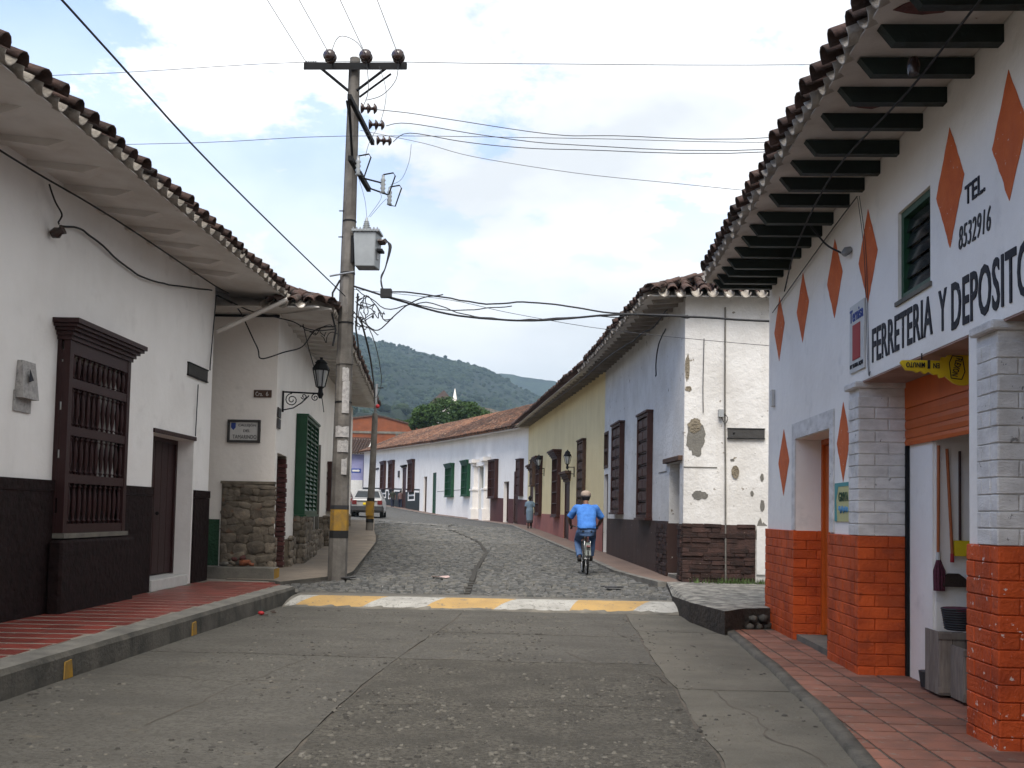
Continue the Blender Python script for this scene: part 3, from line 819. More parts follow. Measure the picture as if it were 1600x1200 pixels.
# carriageway: big worn concrete slabs with open joints --------------
road = MB()
road.add([(-4.6, -12, -0.016), (2.4, -12, -0.016), (2.4, 16.6, -0.016), (-4.6, 16.6, -0.016)], [(0, 1, 2, 3)])
road_o = structure('road', road, m_joint_d)
def slab(x0, x1, y0, y1, m, cut=None, seed=0):
    """one slab: wavy broken edges, slightly uneven top"""
    nx = max(2, int((x1 - x0) / 0.22)); ny = max(2, int((y1 - y0) / 0.22))
    mb = MB(); vs = []
    def edge(x, y):
        e = 0.035 * mnoise.noise(Vector((x * 1.3, y * 1.3, seed))) + 0.015 * mnoise.noise(Vector((x * 6, y * 6, seed)))
        return e
    for j in range(ny + 1):
        for i in range(nx + 1):
            x = x0 + (x1 - x0) * i / nx; y = y0 + (y1 - y0) * j / ny
            px, py = x, y
            e2 = 0.016 * mnoise.noise(Vector((x * 2, y * 9, 7))) + 0.008 * mnoise.noise(Vector((x * 2, y * 31, 7)))
            if i == nx: px -= 0.012 + e2
            if i == 0: px += 0.012 + e2
            if j in (0, ny): py += 0.02 if j == 0 else -0.02
            if cut: px, py = cut(px, py, i, nx)
            # both neighbours share the same wave so the joint keeps its width
            px += edge(0.0 if False else px, py) if 0 < x1 < 2.0 and i == nx or (x0 > -2 and i == 0) else 0
            py += edge(px, py) if j in (0, ny) and 0 < j + y0 else 0
            z = 0.012 * mnoise.noise(Vector((x * 0.7, y * 0.7, 3))) + 0.004 * mnoise.noise(Vector((x * 5, y * 5, 3)))
            if i in (0, nx) or j in (0, ny): z -= 0.008
            vs.append((px, py, z))
    n = nx + 1
    fs = [(j * n + i, j * n + i + 1, (j + 1) * n + i + 1, (j + 1) * n + i) for j in range(ny) for i in range(nx)]
    mb.add(vs, fs, 0, True)
    ring = [j * n for j in range(ny, -1, -1)] + [i for i in range(1, n)] + [j * n + nx for j in range(1, ny + 1)] + [ny * n + i for i in range(nx - 1, 0, -1)]
    vb = [(vs[i][0], vs[i][1], -0.034) for i in ring]
    k = len(ring)
    mb.add([vs[i] for i in ring] + vb, [(i, (i + 1) % k, k + (i + 1) % k, k + i) for i in range(k)])
    mb.build('slab', m, road_o, keep=False)
def mid(y): return -1.62 + 0.08 * math.sin(y * 0.5) + 0.012 * (y - 11)
def cutL(px, py, i, nx):
    f = i / nx
    return px + (mid(py) + 1.62) * f, py
def cutM(px, py, i, nx):
    f = i / nx
    return px + (mid(py) + 1.62) * (1 - f), py
for (ya, yb) in ((-11, -6), (-6, -1), (-1, 4.2), (4.2, 10.9), (10.9, 16.3)):
    slab(-4.42, -1.62, ya, yb, m_slab, cutL, 1)
for (ya, yb, m) in ((-11, -6, m_slab_r), (-6, -1, m_slab_r), (-1, 4.2, m_slab_r), (4.2, 10.85, m_slab_r), (10.85, 13.3, m_slab), (13.3, 16.3, m_slab)):
    slab(-1.62, 1.05, ya, yb, m, cutM, 1)
for (ya, yb) in ((-11, -4), (-4, 4.0), (4.0, 9.4), (9.4, 14.0), (14.0, 16.35)):
    slab(1.05, 2.32 if ya < 14 else 2.2, ya, yb, m_patch, None, 1)
# jagged hairline cracks, lying in the slabs' surface
def crack(x0, y0, x1, y1, w, seed):
    n = 26; L_ = []; R_ = []
    for i in range(n + 1):
        f = i / n
        j = 0.22 * mnoise.noise(Vector((f * 3, seed, 0))) + 0.07 * mnoise.noise(Vector((f * 14, seed, 2)))
        d = Vector((x1 - x0, y1 - y0, 0)).normalized(); nn = Vector((-d.y, d.x, 0))
        q = Vector((x0 + (x1 - x0) * f, y0 + (y1 - y0) * f, 0)) + nn * j * min(1, 4 * f, 4 * (1 - f) + .2)
        z = 0.012 * mnoise.noise(Vector((q.x * 0.7, q.y * 0.7, 3))) + 0.004 * mnoise.noise(Vector((q.x * 5, q.y * 5, 3))) + 0.003
        ww = w * (0.35 + 0.9 * abs(mnoise.noise(Vector((f * 9, seed, 5)))))
        L_.append((q.x - nn.x * ww, q.y - nn.y * ww, z)); R_.append((q.x + nn.x * ww, q.y + nn.y * ww, z))
    mb = MB(); vs = [p for ab in zip(L_, R_) for p in ab]
    mb.add(vs, [(2 * i, 2 * i + 1, 2 * i + 3, 2 * i + 2) for i in range(n)])
    mb.build('crack', m_joint_d, road_o)
for i, c_ in enumerate(((-4.2, 9.3, -1.7, 9.1, .012), (-1.5, 12.1, 1.0, 12.3, .012), (0.1, 11.6, 1.0, 9.6, .014), (-3.6, 13.4, -1.7, 13.7, .01), (-1.5, 8.2, 0.9, 8.5, .012), (1.1, 11.8, 2.1, 11.5, .01), (0.4, 15.9, 0.9, 13.2, .012), (-2.9, 7.2, -2.6, 10.6, .009), (1.4, 9.3, 1.7, 6.6, .011))):
    crack(*c_, i * 3.7 + 1)
# loose grit and aggregate standing out of the worn surface
rb = [rockmesh('pebble', 1, 1, 0.6, m_slab_r, i, 0.2, 2) for i in range(3)]
peb = MB()
rnd = random.Random(3)
for i in range(16000):
    y = 5.2 + 10.5 * rnd.random() ** 1.5
    x = -4.3 + 6.4 * rnd.random()
    if x > 0.9 and rnd.random() < 0.6: continue
    if x < -1.6 and rnd.random() < 0.5: continue
    if mnoise.noise(Vector((x * 1.1, y * 0.9, 5))) < 0.0 - (0.25 if y < 8 and x > -1.6 else 0): continue
    s = 0.006 + 0.026 * rnd.random() ** 4
    a = rnd.random() * 6.28
    zt = 0.012 * mnoise.noise(Vector((x * 0.7, y * 0.7, 3))) - s * 0.15
    pts = []
    for k in range(5):
        r = s * rnd.uniform(0.7, 1.2)
        pts.append(Vector((x + r * math.cos(a + k * 1.257), y + r * math.sin(a + k * 1.257), zt)))
    top = [Vector((x, y, 0)) + (p - Vector((x, y, zt))) * 0.55 + Vector((0, 0, zt + s * rnd.uniform(0.25, 0.6))) for p in pts]
    mi = 0 if rnd.random() < 0.55 else (1 if rnd.random() < 0.92 else 2)
    peb.add(pts + top, [(0, 1, 6, 5), (1, 2, 7, 6), (2, 3, 8, 7), (3, 4, 9, 8), (4, 0, 5, 9), (5, 6, 7, 8, 9)], mi)
m_p1 = mat('grey_aggregate', (0.11, 0.102, 0.086), None, 9, 0.8, 0.9, 0.2)
m_p2 = mat('dark_aggregate', (0.042, 0.039, 0.034), None, 9, 0.8, 0.9, 0.2)
m_p3 = mat('pale_aggregate', (0.125, 0.117, 0.10), None, 9, 0.8, 0.9, 0.2)
tag(peb.build('road_aggregate', [m_p1, m_p2, m_p3]), 'exposed aggregate and grit over the worn concrete roadway', 'gravel', kind='stuff')

# raised crossing with slanting yellow and white bands ---------------
bump = MB()
def bz(x): return 0.0
fx = [-4.36, 2.18]; 
yF = lambda x: 16.12 + (x + 4.36) * 0.055
yB = lambda x: 16.78 + (x + 4.36) * 0.06
prof = [(0.0, -0.05), (0.0, 0.012), (0.35, 0.075), (0.75, 0.118), (1.0, 0.13)]
vs = []
N = 40
for i in range(N + 1):
    x = -4.36 + 6.54 * i / N
    for (f, z) in prof:
        vs.append((x, yF(x) + (yB(x) - yF(x)) * f, z + 0.004 * mnoise.noise(Vector((x * 3, f * 2, 0)))))
    vs.append((x, yB(x) + 0.6, 0.145)); vs.append((x, yB(x) + 0.6, -0.1))
k = len(prof) + 2
bump.add(vs, [(i * k + j, i * k + j + 1, (i + 1) * k + j + 1, (i + 1) * k + j) for i in range(N) for j in range(k - 1)], 0, True)
bump_o = structure('speed_bump', bump, m_concrete)
fb_ = [-4.34, -4.2, -3.12, -2.14, -1.04, .17, 1.15, 2.16]
bb_ = [-4.24, -3.93, -2.80, -1.85, -0.69, .33, 1.51, 2.05]
for i in range(7):
    mb = MB(); vs = []
    n2 = 8
    for q in range(n2 + 1):
        for (f, z) in ((0.03, 0.012), (0.35, 0.075), (0.75, 0.118), (1.0, 0.13)):
            xa = fb_[i] + (bb_[i] - fb_[i]) * f; xb = fb_[i + 1] + (bb_[i + 1] - fb_[i + 1]) * f
            x = xa + (xb - xa) * q / n2
            ff = f
            if f == 0.03: ff = 0.03 + 0.05 * abs(mnoise.noise(Vector((x * 4, 2, 0))))
            vs.append((x, yF(x) + (yB(x) - yF(x)) * ff, z + 0.006 + 0.004 * mnoise.noise(Vector((x * 3, f * 2, 0)))))
    mb.add(vs, [(a * 4 + b, a * 4 + b + 1, (a + 1) * 4 + b + 1, (a + 1) * 4 + b) for a in range(n2) for b in range(3)], 0, True)
    mb.build('painted_band', m_ymark if i % 2 else m_wmark, bump_o)

# cobbled street climbing away ---------------------------------------
def street_z(x, y):
    return gz(x, y) - 0.035
grid_sheet('cobbled_street', -12, 3, 17.3, 49, 60, 128, street_z, m_cob_j)
grid_sheet('upper_street', -60, 6, 49.01, 135, 66, 86, lambda x, y: gz(x, y) - 0.03 + 0.012, m_cob_far)
cob = MB()
rnd = random.Random(11)
def joint_x(y):
    return lerp1([(17, -1.55), (19, -1.62), (22, -1.8), (29, -2.05), (35, -2.75), (45, -5.0)], y)
y = 17.42
while y < 49:
    dy = rnd.uniform(0.085, 0.125) if y < 34 else rnd.uniform(0.16, 0.22)
    xr = lerp1(XR, y) - (0.75 if y > 19 else 0.35) 
    xl = lerp1([(17, -4.6), (18.1, -5.2), (18.3, -4.45), (19.8, -4.0), (32, -5.75), (37, -6.6), (40, -8.5), (49, -11.5)], y)
    x = xl + rnd.uniform(0, .1)
    while x < xr:
        dx = rnd.uniform(0.10, 0.19) if y < 34 else rnd.uniform(0.2, 0.3)
        cx = x + dx / 2; cy = y + dy / 2 + 0.02 * math.sin(x * 3)
        if abs(cx - joint_x(cy)) < 0.09: x += dx; continue
        z = street_z(cx, cy); h = rnd.uniform(0.022, 0.052)
        a = dx / 2 - 0.012; b = dy / 2 - 0.010; t = rnd.uniform(0.62, 0.8)
        sk = rnd.uniform(-0.02, 0.02); tl = rnd.uniform(-0.008, 0.008)
        v = [(cx - a, cy - b + sk, z), (cx + a, cy - b - sk, z), (cx + a, cy + b - sk, z), (cx - a, cy + b + sk, z)]
        tv = [(cx - a * t, cy - b * t + sk, z + h + tl), (cx + a * t, cy - b * t - sk, z + h), (cx + a * t, cy + b * t - sk, z + h - tl), (cx - a * t, cy + b * t + sk, z + h)]
        cob.add(v + tv, [(4, 5, 6, 7), (0, 1, 5, 4), (1, 2, 6, 5), (2, 3, 7, 6), (3, 0, 4, 7)], 0 if rnd.random() < 0.6 else (1 if rnd.random() < 0.6 else 2))
        x += dx
    y += dy
m_cob2 = mat('dark_grey_cobble', (0.082, 0.084, 0.082), None, 6, 0.9, 0.75, 0.7, 40)
m_cob3 = mat('pale_grey_cobble', (0.15, 0.145, 0.13), None, 6, 0.9, 0.8, 0.7, 40)
tag(cob.build('cobblestones', [m_cob, m_cob2, m_cob3]), 'grey cobblestones paving the street beyond the speed bump', 'cobblestones', kind='stuff')
# a strip of kerb stones set in line along the middle of the carriageway
cj = MB()
y = 17.6
while y < 44:
    dy = rnd.uniform(0.25, 0.4)
    xa, xb = joint_x(y), joint_x(y + dy - 0.03)
    z = street_z(xa, y)
    cj.hexa([(xa - .055, y, z), (xa + .055, y, z), (xb + .055, y + dy - .03, z + .01), (xb - .055, y + dy - .03, z + .01),
             (xa - .045, y, z + .03), (xa + .045, y, z + .03), (xb + .045, y + dy - .03, z + .035), (xb - .045, y + dy - .03, z + .035)])
    y += dy
tag(cj.build('centre_stones', m_p2), 'line of dark stones along the middle of the cobbled street', 'cobblestones', kind='stuff')
for (x0, x1, y0, m) in ((-9.2, -7.4, 45.5, 0), (-8.0, -5.6, 46.6, 0), (-5.2, -4.3, 42.6, 1), (-8.9, -8.0, 44.6, 0)):
    mb = MB()
    n = 6
    vs = []
    for i in range(n + 1):
        x = x0 + (x1 - x0) * i / n
        for yy in (y0, y0 + 0.22 + 0.05 * (i % 2)):
            vs.append((x, yy, gz(x, yy) + 0.03))
    mb.add(vs, [(2 * i, 2 * i + 2, 2 * i + 3, 2 * i + 1) for i in range(n)])
    structure('road_marking', mb, m_wmark)

# left raised pavement: kerb, tiles ------------------------------------
kb = MB()
N = 70
vs = []
def kx(y): return -4.36 - 0.0105 * (y - 7.9)
for i in range(N + 1):
    y = -10 + 27.25 * i / N
    n1 = mnoise.noise(Vector((y * 1.1, 0, 0))) * 0.02 + mnoise.noise(Vector((y * 4, 0, 0))) * 0.012
    x = kx(y)
    vs += [(x + 0.01, y, -0.06), (x + n1 * 0.6, y, 0.19), (x - 0.03 + n1, y, 0.235 + n1 * 0.5), (x - 0.27, y, 0.25 + n1 * 0.3), (x - 0.27, y, -0.06)]
fs = [(i * 5 + j, i * 5 + j + 1, (i + 1) * 5 + j + 1, (i + 1) * 5 + j) for i in range(N) for j in range(4)]
kb.add(vs, fs, 0); kb.add(vs[:5], [(0, 1, 2, 3, 4)]); kb.add(vs[-5:], [(4, 3, 2, 1, 0)])
for i, f in enumerate(kb.f):
    if i < N * 4 and i % 4 in (2,): kb.mi[i] = 1
kerb_o = structure('kerb', kb, [m_kerb, m_kerb_top])
for y in (8.95, 12.2):
    MB().hexa([(kx(y) + .012, y, -.0), (kx(y) + .022, y, -.0), (kx(y) + .022, y + .16, -.0), (kx(y) + .012, y + .16, -.0),
               (kx(y) + .004, y + .02, .15), (kx(y) + .016, y + .02, .15), (kx(y) + .016, y + .14, .16), (kx(y) + .004, y + .14, .16)]).build('yellow_mark', m_yel, kerb_o)
base = MB()
base.add([(-6.4, -10, 0.252), (kx(-10) - .272, -10, 0.25), (kx(17.2) - .272, 17.24, 0.25), (-6.4, 17.9, 0.252)], [(0, 1, 2, 3)])
base.add([(-6.4, 17.9, 0.252), (kx(17.2) - .272, 17.24, 0.238), (-5.2, 18.2, 0.238), (-6.6, 18.5, 0.252)], [(0, 1, 2, 3)])
pave_l = structure('left_pavement', base, m_joint)
tl = brickmesh('pavement_tile', m_tile_red, 2, 0.01)
rnd = random.Random(5)
y = 4.0; row = 0
while y < 17.8:
    off = 0.17 * (row % 2) + rnd.uniform(0, .03)
    x = -6.28 + off
    edge_r = kx(min(y, 17.2)) - 0.285 if y < 17.1 else -4.75 - (y - 17.1) * 0.5
    wy = 0.315
    while x < edge_r - 0.02:
        w = min(0.345, edge_r - x)
        if w > 0.06:
            sk = Matrix.Rotation(0.06, 3, 'Z')
            o = place('pavement_tile', tl, (x + w / 2 - 0.003, y + wy / 2 + 0.06 * (x + 5.3), 0.2435 + rnd.uniform(-.001, .001)), pave_l)
            o.matrix_local = Matrix.Translation(o.location) @ Matrix.Rotation(0.055, 4, 'Z') @ Matrix.Diagonal((w - 0.008, wy, 0.02, 1))
        x += 0.345
    y += 0.385; row += 1

# right pavement -------------------------------------------------------
base = MB()
def rx(y): return lerp1([(-10, 1.8), (6, 1.86), (8, 2.06), (11, 2.2), (14.1, 2.28)], y)
ysr = [-10 + i * 0.8 for i in range(31)] + [14.6]
vs = []
for y in ysr:
    e = 0.02 * mnoise.noise(Vector((y * 2, 0, 0)))
    vs += [(rx(y) + e, y, -0.03), (rx(y) + e, y, 0.012), (rx(y) + .1 + e, y, 0.024), (3.6, y, 0.028)]
base.add(vs, [(i * 4 + j, i * 4 + j + 1, (i + 1) * 4 + j + 1, (i + 1) * 4 + j) for i in range(len(ysr) - 1) for j in range(3)], 0, True)
pave_r = structure('right_pavement', base, m_joint_d)
eb = MB(); vs = []
for y in ysr[:-1]:
    e = 0.02 * mnoise.noise(Vector((y * 2, 0, 0))); k = 0.012 * mnoise.noise(Vector((y * 5, 3, 0)))
    vs += [(rx(y) + e - .03, y, -.03), (rx(y) + e - .02, y, .036), (rx(y) + .085 + e + k, y, .046), (rx(y) + .09 + e + k, y, .0)]
eb.add(vs, [(i * 4 + j, i * 4 + j + 1, (i + 1) * 4 + j + 1, (i + 1) * 4 + j) for i in range(len(ysr) - 2) for j in range(3)], 0, True)
eb.build('cement_edge', m_kerb, pave_r)
tr = brickmesh('paver', m_tile_brk, 4, 0.015)
y = 4.6; row = 0
ang = -0.035
while y < 14.25:
    for c in range(6):
        x = 3.44 - 0.325 * c - 0.16
        x0_ = max(x - .15, rx(y) + .045); x1_ = x + .15
        if x1_ - x0_ < 0.03: continue
        x = (x0_ + x1_) / 2; pw_ = x1_ - x0_
        o = place('paver', tr, (x, y, 0.020 + rnd.uniform(-.003, .002)), pave_r)
        o.matrix_local = Matrix.Translation(o.location) @ Matrix.Rotation(rnd.uniform(-.012, .012), 4, 'Z') @ Matrix.Rotation(rnd.uniform(-.012, .012), 4, 'X') @ Matrix.Diagonal((pw_, 0.262, 0.03, 1))
    y += 0.285; row += 1

# side street on the right: raised concrete apron with a broken retaining edge
ap = MB()
P_ = [(1.9, 17.3), (1.93, 15.3), (2.2, 13.75), (2.55, 14.25), (3.05, 14.55), (3.05, 14.95), (14, 14.95), (14, 19.25), (2.0, 19.25)]
tz = [0.22, 0.29, 0.31, 0.31, 0.30, 0.30, 0.35, 0.42, 0.33]
n = len(P_)
vs = [(x, y, z) for (x, y), z in zip(P_, tz)] + [(x, y, -0.1) for (x, y) in P_]
ap.add(vs, [tuple(range(n))], 0)
ap.add(vs, [(i, (i + 1) % n, n + (i + 1) % n, n + i) for i in range(n)], 1)
side_o = structure('side_street', ap, [m_side_con, mat('dark_broken_edge', (0.042, 0.033, 0.027), (0.02, 0.017, 0.015), 3, 1.0, 0.9, 1.0, 12)])
st = [rockmesh('edge_stone', 1, 1, 1, m_kerb, 40 + i, 0.2, 2) for i in range(3)]
for (x, y, z, s) in ((2.62, 14.22, .06, .12), (2.75, 14.33, .05, .14), (2.88, 14.40, .06, .12), (2.66, 14.24, .17, .11), (2.82, 14.35, .17, .13)):
    o = place('edge_stone', random.choice(st), (x, y, z), side_o)
    o.matrix_local = Matrix.Translation(o.location) @ Matrix.Rotation(random.random() * 3, 4, 'Z') @ Matrix.Diagonal((s, s * .8, s * .7, 1))

# pavement along the right hand houses
wallR = [(2.3, 19.3), (1.27, 30.1), (-1.70, 53.0), (-9.25, 76.6), (-22.7, 117.0)]
def strip(name, pts, w_in, w_out, zf, drop, m, left=False):
    P = []
    for (a, b) in zip(pts, pts[1:]):
        k = max(1, int(math.dist(a, b) / 1.5))
        P += [(a[0] + (b[0] - a[0]) * i / k, a[1] + (b[1] - a[1]) * i / k) for i in range(k)]
    P.append(pts[-1])
    mb = MB(); vs = []
    for i, (x, y) in enumerate(P):
        a = P[max(i - 1, 0)]; b = P[min(i + 1, len(P) - 1)]
        d = Vector((b[0] - a[0], b[1] - a[1], 0)).normalized()
        nn = Vector((d.y, -d.x, 0)) if left else Vector((-d.y, d.x, 0))
        z = zf(x, y)
        i_ = Vector((x, y, z)) + nn * w_in; o_ = Vector((x, y, z - 0.01)) + nn * (w_out(y) if callable(w_out) else w_out)
        vs += [i_, o_ - nn * 0.14, o_, o_ - Vector((0, 0, drop))]
    mb.add(vs, [(i * 4 + j, i * 4 + j + 1, (i + 1) * 4 + j + 1, (i + 1) * 4 + j) for i in range(len(P) - 1) for j in range(3)])
    for i in range(len(mb.f)):
        if i % 3: mb.mi[i] = 1
    mb.add(vs[:4], [(0, 1, 2, 3)], 1); mb.add(vs[-4:], [(3, 2, 1, 0)], 1)
    return structure(name, mb, m)
strip('pavement', wallR, -0.1, lambda y: lerp1([(19, .42), (22, .85), (30, .85), (60, .8), (120, .8)], y), lambda x, y: lerp1(ZR, y) + 0.07, 0.16, [m_walk_p, m_kerb_top])
# ================================================================== SHOP ON THE RIGHT
FS = Frame((2.95, 0), (2.95, 10), False)
shop = thing('corner_shop', (2.95, 8, 0), 'white and orange hardware shop with green rafters and painted lettering on the right', 'shop')
wl_ = 0.03    # plaster face sits a little behind the brick faces
TH = 0.48
mb = MB()
FW = Frame((2.95 + wl_, 0), (2.95 + wl_, 10), False)
wall_grid(mb, FW, 1.0, 14.86, -0.1, 5.0, 5.0, TH - wl_, [(11.47, 13.12, -0.1, 2.55), (7.62, 10.32, 0.0, 2.93), (3.2, 7.085, 0.0, 2.93), (8.40, 9.20, 3.5, 4.3)])
mb.box(3.44, 8.0, 14.5, 14.85, -0.1, 5.0)       # end wall on the side street
mb.box(8.0, 8.3, 1.0, 14.85, -0.1, 5.0)
mb.box(3.44, 8.0, 1.0, 1.3, -0.1, 5.0)
mb.build('wall', m_white, shop)
# lintel soffit (bare pinkish concrete) and plaster plinth over it
MB().box(2.985, 3.42, 7.66, 10.30, 2.915, 2.929).build('lintel_soffit', m_pinkcon, shop)
MB().box(2.985, 3.42, 3.2, 7.05, 2.915, 2.929).build('lintel_soffit', m_pinkcon, shop)
# interior
MB().box(3.46, 7.9, 1.4, 14.4, 0.0, 0.06).build('shop_floor', m_concrete, shop)
MB().box(3.46, 7.9, 1.4, 14.4, 3.02, 3.06).build('shop_ceiling', m_white, shop)
MB().box(3.46, 7.9, 9.62, 9.76, 0.06, 3.02).build('inner_wall', m_white, shop)
MB().box(3.435, 3.459, 9.64, 10.31, 0.03, 2.9).build('inner_jamb', m_white, shop)
# brick piers ----------------------------------------------------------
CH = 0.116
def pier(y0, y1, x1, zt, label=None, worn=False, street=(None,), cam=True, cap=True):
    core = MB().box(2.957, x1 - 0.004, y0 + 0.006, y1, -0.02, 1.395).build('pier', m_orange_j, shop, label=label)
    c2 = MB().box(2.957, x1 - 0.004, y0 + 0.006, min(y1, y0 + 0.36), 1.397, zt).build('pier', m_white_br, shop) if zt > 1.5 else None
    n = int(zt / CH) if zt > 1.5 else 12
    for c in range(n):
        z = c * CH + 0.006; top = z + CH - 0.008
        zc = z + 0.05
        if c == n - 1 and zt < 1.5: top = 1.40
        upper = zc > 1.39
        mm = m_white_br if upper else (m_orange_worn if worn else m_orange)
        par = c2 if upper else core
        off = (c % 2)
        # face towards the camera (normal -Y)
        FX = Frame((2.943, y0), (x1, y0), True)
        L = x1 - 2.943
        cuts = [0.0, 0.30 if off else 0.17, L] if L < 0.55 else [0.0, 0.30 if off else 0.15, 0.56 if off else 0.44, L]
        for a, b in zip(cuts, cuts[1:]):
            brick('brick', FX, a + 0.002, b - 0.005, -0.11, 0.004 + random.uniform(0, .004), z, top, mm, par)
        # street face
        ye = min(y1, y0 + 0.34) if upper else y1
        s = y0 + 0.112
        first = True
        while s < ye - 0.03:
            l = (0.14 if off else 0.28) if first else 0.28
            e = min(s + l, ye)
            if ye - e < 0.06: e = ye
            brick('brick', FS, s + 0.003, e - 0.004, -0.10, 0.004 + random.uniform(0, .004), z, top, mm, par)
            s = e; first = False
    if cap:
        MB().box(2.90, x1 + 0.02, y0 - 0.03, y0 + 0.36, zt + 0.002, zt + 0.07).build('cap_stone', m_white_br, shop, bevel=0.012)
pier(10.30, 11.46, 3.43, 2.86)
pier(7.06, 7.60, 3.55, 2.86, 'near brick pier, its orange paint chipped white', True)
pier(13.108, 14.88, 3.43, 1.39, cap=False)
# door in the shop wall
door(shop, FW, 11.47, 13.12, 0.11, 2.55, 0.34, m_orange_met, 6)
MB().box(2.99, 3.4, 11.48, 13.11, 0.0, 0.105).build('door_step', m_concrete, shop)
fr = MB()
fr.fbox(FW, 13.125, 13.30, 0.002, 0.018, 1.41, 2.76); fr.fbox(FW, 11.30, 11.465, 0.002, 0.018, 1.41, 2.76); fr.fbox(FW, 11.465, 13.125, 0.002, 0.018, 2.56, 2.76)
fr.build('door_surround', m_white_br, shop)
# roller shutter
sh = MB().box(3.40, 3.43, 7.64, 10.30, 2.66, 2.913).build('shutter_box', m_orange_met, shop)
for i, (za, zb) in enumerate(((2.54, 2.655), (2.45, 2.535), (2.36, 2.445), (2.29, 2.355))):
    b = MB()
    n = 4
    P = FS.P
    for k in range(n):
        pass
    b.poly([P(7.64, -0.455, za), P(7.64, -0.448, (za + zb) / 2), P(7.64, -0.455, zb), P(7.64, -0.475, zb), P(7.64, -0.475, za)], (0, 2.66, 0))
    b.build('shutter_slat', m_orange_met, sh)
MB().box(3.40, 3.433, 10.30 - 0.05, 10.312, 0.03, 2.29).build('shutter_rail', m_metal_d, shop)
# upper window, green frame, wire glass
wf = MB()
wf.fbox(FW, 8.40, 8.46, -0.10, -0.03, 3.5, 4.3); wf.fbox(FW, 9.14, 9.20, -0.10, -0.03, 3.5, 4.3); wf.fbox(FW, 8.46, 9.14, -0.10, -0.03, 3.5, 3.56); wf.fbox(FW, 8.46, 9.14, -0.10, -0.03, 4.24, 4.3)
W_ = wf.build('window', m_greenw, shop)
for k in range(5):
    z = 3.56 + 0.136 * k
    g = MB()
    g.hexa([FW.P(8.46, -.07, z), FW.P(9.14, -.07, z), FW.P(9.14, -.055, z), FW.P(8.46, -.055, z), FW.P(8.46, -.10, z + .13), FW.P(9.14, -.10, z + .13), FW.P(9.14, -.085, z + .13), FW.P(8.46, -.085, z + .13)])
    g.build('glass_louvre', m_glass, W_)
MB().fbox(FW, 8.40, 9.2, -0.45, -0.2, 3.5, 4.3).build('room_shade_block', m_dark, W_)  # solid near-black block, its colour standing in for the unlit room
MB().fbox(FW, 8.36, 9.24, 0.001, 0.02, 3.46, 3.498).build('sill', m_concrete, W_)
# painted diamonds
def diamond(yc, zc, w, h):
    P = FW.P
    cs = [(yc - w / 2, zc + random.uniform(-.02, .02)), (yc, zc - h / 2), (yc + w / 2, zc), (yc, zc + h / 2)]
    pts = []
    for (a, b) in zip(cs, cs[1:] + cs[:1]):
        for i in range(9):
            f = i / 9; k = 0.006 * (0 < i)
            pts.append(P(a[0] + (b[0] - a[0]) * f + random.uniform(-k, k), 0.002, a[1] + (b[1] - a[1]) * f + random.uniform(-k, k)))
    d = MB().poly(pts, FW.n * 0.003)
    return d.build('painted_diamond', m_diamond, shop)
for (yc, zc, w, h) in ((6.92, 4.16, .54, .9), (7.97, 4.14, .57, .95), (10.09, 4.14, .62, .94), (11.31, 4.2, .63, .88), (12.8, 4.18, .64, .88), (14.16, 4.16, .66, .9), (10.95, 2.37, .50, .85), (13.84, 2.3, .66, .89)):
    diamond(yc, zc, w, h)
for yc in (5.6, 4.3, 3.0): diamond(yc, 4.15, .58, .92)
RT = FW.textrot()
text('lettering', 'FERRETERIA', FW.P(9.145, 0.004, 3.225), RT, 1.60, 0.325, m_black, shop, 0.012)
text('lettering', 'Y', FW.P(8.125, 0.004, 3.21), RT, 0.17, 0.33, m_black, shop, 0.012)
text('lettering', 'DEPOSITO', FW.P(7.265, 0.004, 3.195), RT, 1.35, 0.37, m_black, shop, 0.012)
text('lettering', 'TEL.', FW.P(7.49, 0.004, 3.975), RT, 0.36, 0.145, m_black, shop, 0.012)
text('lettering', '8532916', FW.P(7.5, 0.004, 3.685), RT, 0.57, 0.175, m_thin, shop, -0.006, 0.12)
# eaves
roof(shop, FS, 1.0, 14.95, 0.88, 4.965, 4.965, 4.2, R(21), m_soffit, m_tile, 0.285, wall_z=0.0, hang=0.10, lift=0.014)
rafters(shop, FS, [14.72, 14.38, 13.96, 13.5, 12.93, 12.42, 11.9, 11.42, 10.78, 10.25, 9.75, 9.2, 8.6, 8.07, 7.53, 7.04, 6.5, 5.95, 5.4, 4.9, 4.3, 3.8], 0.80, 4.835, m_rafter, 0.085, 0.125, 0.10)
for (y, x, l) in ((8.35, 2.5, .35), (9.95, 2.42, .28), (6.75, 2.35, .4)):
    p = MB()
    p.poly([(x + l / 2 * math.cos(a) * random.uniform(.7, 1.1), y + .11 * math.sin(a) * random.uniform(.7, 1.1), 4.959) for a in [i * 6.283 / 9 for i in range(9)]], (0, 0, 0.004))
    p.build('bare_patch', m_brk_red, shop)

# ================================================================== LEFT CORNER HOUSE
FL = Frame((-5.724, 0), (-6.2605, 17.95), True)
h1 = thing('white_house', (-6.2, 12, 0.25), 'white house with dark roughcast dado and a turned baluster window on the left pavement', 'house')
E1 = FL.len
house_box(h1, FL, 0.5, E1, 7, 0.0, 5.30, 5.50, 0.55, [(15.22, 17.1, 0.26, 2.66), (12.15, 13.7, 1.3, 3.4)], m_white_l)
dd = MB()
for (a, b) in ((0.5, 15.2), (17.16, E1 - 0.002)):
    dd.fbox(FL, a, b, 0.0, 0.035, 0.2, 1.70); dd.fbox(FL, a, b, 0.0, 0.045, 1.702, 1.83)
dd.build('dado', m_dado, h1)
MB().fbox(FL, 11.85, 14.1, 0.047, 0.22, 0.2, 1.12).build('window_base', m_dado, h1, bevel=0.03)
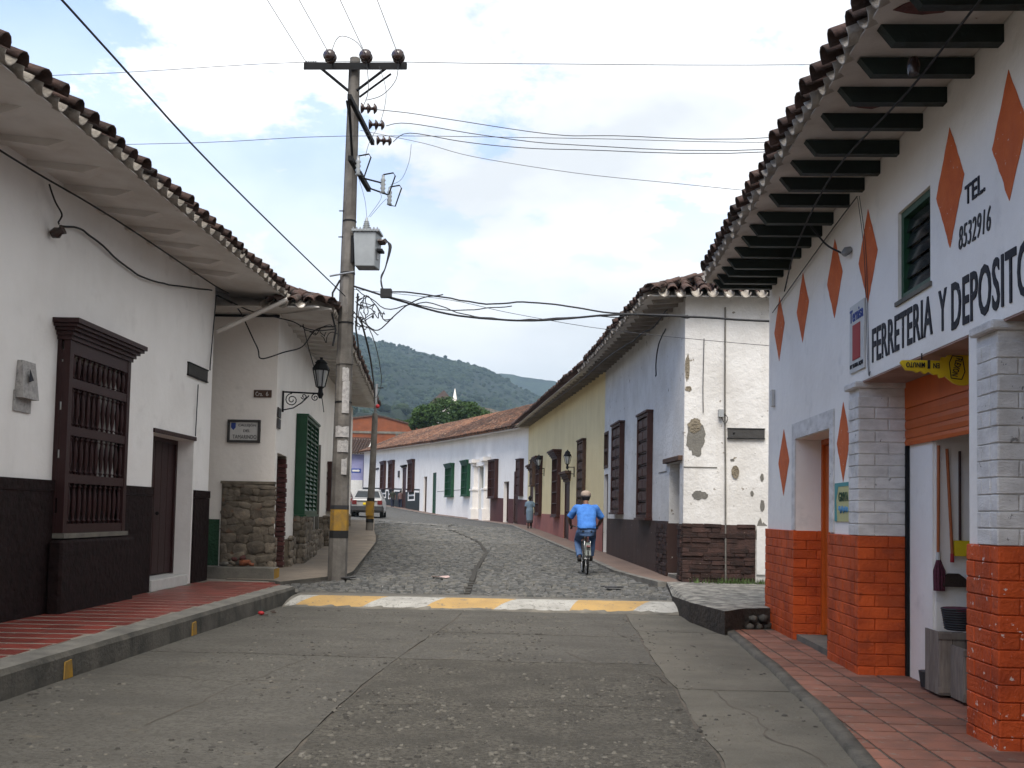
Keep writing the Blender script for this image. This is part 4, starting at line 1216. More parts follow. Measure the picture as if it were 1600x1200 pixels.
# window box with four rows of turned balusters
ws0, ws1, wz0, wz1, wp = 11.98, 13.86, 1.20, 3.53, 0.16
fr = MB()
ft = 0.10
for (a, b) in ((ws0, ws0 + ft), (ws1 - ft, ws1)): fr.fbox(FL, a, b, wp - 0.08, wp, wz0, wz1)
rails = [wz0, wz0 + 0.66, wz0 + 1.24, wz0 + 1.82, wz1]
for i, z in enumerate(rails):
    a = z if i == 0 else z - 0.055; b = z + 0.11 if i < 4 else z
    if i == 4: a = z - 0.16
    if 0 < i < 4: a, b = z - 0.055, z + 0.055
    fr.fbox(FL, ws0 + ft, ws1 - ft, wp - 0.07, wp - 0.006, a, b)
for (a, b) in ((ws0, ws0 + .03), (ws1 - .03, ws1)):
    for z in rails:
        fr.fbox(FL, a, b, 0.052, wp - 0.081, max(wz0, z - 0.24), min(wz1 - .12, z + 0.24))
fr.fbox(FL, ws0, ws0 + 0.025, 0.002, 0.05, wz0, wz1); fr.fbox(FL, ws1 - 0.025, ws1, 0.002, 0.05, wz0, wz1)
win = fr.build('window', m_wood_l, h1)
c = MB()
for (a, b, o) in ((0, 0.05, 0.02), (0.05, 0.10, 0.05), (0.10, 0.14, 0.09), (0.14, 0.18, 0.13), (0.18, 0.24, 0.16)):
    c.fbox(FL, ws0 - o, ws1 + o, 0.003, wp + o, wz1 + 0.002 + a, wz1 + b)
c.build('cornice', m_wood_l, win)
MB().fbox(FL, ws0 - .03, ws1 + .03, 0.048, wp + 0.035, wz0 - 0.06, wz0 - 0.002).build('sill', m_concrete, win)
bm_ = MB()
H = 0.47
bm_.tube([(0, 0, z * H) for z in (0, .05, .06, .09, .10, .16, .3, .5, .7, .84, .9, .91, .94, .95, 1)],
         [.016, .016, .028, .028, .015, .017, .026, .031, .026, .017, .015, .028, .028, .016, .016], 7)
bal = bm_.mesh('baluster', m_wood_l)
for r in range(4):
    za = rails[r] + (0.11 if r == 0 else 0.055); zb = rails[r + 1] - (0.16 if r == 3 else 0.055)
    for k in range(11):
        s = ws0 + ft + (ws1 - ws0 - 2 * ft) * (k + 0.5) / 11
        q = FL.P(s, wp - 0.038, za)
        o = place('baluster', bal, q, win)
        o.matrix_local = Matrix.Translation(o.location) @ Matrix.Diagonal((1, 1, (zb - za) / H, 1))
sh = MB()
for k in range(2):
    a = 12.15 + 0.775 * k
    sh.fbox(FL, a + .01, a + .765, -0.25, -0.2, 1.31, 3.39)
    for (z0, z1) in ((1.4, 2.0), (2.1, 2.7), (2.8, 3.3)):
        sh.fbox(FL, a + .12, a + .65, -0.2, -0.17, z0, z1)
sh.build('inner_shutter', m_wood_l, win)
# door
D = door(h1, FL, 15.22, 17.1, 0.43, 2.66, 0.30, m_wood_l, 6)
MB().fbox(FL, 15.23, 16.85, -0.5, 0.06, 0.25, 0.425).build('door_step', m_signw, h1, bevel=0.01)
MB().fbox(FL, 15.2, 17.15, 0.002, 0.03, 2.665, 2.73).build('lintel', m_wood_l, h1)
roof(h1, FL, 0.5, 20.6, 1.16, 5.15, 5.46, 4.5, R(22), m_soffit_l, m_tile, 0.35, wall_z=0.10, hang=0.12, lift=0.014, tiles_to=18.3)  # slab carried untiled past the wall end, added to shade the neighbouring eave
rafters(h1, FL, [1 + 0.92 * i + random.uniform(-.09, .09) for i in range(18)], 0.98, 5.105, m_soffit_l, 0.17, 0.12, 0.35, 0.0153, -0.05, 0.08)

# ================================================================== LEFT STONE CORNER HOUSE
L2a = (-5.42, 19.2)
dl = Vector((-0.147, 1, 0)).normalized()
F2 = Frame(L2a, (L2a[0] + dl.x * 25, L2a[1] + dl.y * 25), True)
F2f = Frame(L2a, (-15.42, 19.2), False)
h2 = thing('stone_corner_house', (-5.42, 19.2, 0.3), 'white house with a rubble stone corner and green louvred window behind the concrete pole', 'house')
mb = MB()
SH2 = 0.026
wall_grid(mb, F2, 0.08, 25, 0.0, 5.28, 5.95, 0.5, [(0.26, 1.78, 0.2, 2.62), (3.3, 6.5, 1.45, 3.6), (7.25, 8.45, 0.4, 3.2), (12.0, 13.9, 1.5, 2.7)])
wall_grid(mb, F2f, 0.013, 7, 0.0, 5.28, 5.28, 0.08, [])
mb.fbox(F2, 24.7, 25, -7, -.5, 0, 5.95)
mb.fbox(F2, 0.52, 8.5, -3.2, -3.0, 0, 5.0)
mb.build('wall', m_white, h2)
def stones(par, F, s0, s1, z0, z1, o, hmin, hmax, wmin, wmax, ms, name='stone', seed=1, depth=0.07, skip=None):
    rnd = random.Random(seed)
    z = z0
    while z < z1 - 0.03:
        h = min(rnd.uniform(hmin, hmax), z1 - z)
        if z1 - z - h < 0.05: h = z1 - z
        s = s0
        while s < s1 - 0.02:
            w = min(rnd.uniform(wmin, wmax), s1 - s)
            if s1 - s - w < wmin * 0.5: w = s1 - s
            if not (skip and skip(s + w / 2, z + h / 2)):
                c_ = F.P(s + w / 2, o, z + h / 2 + rnd.uniform(-.035, .035))
                ob = bpy.data.objects.new(name, rnd.choice(ms)); COL.objects.link(ob); ob.parent = par
                ob.matrix_local = Matrix.Translation(c_ - WLOC[par]) @ F.rot().to_4x4() @ Matrix.Rotation(rnd.uniform(-.25, .25), 4, 'Y') @ Matrix.Diagonal((w * .99, depth * rnd.uniform(.8, 1.3), h * .98, 1))
            s += w
        z += h
rocks = [rockmesh('stone', 1.03, 1, 1.04, m_stone, 100 + i, 0.17, 3) for i in range(7)]
SM = MB()
SM.fbox(F2f, -0.02, 1.0, 0.002, 0.035, 0.2, 2.03)
sd_ = SM.build('stone_dado', m_stone_m, h2)
stones(sd_, F2f, -0.03, 0.98, 0.22, 1.98, 0.03, 0.09, 0.22, 0.10, 0.34, rocks, seed=4)
MB().fbox(F2f, -0.03, 1.02, 0.0, 0.07, 2.0, 2.05).build('dado_coping', m_stone_m, h2)
MB().fbox(F2f, 1.03, 4.0, 0.002, 0.03, 0.2, 1.32).build('green_dado', m_greend, h2)
# doorway with bare brick jamb
JB = MB().fbox(F2, 1.66, 1.775, -0.42, -0.002, 0.2, 2.62).build('brick_jamb', m_stone_m, h2)
k = 0; z = 0.28
while z < 2.58:
    brick('brick', F2, 1.60, 1.765, -0.30 if k % 2 else -0.36, 0.012 + random.uniform(-.012, .012), z, z + 0.085, m_brk_red, JB); z += 0.10; k += 1
MB().fbox(F2, 0.27, 1.65, -0.5, -0.44, 0.2, 2.6).build('door', m_wood, h2)
# rubble plinths under the window and further along
for (a, b, o, z0, z1, sd) in ((2.75, 5.75, 0.30, 0.12, 0.80, 3), (3.3, 4.9, 0.26, 0.8, 1.36, 8), (0.06, 0.25, 0.03, 0.2, 0.95, 9), (1.8, 2.7, 0.12, 0.2, 0.95, 10), (5.8, 9.5, 0.16, 0.2, 1.0, 5), (9.5, 20, 0.3, 0.25, 1.35, 6)):
    co = MB().fbox(F2, a + .03, b - .03, 0.0, o, z0, z1 - .04).build('stone_plinth', m_stone_m, h2)
    far = a > 9
    stones(co, F2, a, b, z0, z1, o - 0.01, 0.12, 0.22, 0.14 if not far else .3, 0.34 if not far else .5, rocks, seed=sd)
    # the end that faces down the street
    FE = Frame(tuple(F2.P(a + .03, 0, 0))[:2], tuple(F2.P(a + .03, o, 0))[:2], True)
    if o > 0.14: stones(co, FE, 0.0, o, z0, z1, 0.0, 0.12, 0.22, 0.12, 0.2, rocks, seed=sd + 20, depth=.07)
proj_window(h2, F2, 3.35, 6.35, 1.42, 3.62, 0.24, m_greenw, 5, 3, 'louver')
door(h2, F2, 7.25, 8.45, 0.5, 3.2, 0.3, m_wood_old, 4)
for (a, b) in ((7.05, 7.25), (8.45, 8.65)):
    MB().fbox(F2, a, b, 0.003, 0.10, 0.3, 3.3).build('door_jamb', m_concrete, h2)
pw = MB()
for k in range(6): pw.fbox(F2, 12.1 + .3 * k, 12.2 + .3 * k, 0.02, 0.14, 1.5, 3.0)
for z in (1.5, 1.98, 2.46, 2.94): pw.fbox(F2, 12.05, 13.9, 0.01, 0.15, z, z + .08)
pw.build('window', m_wood, h2)
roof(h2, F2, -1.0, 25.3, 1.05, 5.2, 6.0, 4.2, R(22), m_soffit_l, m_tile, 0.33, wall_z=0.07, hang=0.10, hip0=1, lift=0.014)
roof(h2, F2f, -1.0, 6.0, 1.0, 5.2, 5.2, 4.2, R(22), m_soffit_l, m_tile, 0.33, wall_z=0.07, hang=0.10, hip0=1, lift=0.014, tiles_to=-0.15)
rafters(h2, F2, [0.6 + 0.8 * i for i in range(30)], 0.92, 5.18, m_soffit_l, 0.12, 0.08, 0.3, 0.03, -0.05, .06)
# prop under the eave corner and tie beam
MB().tube([(-6.22, 18.0, 4.70), (-4.98, 18.1, 5.32)], 0.045, 4).build('eave_prop', m_soffit_l, h2)
MB().fbox(F2f, 0.0, 3, 0.003, 0.03, 5.2, 5.245).build('wall_plate', m_metal_d, h2)
# concrete ledge with rubble at the foot of the stone corner
lg = MB().box(-8.2, -5.16, 18.42, 18.75, 0.1, 0.47)
ledge = lg.build('ledge', m_concrete, None, bevel=0.015)
tag(ledge, 'low concrete ledge at the foot of the rubble stone corner', 'ledge')
MB().box(-5.158, -5.148, 18.43, 18.74, 0.2, 0.45).build('yellow_end', m_yel, ledge)
rr = [rockmesh('rubble', 1, 1, 1, m_, 60 + i, 0.25, 2) for i, m_ in enumerate((m_brk_red, m_brick_plain, m_concrete, m_stone))]
RUB = ['grey concrete lump second from the left in the rubble heap', 'brown field stone between grey lumps in the rubble heap', 'grey concrete lump in the middle of the rubble heap', 'largest orange brick piece in the rubble heap on the ledge', 'dark brick piece resting on the largest orange one', 'grey concrete lump leftmost in the rubble heap', 'small orange brick piece at the right end of the rubble heap', 'dark brick piece on top of the brown field stone']
for i, (x, z, s, m) in enumerate(((-6.1, .52, .11, 2), (-5.98, .53, .12, 3), (-5.86, .52, .12, 2), (-5.74, .55, .18, 1), (-5.8, .63, .13, 0), (-6.2, .5, .09, 2), (-5.62, .52, .10, 1), (-5.95, .60, .10, 0))):
    o = place('rubble_stone', rr[m], (x, 18.55 + .06 * (i % 3), z))
    o.matrix_local = Matrix.Translation(o.location) @ Matrix.Rotation(i * 1.3, 4, 'Z') @ Matrix.Rotation(.3, 4, 'X') @ Matrix.Diagonal((s, s * .8, s * .6, 1))
    tag(o, RUB[i], 'rubble', 'rubble on the ledge')
# pavement of this house
mb = MB()
def l2x(y): return L2a[0] - 0.147 * (y - 19.2)
ysl = [18.25 + 0.75 * i for i in range(35)]
vs = []
def edge2(y): return lerp1([(18.2, -5.05), (18.6, -4.6), (19.9, -4.05), (32, -5.75), (36, -6.55), (44, -8.0)], y)
for y in ysl:
    z = gz(l2x(y), y) + 0.05 + (0.13 if y > 32 else 0)
    xe = edge2(y)
    vs += [(l2x(y) - 0.7 if y < 19.2 else l2x(y) - .1, y, z), (xe - .12, y, z), (xe, y, z - .02), (xe + .02, y, z - .35)]
mb.add(vs, [(i * 4 + j, i * 4 + j + 1, (i + 1) * 4 + j + 1, (i + 1) * 4 + j) for i in range(len(ysl) - 1) for j in range(3)])
for i in range(len(mb.f)):
    if i % 3 == 2: mb.mi[i] = 1
mb.add(vs[:4] + [(vs[0][0], vs[0][1], -.1)], [(0, 1, 2, 3, 4)], 1)
structure('far_left_pavement', mb, [m_walk_g, m_kerb])
m_soffit_d = mat('darker_rafter_whitewash', (0.30, 0.27, 0.235), (0.18, 0.16, 0.14), 3, 0.9, 0.9, 0.3, 20)  # darker tone of the soffit whitewash, so the rafters read as lines
# ================================================================== RIGHT HAND ROW OF HOUSES
A_, B_, C_, D_, E_ = (2.3, 19.3), (1.27, 30.1), (-1.70, 53.0), (-9.25, 76.6), (-16.3, 97.8)
# --- peeling white house
F1 = Frame(A_, B_, False); F1s = Frame(A_, (12.3, 19.3), True)
r1 = thing('peeling_house', (2.3, 19.3, 0.3), 'white house with peeling corner, tall brown shuttered windows and maroon dado facing the side street', 'house')
n1 = F1.len
mb = MB()
wall_grid(mb, F1, 0, n1, 0.0, 5.70, 5.80, 0.5, [(0.35, 1.32, 0.3, 2.60), (3.2, 4.5, 1.5, 3.8), (7.15, 8.8, 1.6, 3.9), (10.0, 10.8, 0.3, 2.72), (10.0, 10.82, 2.9, 3.95)])
mb.fbox(F1, n1 - .3, n1 - .002, -7, -.5, 0, 5.8)
mb.build('wall', m_white_old, r1)
mb = MB(); wall_grid(mb, F1s, 0.0, 8, 0.0, 5.70, 5.70, 0.45, [])
mb.build('wall', m_white_old, r1)
MB().fbox(F1, 1.36, 9.98, 0.002, 0.022, 0.0, 1.45).build('dado', m_maroon, r1)
MB().fbox(F1, 10.81, n1, 0.002, 0.022, 0.0, 1.5).build('dado', m_maroon, r1)
bd = MB().fbox(F1s, 0.0, 1.34, 0.002, 0.02, 0.0, 1.41).build('brick_dado', m_brk_dark, r1)
rnd = random.Random(21)
z = 0.3
while z < 1.36:
    h = rnd.uniform(0.065, 0.10) if z > 0.5 else rnd.uniform(0.1, 0.15)
    s = -0.02
    while s < 1.3:
        w = rnd.uniform(0.16, 0.42) if s > 0.05 or rnd.random() < .6 else rnd.uniform(.1, .2)
        e = min(s + w, 1.33)
        if not (s > 0.6 and z > 0.95 and rnd.random() < 0.5):
            brick('brick', F1s, s + .006, e - .006, -.04, rnd.uniform(0.022, 0.055), z + .005, z + h - .006, m_brk_dark, bd, rnd.uniform(-.03, .03))
        s = e
    z += h
bd2 = MB().fbox(F1, 0.0, 0.34, 0.002, 0.02, 0.0, 1.41).build('brick_dado', m_brk_dark, r1)
bd3 = MB().fbox(F1, 1.33, 2.5, 0.023, 0.03, 0.0, 1.41).build('brick_dado', m_brk_dark, r1)
z = 0.36
while z < 1.36:
    h = rnd.uniform(0.07, 0.10)
    for (a, b) in ((0.03, 0.335), (1.33, 2.5)):
        s = a
        while s < b - 0.03:
            e = min(b, s + rnd.uniform(.18, .32))
            brick('brick', F1, s + .006, e - .006, -.03, rnd.uniform(0.03, 0.055), z + .005, z + h - .006, m_brk_dark, bd2 if b < 1 else bd3); s = e
    z += h
door(r1, F1, 0.35, 1.32, 0.42, 2.6, 0.42, m_wood_old, 4)
MB().fbox(F1, 0.352, 1.318, -0.40, 0.0, 0.3, 0.41).build('door_step', m_concrete, r1)
for (a, b) in ((0.34, 0.352), (1.318, 1.33)):
    MB().fbox(F1, a, b, -0.3, 0.024, 0.42, 1.41).build('jamb_paint', m_maroon, r1)
MB().fbox(F1, 0.1, 1.6, -0.1, 0.09, 2.605, 2.70).build('timber_lintel', m_wood_old, r1, bevel=0.01)
proj_window(r1, F1, 3.15, 4.5, 1.5, 3.82, 0.13, m_wood, 8, 2, 'panel')
proj_window(r1, F1, 7.1, 8.6, 1.62, 3.94, 0.13, m_wood, 8, 2, 'panel')
door(r1, F1, 10.0, 10.8, 0.5, 2.72, 0.12, m_wood, 3)
uw = MB()
for (a, b, c, d) in ((10.0, 10.07, 2.9, 3.95), (10.75, 10.82, 2.9, 3.95), (10.07, 10.75, 2.9, 2.98), (10.07, 10.75, 3.38, 3.46), (10.07, 10.75, 3.88, 3.95)):
    uw.fbox(F1, a, b, -0.1, 0.02, c, d)
U = uw.build('window', m_wood_old, r1)
for (c, d) in ((2.985, 3.375), (3.465, 3.875)): MB().fbox(F1, 10.075, 10.745, -0.09, -0.06, c, d).build('pane', m_glass, U)
def patch(root, F, s, z, w, h, m, o=0.004, seed=0, name='peeled_patch', n=30):
    rnd = random.Random(seed); pts = []
    for i in range(n):
        a = 2 * math.pi * i / n
        k = 1 + .32 * mnoise.noise(Vector((math.cos(a) * 1.5, math.sin(a) * 1.5, seed * 3.1))) + .22 * mnoise.noise(Vector((math.cos(a) * 5, math.sin(a) * 5, seed))) + rnd.uniform(-.07, .07)
        pts.append(F.P(s + w / 2 * math.cos(a) * k, 0.002, z + h / 2 * math.sin(a) * k))
    return MB().poly(pts, F.n * o).build(name, m, root)
patch(r1, F1s, 0.22, 3.03, 0.36, 0.62, m_gcem, 0.006, 1); patch(r1, F1s, 0.20, 3.26, 0.26, 0.26, m_mud, 0.012, 2)
patch(r1, F1s, 0.30, 1.95, 0.28, 0.17, m_gcem, 0.006, 3); patch(r1, F1s, 0.96, 2.40, 0.15, 0.26, m_mud, 0.02, 4, n=9)
patch(r1, F1s, 1.44, 1.30, 0.2, 0.44, m_gcem, 0.01, 5); patch(r1, F1s, 1.46, 1.78, 0.09, 0.2, m_gcem, 0.004, 7)
patch(r1, F1s, 1.27, 2.0, 0.06, 0.1, m_gcem, 0.004, 8); patch(r1, F1s, 0.05, 4.35, 0.09, 0.5, m_mud, 0.006, 9); patch(r1, F1s, 0.07, 3.95, 0.13, 0.1, m_mud, 0.006, 10)
patch(r1, F1s, 0.9, 2.62, 0.08, 0.05, m_gcem, 0.004, 12); patch(r1, F1s, 1.45, 2.3, 0.07, 0.14, m_gcem, 0.004, 13)
MB().fbox(F1s, 1.36, 1.62, 0.002, 0.03, 0.5, 1.4).build('white_patch', m_white_old, r1)
MB().fbox(F1s, 0.0, 0.62, 0.003, 0.012, 2.47, 2.485).build('plaster_line', m_gcem, r1)
MB().fbox(F1, 1.6, 2.4, 0.003, 0.012, 2.45, 2.465).build('plaster_line', m_gcem, r1)
roof(r1, F1, -0.30, n1 + 0.0, 0.74, 5.64, 5.74, 4.4, R(22), m_soffit, m_tile, 0.30, wall_z=0.07, hang=0.10, hip0=1, lift=0.014)
roof(r1, F1s, -0.74, 7.0, 0.30, 5.64, 5.64, 4.4, R(22), m_white_old, m_tile, 0.30, wall_z=0.07, hang=0.10, hip0=1, lift=0.014)
rafters(r1, F1, [0.2 + 0.5 * i for i in range(22)], 0.62, 5.585, m_soffit_d, 0.07, 0.09, 0.05, 0.009, -.05, .06)

# --- yellow house
Fy = Frame(B_, C_, False)
r2 = thing('yellow_house', (*B_, 0.45), 'yellow house with pink dado and brown windows, between two white houses', 'house')
n2 = Fy.len
house_box(r2, Fy, 0.003, n2, 6, 0.0, 5.80, 6.05, 0.4, [(7.2, 8.6, 0.3, 2.75), (20.2, 21.7, 0.5, 3.6)], m_yellow)
def dado_sloped(root, F, spans, z0, zt0, zt1, o, m, name='dado'):
    L = F.len
    zt = lambda s: zt0 + (zt1 - zt0) * s / L
    mb = MB(); P = F.P
    for (a, b) in spans:
        mb.hexa([P(a, 0.002, z0), P(b, 0.002, z0), P(b, o, z0), P(a, o, z0), P(a, 0.002, zt(a)), P(b, 0.002, zt(b)), P(b, o, zt(b)), P(a, o, zt(a))])
    return mb.build(name, m, root)
dado_sloped(r2, Fy, ((0.01, 7.19), (8.61, 20.19), (21.71, n2)), 0.2, 1.50, 1.56, 0.025, m_pink)
proj_window(r2, Fy, 3.5, 4.8, 1.7, 4.0, 0.12, m_wood_old, 7, 2, 'panel')
door(r2, Fy, 7.2, 8.6, 0.62, 2.75, 0.03, m_wood, 4); cornice(r2, Fy, 7.1, 8.7, 2.76, 0.36, 0.22, m_wood_old, 4)
proj_window(r2, Fy, 9.8, 11.5, 1.46, 3.78, 0.16, m_wood, 5, 2, 'bars', 0.2)
proj_window(r2, Fy, 16.3, 17.8, 1.5, 3.88, 0.16, m_wood, 5, 2, 'bars', 0.2)
proj_window(r2, Fy, 18.8, 20.0, 2.9, 4.1, 0.22, m_wood_old, 3, 2, 'panel')
door(r2, Fy, 20.2, 21.7, 0.9, 3.6, 0.03, m_wood, 4); cornice(r2, Fy, 20.1, 21.8, 3.61, 0.35, 0.25, m_wood_old, 4)
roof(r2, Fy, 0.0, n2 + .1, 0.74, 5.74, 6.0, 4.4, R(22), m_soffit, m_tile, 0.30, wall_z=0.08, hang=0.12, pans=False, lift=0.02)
rafters(r2, Fy, [0.5 + 0.7 * i for i in range(32)], 0.62, 5.68, m_soffit_d, 0.07, 0.09, 0.05, 0.0113, -.05, .07)

# --- long white house with green windows and a portal
F3 = Frame(C_, D_, False); n3 = F3.len
r3 = thing('long_white_house', (*C_, 0.95), 'long white house with green barred windows, a columned portal and an orange tile roof', 'house')
house_box(r3, F3, 0.003, n3, 6, 0.3, 6.0, 6.72, 0.4, [(1.8, 2.7, 0.5, 3.8), (3.75, 4.9, 0.5, 3.3), (9.2, 11.0, 0.6, 4.35)], m_white)
dado_sloped(r3, F3, ((0.01, 1.79), (2.71, 3.74), (4.91, 7.9)), 0.4, 2.24, 2.9, 0.025, m_maroon2)
proj_window(r3, F3, 0.8, 1.65, 2.5, 4.38, 0.22, m_wood, 4, 1, 'panel')
door(r3, F3, 1.8, 2.7, 1.03, 3.8, 0.03, m_wood, 3); door(r3, F3, 3.75, 4.9, 1.1, 3.3, 0.22, m_wood, 3)
proj_window(r3, F3, 6.2, 7.9, 2.42, 4.6, 0.22, m_wood, 4, 2, 'bars')
door(r3, F3, 9.2, 11.0, 1.2, 4.35, 0.25, m_greenw, 4)
for s in (8.6, 11.6):
    c = MB()
    c.fbox(F3, s - .42, s + .42, 0.002, 0.45, 0.8, 1.75); c.fbox(F3, s - .32, s + .32, 0.002, 0.35, 1.752, 2.9); c.fbox(F3, s - .38, s + .38, 0.002, 0.40, 2.902, 3.0)
    c.fbox(F3, s - .2, s + .2, 0.002, 0.26, 3.002, 4.45); c.fbox(F3, s - .32, s + .32, 0.002, .36, 4.452, 4.62); c.fbox(F3, s - .44, s + .44, 0.002, .46, 4.622, 4.85)
    pc = c.build('portal_column', m_white, r3)
MB().fbox(F3, 9.0, 11.2, 0.003, 0.16, 4.4, 4.66).build('portal_head', m_white, r3)
for (a, b) in ((13.5, 15.4), (18.6, 20.9)):
    proj_window(r3, F3, a, b, 2.62, 4.66, 0.22, m_greenw, 4, 2, 'bars', 0.12)
MB().fbox(F3, 11.9, n3, 0.002, 0.012, 3.02, 3.05).build('plaster_line', m_gcem, r3)
roof(r3, F3, 0.0, n3 + 0.1, 0.5, 5.93, 6.66, 5.0, R(24), m_white, m_tile_o, 0.32, eave=False, wall_z=0.05, hang=0.16)

F4 = Frame(D_, E_, False)
r4 = thing('far_white_house', (*D_, 1.4), 'far white house with black dado stepped under its windows, at the bend of the street', 'house')
L4 = 42.5
house_box(r4, F4, 0.003, L4, 6, 0.5, 6.72, 8.15, 0.4, [(0.4, 1.7, 0.8, 4.5), (4.1, 5.4, 0.8, 4.3), (13.7, 15.8, 1.2, 5.4), (33.5, 35.0, 2, 5.3)], m_white)
F4.len = L4
dado_sloped(r4, F4, ((7.1, 13.6), (15.9, 33.4), (35.1, L4)), 0.6, 3.2, 4.15, 0.03, m_blackd)
wb = MB()
def band(a, b, c, d): wb.fbox(F4, a, b, 0.031, 0.05, c, d)
zt = lambda s: 3.2 + 0.95 * s / L4
for (a, b) in ((7.1, 9.2), (12.3, 13.6), (16.0, 19.8), (23.4, 25.1), (28.7, 33.0)):
    wb.hexa([F4.P(a, .031, zt(a) - .3), F4.P(b, .031, zt(b) - .3), F4.P(b, .05, zt(b) - .3), F4.P(a, .05, zt(a) - .3), F4.P(a, .031, zt(a) - .14), F4.P(b, .031, zt(b) - .14), F4.P(b, .05, zt(b) - .14), F4.P(a, .05, zt(a) - .14)])
for (a, b) in ((9.4, 12.1), (20.0, 23.2), (25.3, 28.5)):
    band(a - .3, a, zt(a) - 1.0, zt(a) - .16); band(b, b + .3, zt(a) - 1.0, zt(a) - .16); band(a, b, zt(a) - 1.0, zt(a) - .86); band(a, b, zt(a) - .6, zt(a) - .46)
wb.build('white_band', m_white, r4)
door(r4, F4, 0.4, 1.7, 1.4, 4.5, 0.04, m_greenw, 3); door(r4, F4, 4.1, 5.4, 1.5, 4.3, 0.15, m_wood_old, 3); door(r4, F4, 13.7, 15.8, 1.8, 5.4, 0.06, m_wood, 4)
cornice(r4, F4, 13.6, 15.9, 5.41, 0.2, 0.2, m_metal_d, 2)
door(r4, F4, 33.5, 35, 2.6, 5.3, .2, m_wood_old, 3)
for (a, b, z0, z1) in ((9.6, 11.9, 3.2, 5.65), (20.2, 22.9, 3.62, 6.05), (25.5, 28.2, 3.7, 6.2)):
    proj_window(r4, F4, a, b, z0, z1, 0.22, m_wood, 4, 2, 'bars', 0.1)
sg = MB().fbox(F4, 30.5, 32.4, .003, .06, 5.8, 5.98).build('name_board', m_signwood)
tag(sg, 'small dark board high on the far white house left of its windows', 'sign')
sg = MB().fbox(F4, 17.2, 17.8, .003, .1, 4.6, 5.2).build('wall_plaque', m_signwood)
tag(sg, 'small dark plaque between door and window of the far white house', 'sign')
roof(r4, F4, 0.0, L4, 0.5, 6.68, 8.1, 5.0, R(24), m_white, m_tile_o, 0.32, eave=False, wall_z=0.05, hang=0.16)

# --- lilac house closing the bend, brick gable and tiled roof behind
r5 = thing('lilac_house', (-28, 118, 2.5), 'lilac house closing the view at the bend behind the parked car', 'house')
F5 = Frame((-22.95, 118.0), (-40, 118.0), False)
house_box(r5, F5, 0, 17, 6, 1.0, 8.1, 8.1, 0.4, [(4.0, 5.4, 2, 5.2)], m_lilac)
door(r5, F5, 4.0, 5.4, 2.4, 5.2, .2, m_wood, 3)
MB().fbox(F5, 0.0, 1.4, 0.002, 0.12, 2.4, 5.0).build('white_shutter', m_signw, r5)
roof(r5, F5, -0.4, 17, 0.5, 8.0, 8.0, 3.6, R(26), m_white, m_tile, 0.32, eave=False, hang=.14)
a = MB(); P = F5.P
a.poly([P(0.35, .02, 6.1), P(0.6, .02, 6.28), P(.6, .02, 6.2), P(1.25, .02, 6.2), P(1.25, .02, 6.0), P(.6, .02, 6.0), P(.6, .02, 5.92)], F5.n * .03)
ar = a.build('arrow_sign', m_signw); tag(ar, 'white arrow on a blue plate on the lilac house wall', 'sign')
MB().fbox(F5, .25, 1.4, .003, .018, 5.85, 6.35).build('plate', m_blue, ar)
r6 = thing('brick_building', (-24, 135, 3), 'bare orange brick building with a stepped gable behind the tiled roofs', 'building')
gp = [(-40, 11.5), (-33.5, 12.2), (-28.4, 13.6), (-24.94, 14.1), (-23.6, 13.92), (-20.2, 13.05), (-18.5, 12.7), (-13, 12.3), (-13, 3), (-40, 3)]
MB().poly([(x, 135, z) for x, z in gp], (0, 9, 0)).build('wall', m_brick_plain, r6)
for (a, b) in zip(gp[:7], gp[1:8]):
    MB().hexa([(a[0], 134.85, a[1]), (b[0], 134.85, b[1]), (b[0], 144.1, b[1]), (a[0], 144.1, a[1]), (a[0], 134.85, a[1] + .18), (b[0], 134.85, b[1] + .18), (b[0], 144.1, b[1] + .18), (a[0], 144.1, a[1] + .18)]).build('coping', m_tile, r6)
MB().box(-40, -13, 134.9, 134.998, 11.75, 12.05).build('concrete_band', m_concrete, r6)
for x in (-36, -28.2, -21.8, -16): MB().box(x - .2, x + .2, 134.88, 134.899, 3, 11.74).build('concrete_column', m_concrete, r6)

# --- church on the far side
ch = thing('church', (-24, 220, 4), 'church with dark pyramid roof and white spire among the trees under the hillside', 'church')
MB().box(-28.0, -23.2, 217.5, 222.5, 4, 24.6).build('tower', m_white, ch)
MB().add([(-28.4, 217, 24.6), (-22.9, 217, 24.6), (-22.9, 223, 24.6), (-28.4, 223, 24.6), (-25.6, 220, 27.9)], [(0, 1, 4), (1, 2, 4), (2, 3, 4), (3, 0, 4), (3, 2, 1, 0)]).build('tower_roof', m_trunk_hill, ch)
sp = MB(); sp.tube([(-23.1, 219, 10), (-23.1, 219, 24.3), (-23.1, 219, 25.0), (-23.1, 219, 25.01), (-23.1, 219, 28.1)], [.9, .9, .85, .62, .06], 8, sm=False)
sp.build('spire', m_white, ch)
MB().poly([(-22.2, 222, 8), (-22.2, 222, 25.0), (-15.5, 222, 24.2), (-13, 222, 23.5), (-13, 222, 8)], (0, 10, 0)).build('nave', m_concrete, ch)

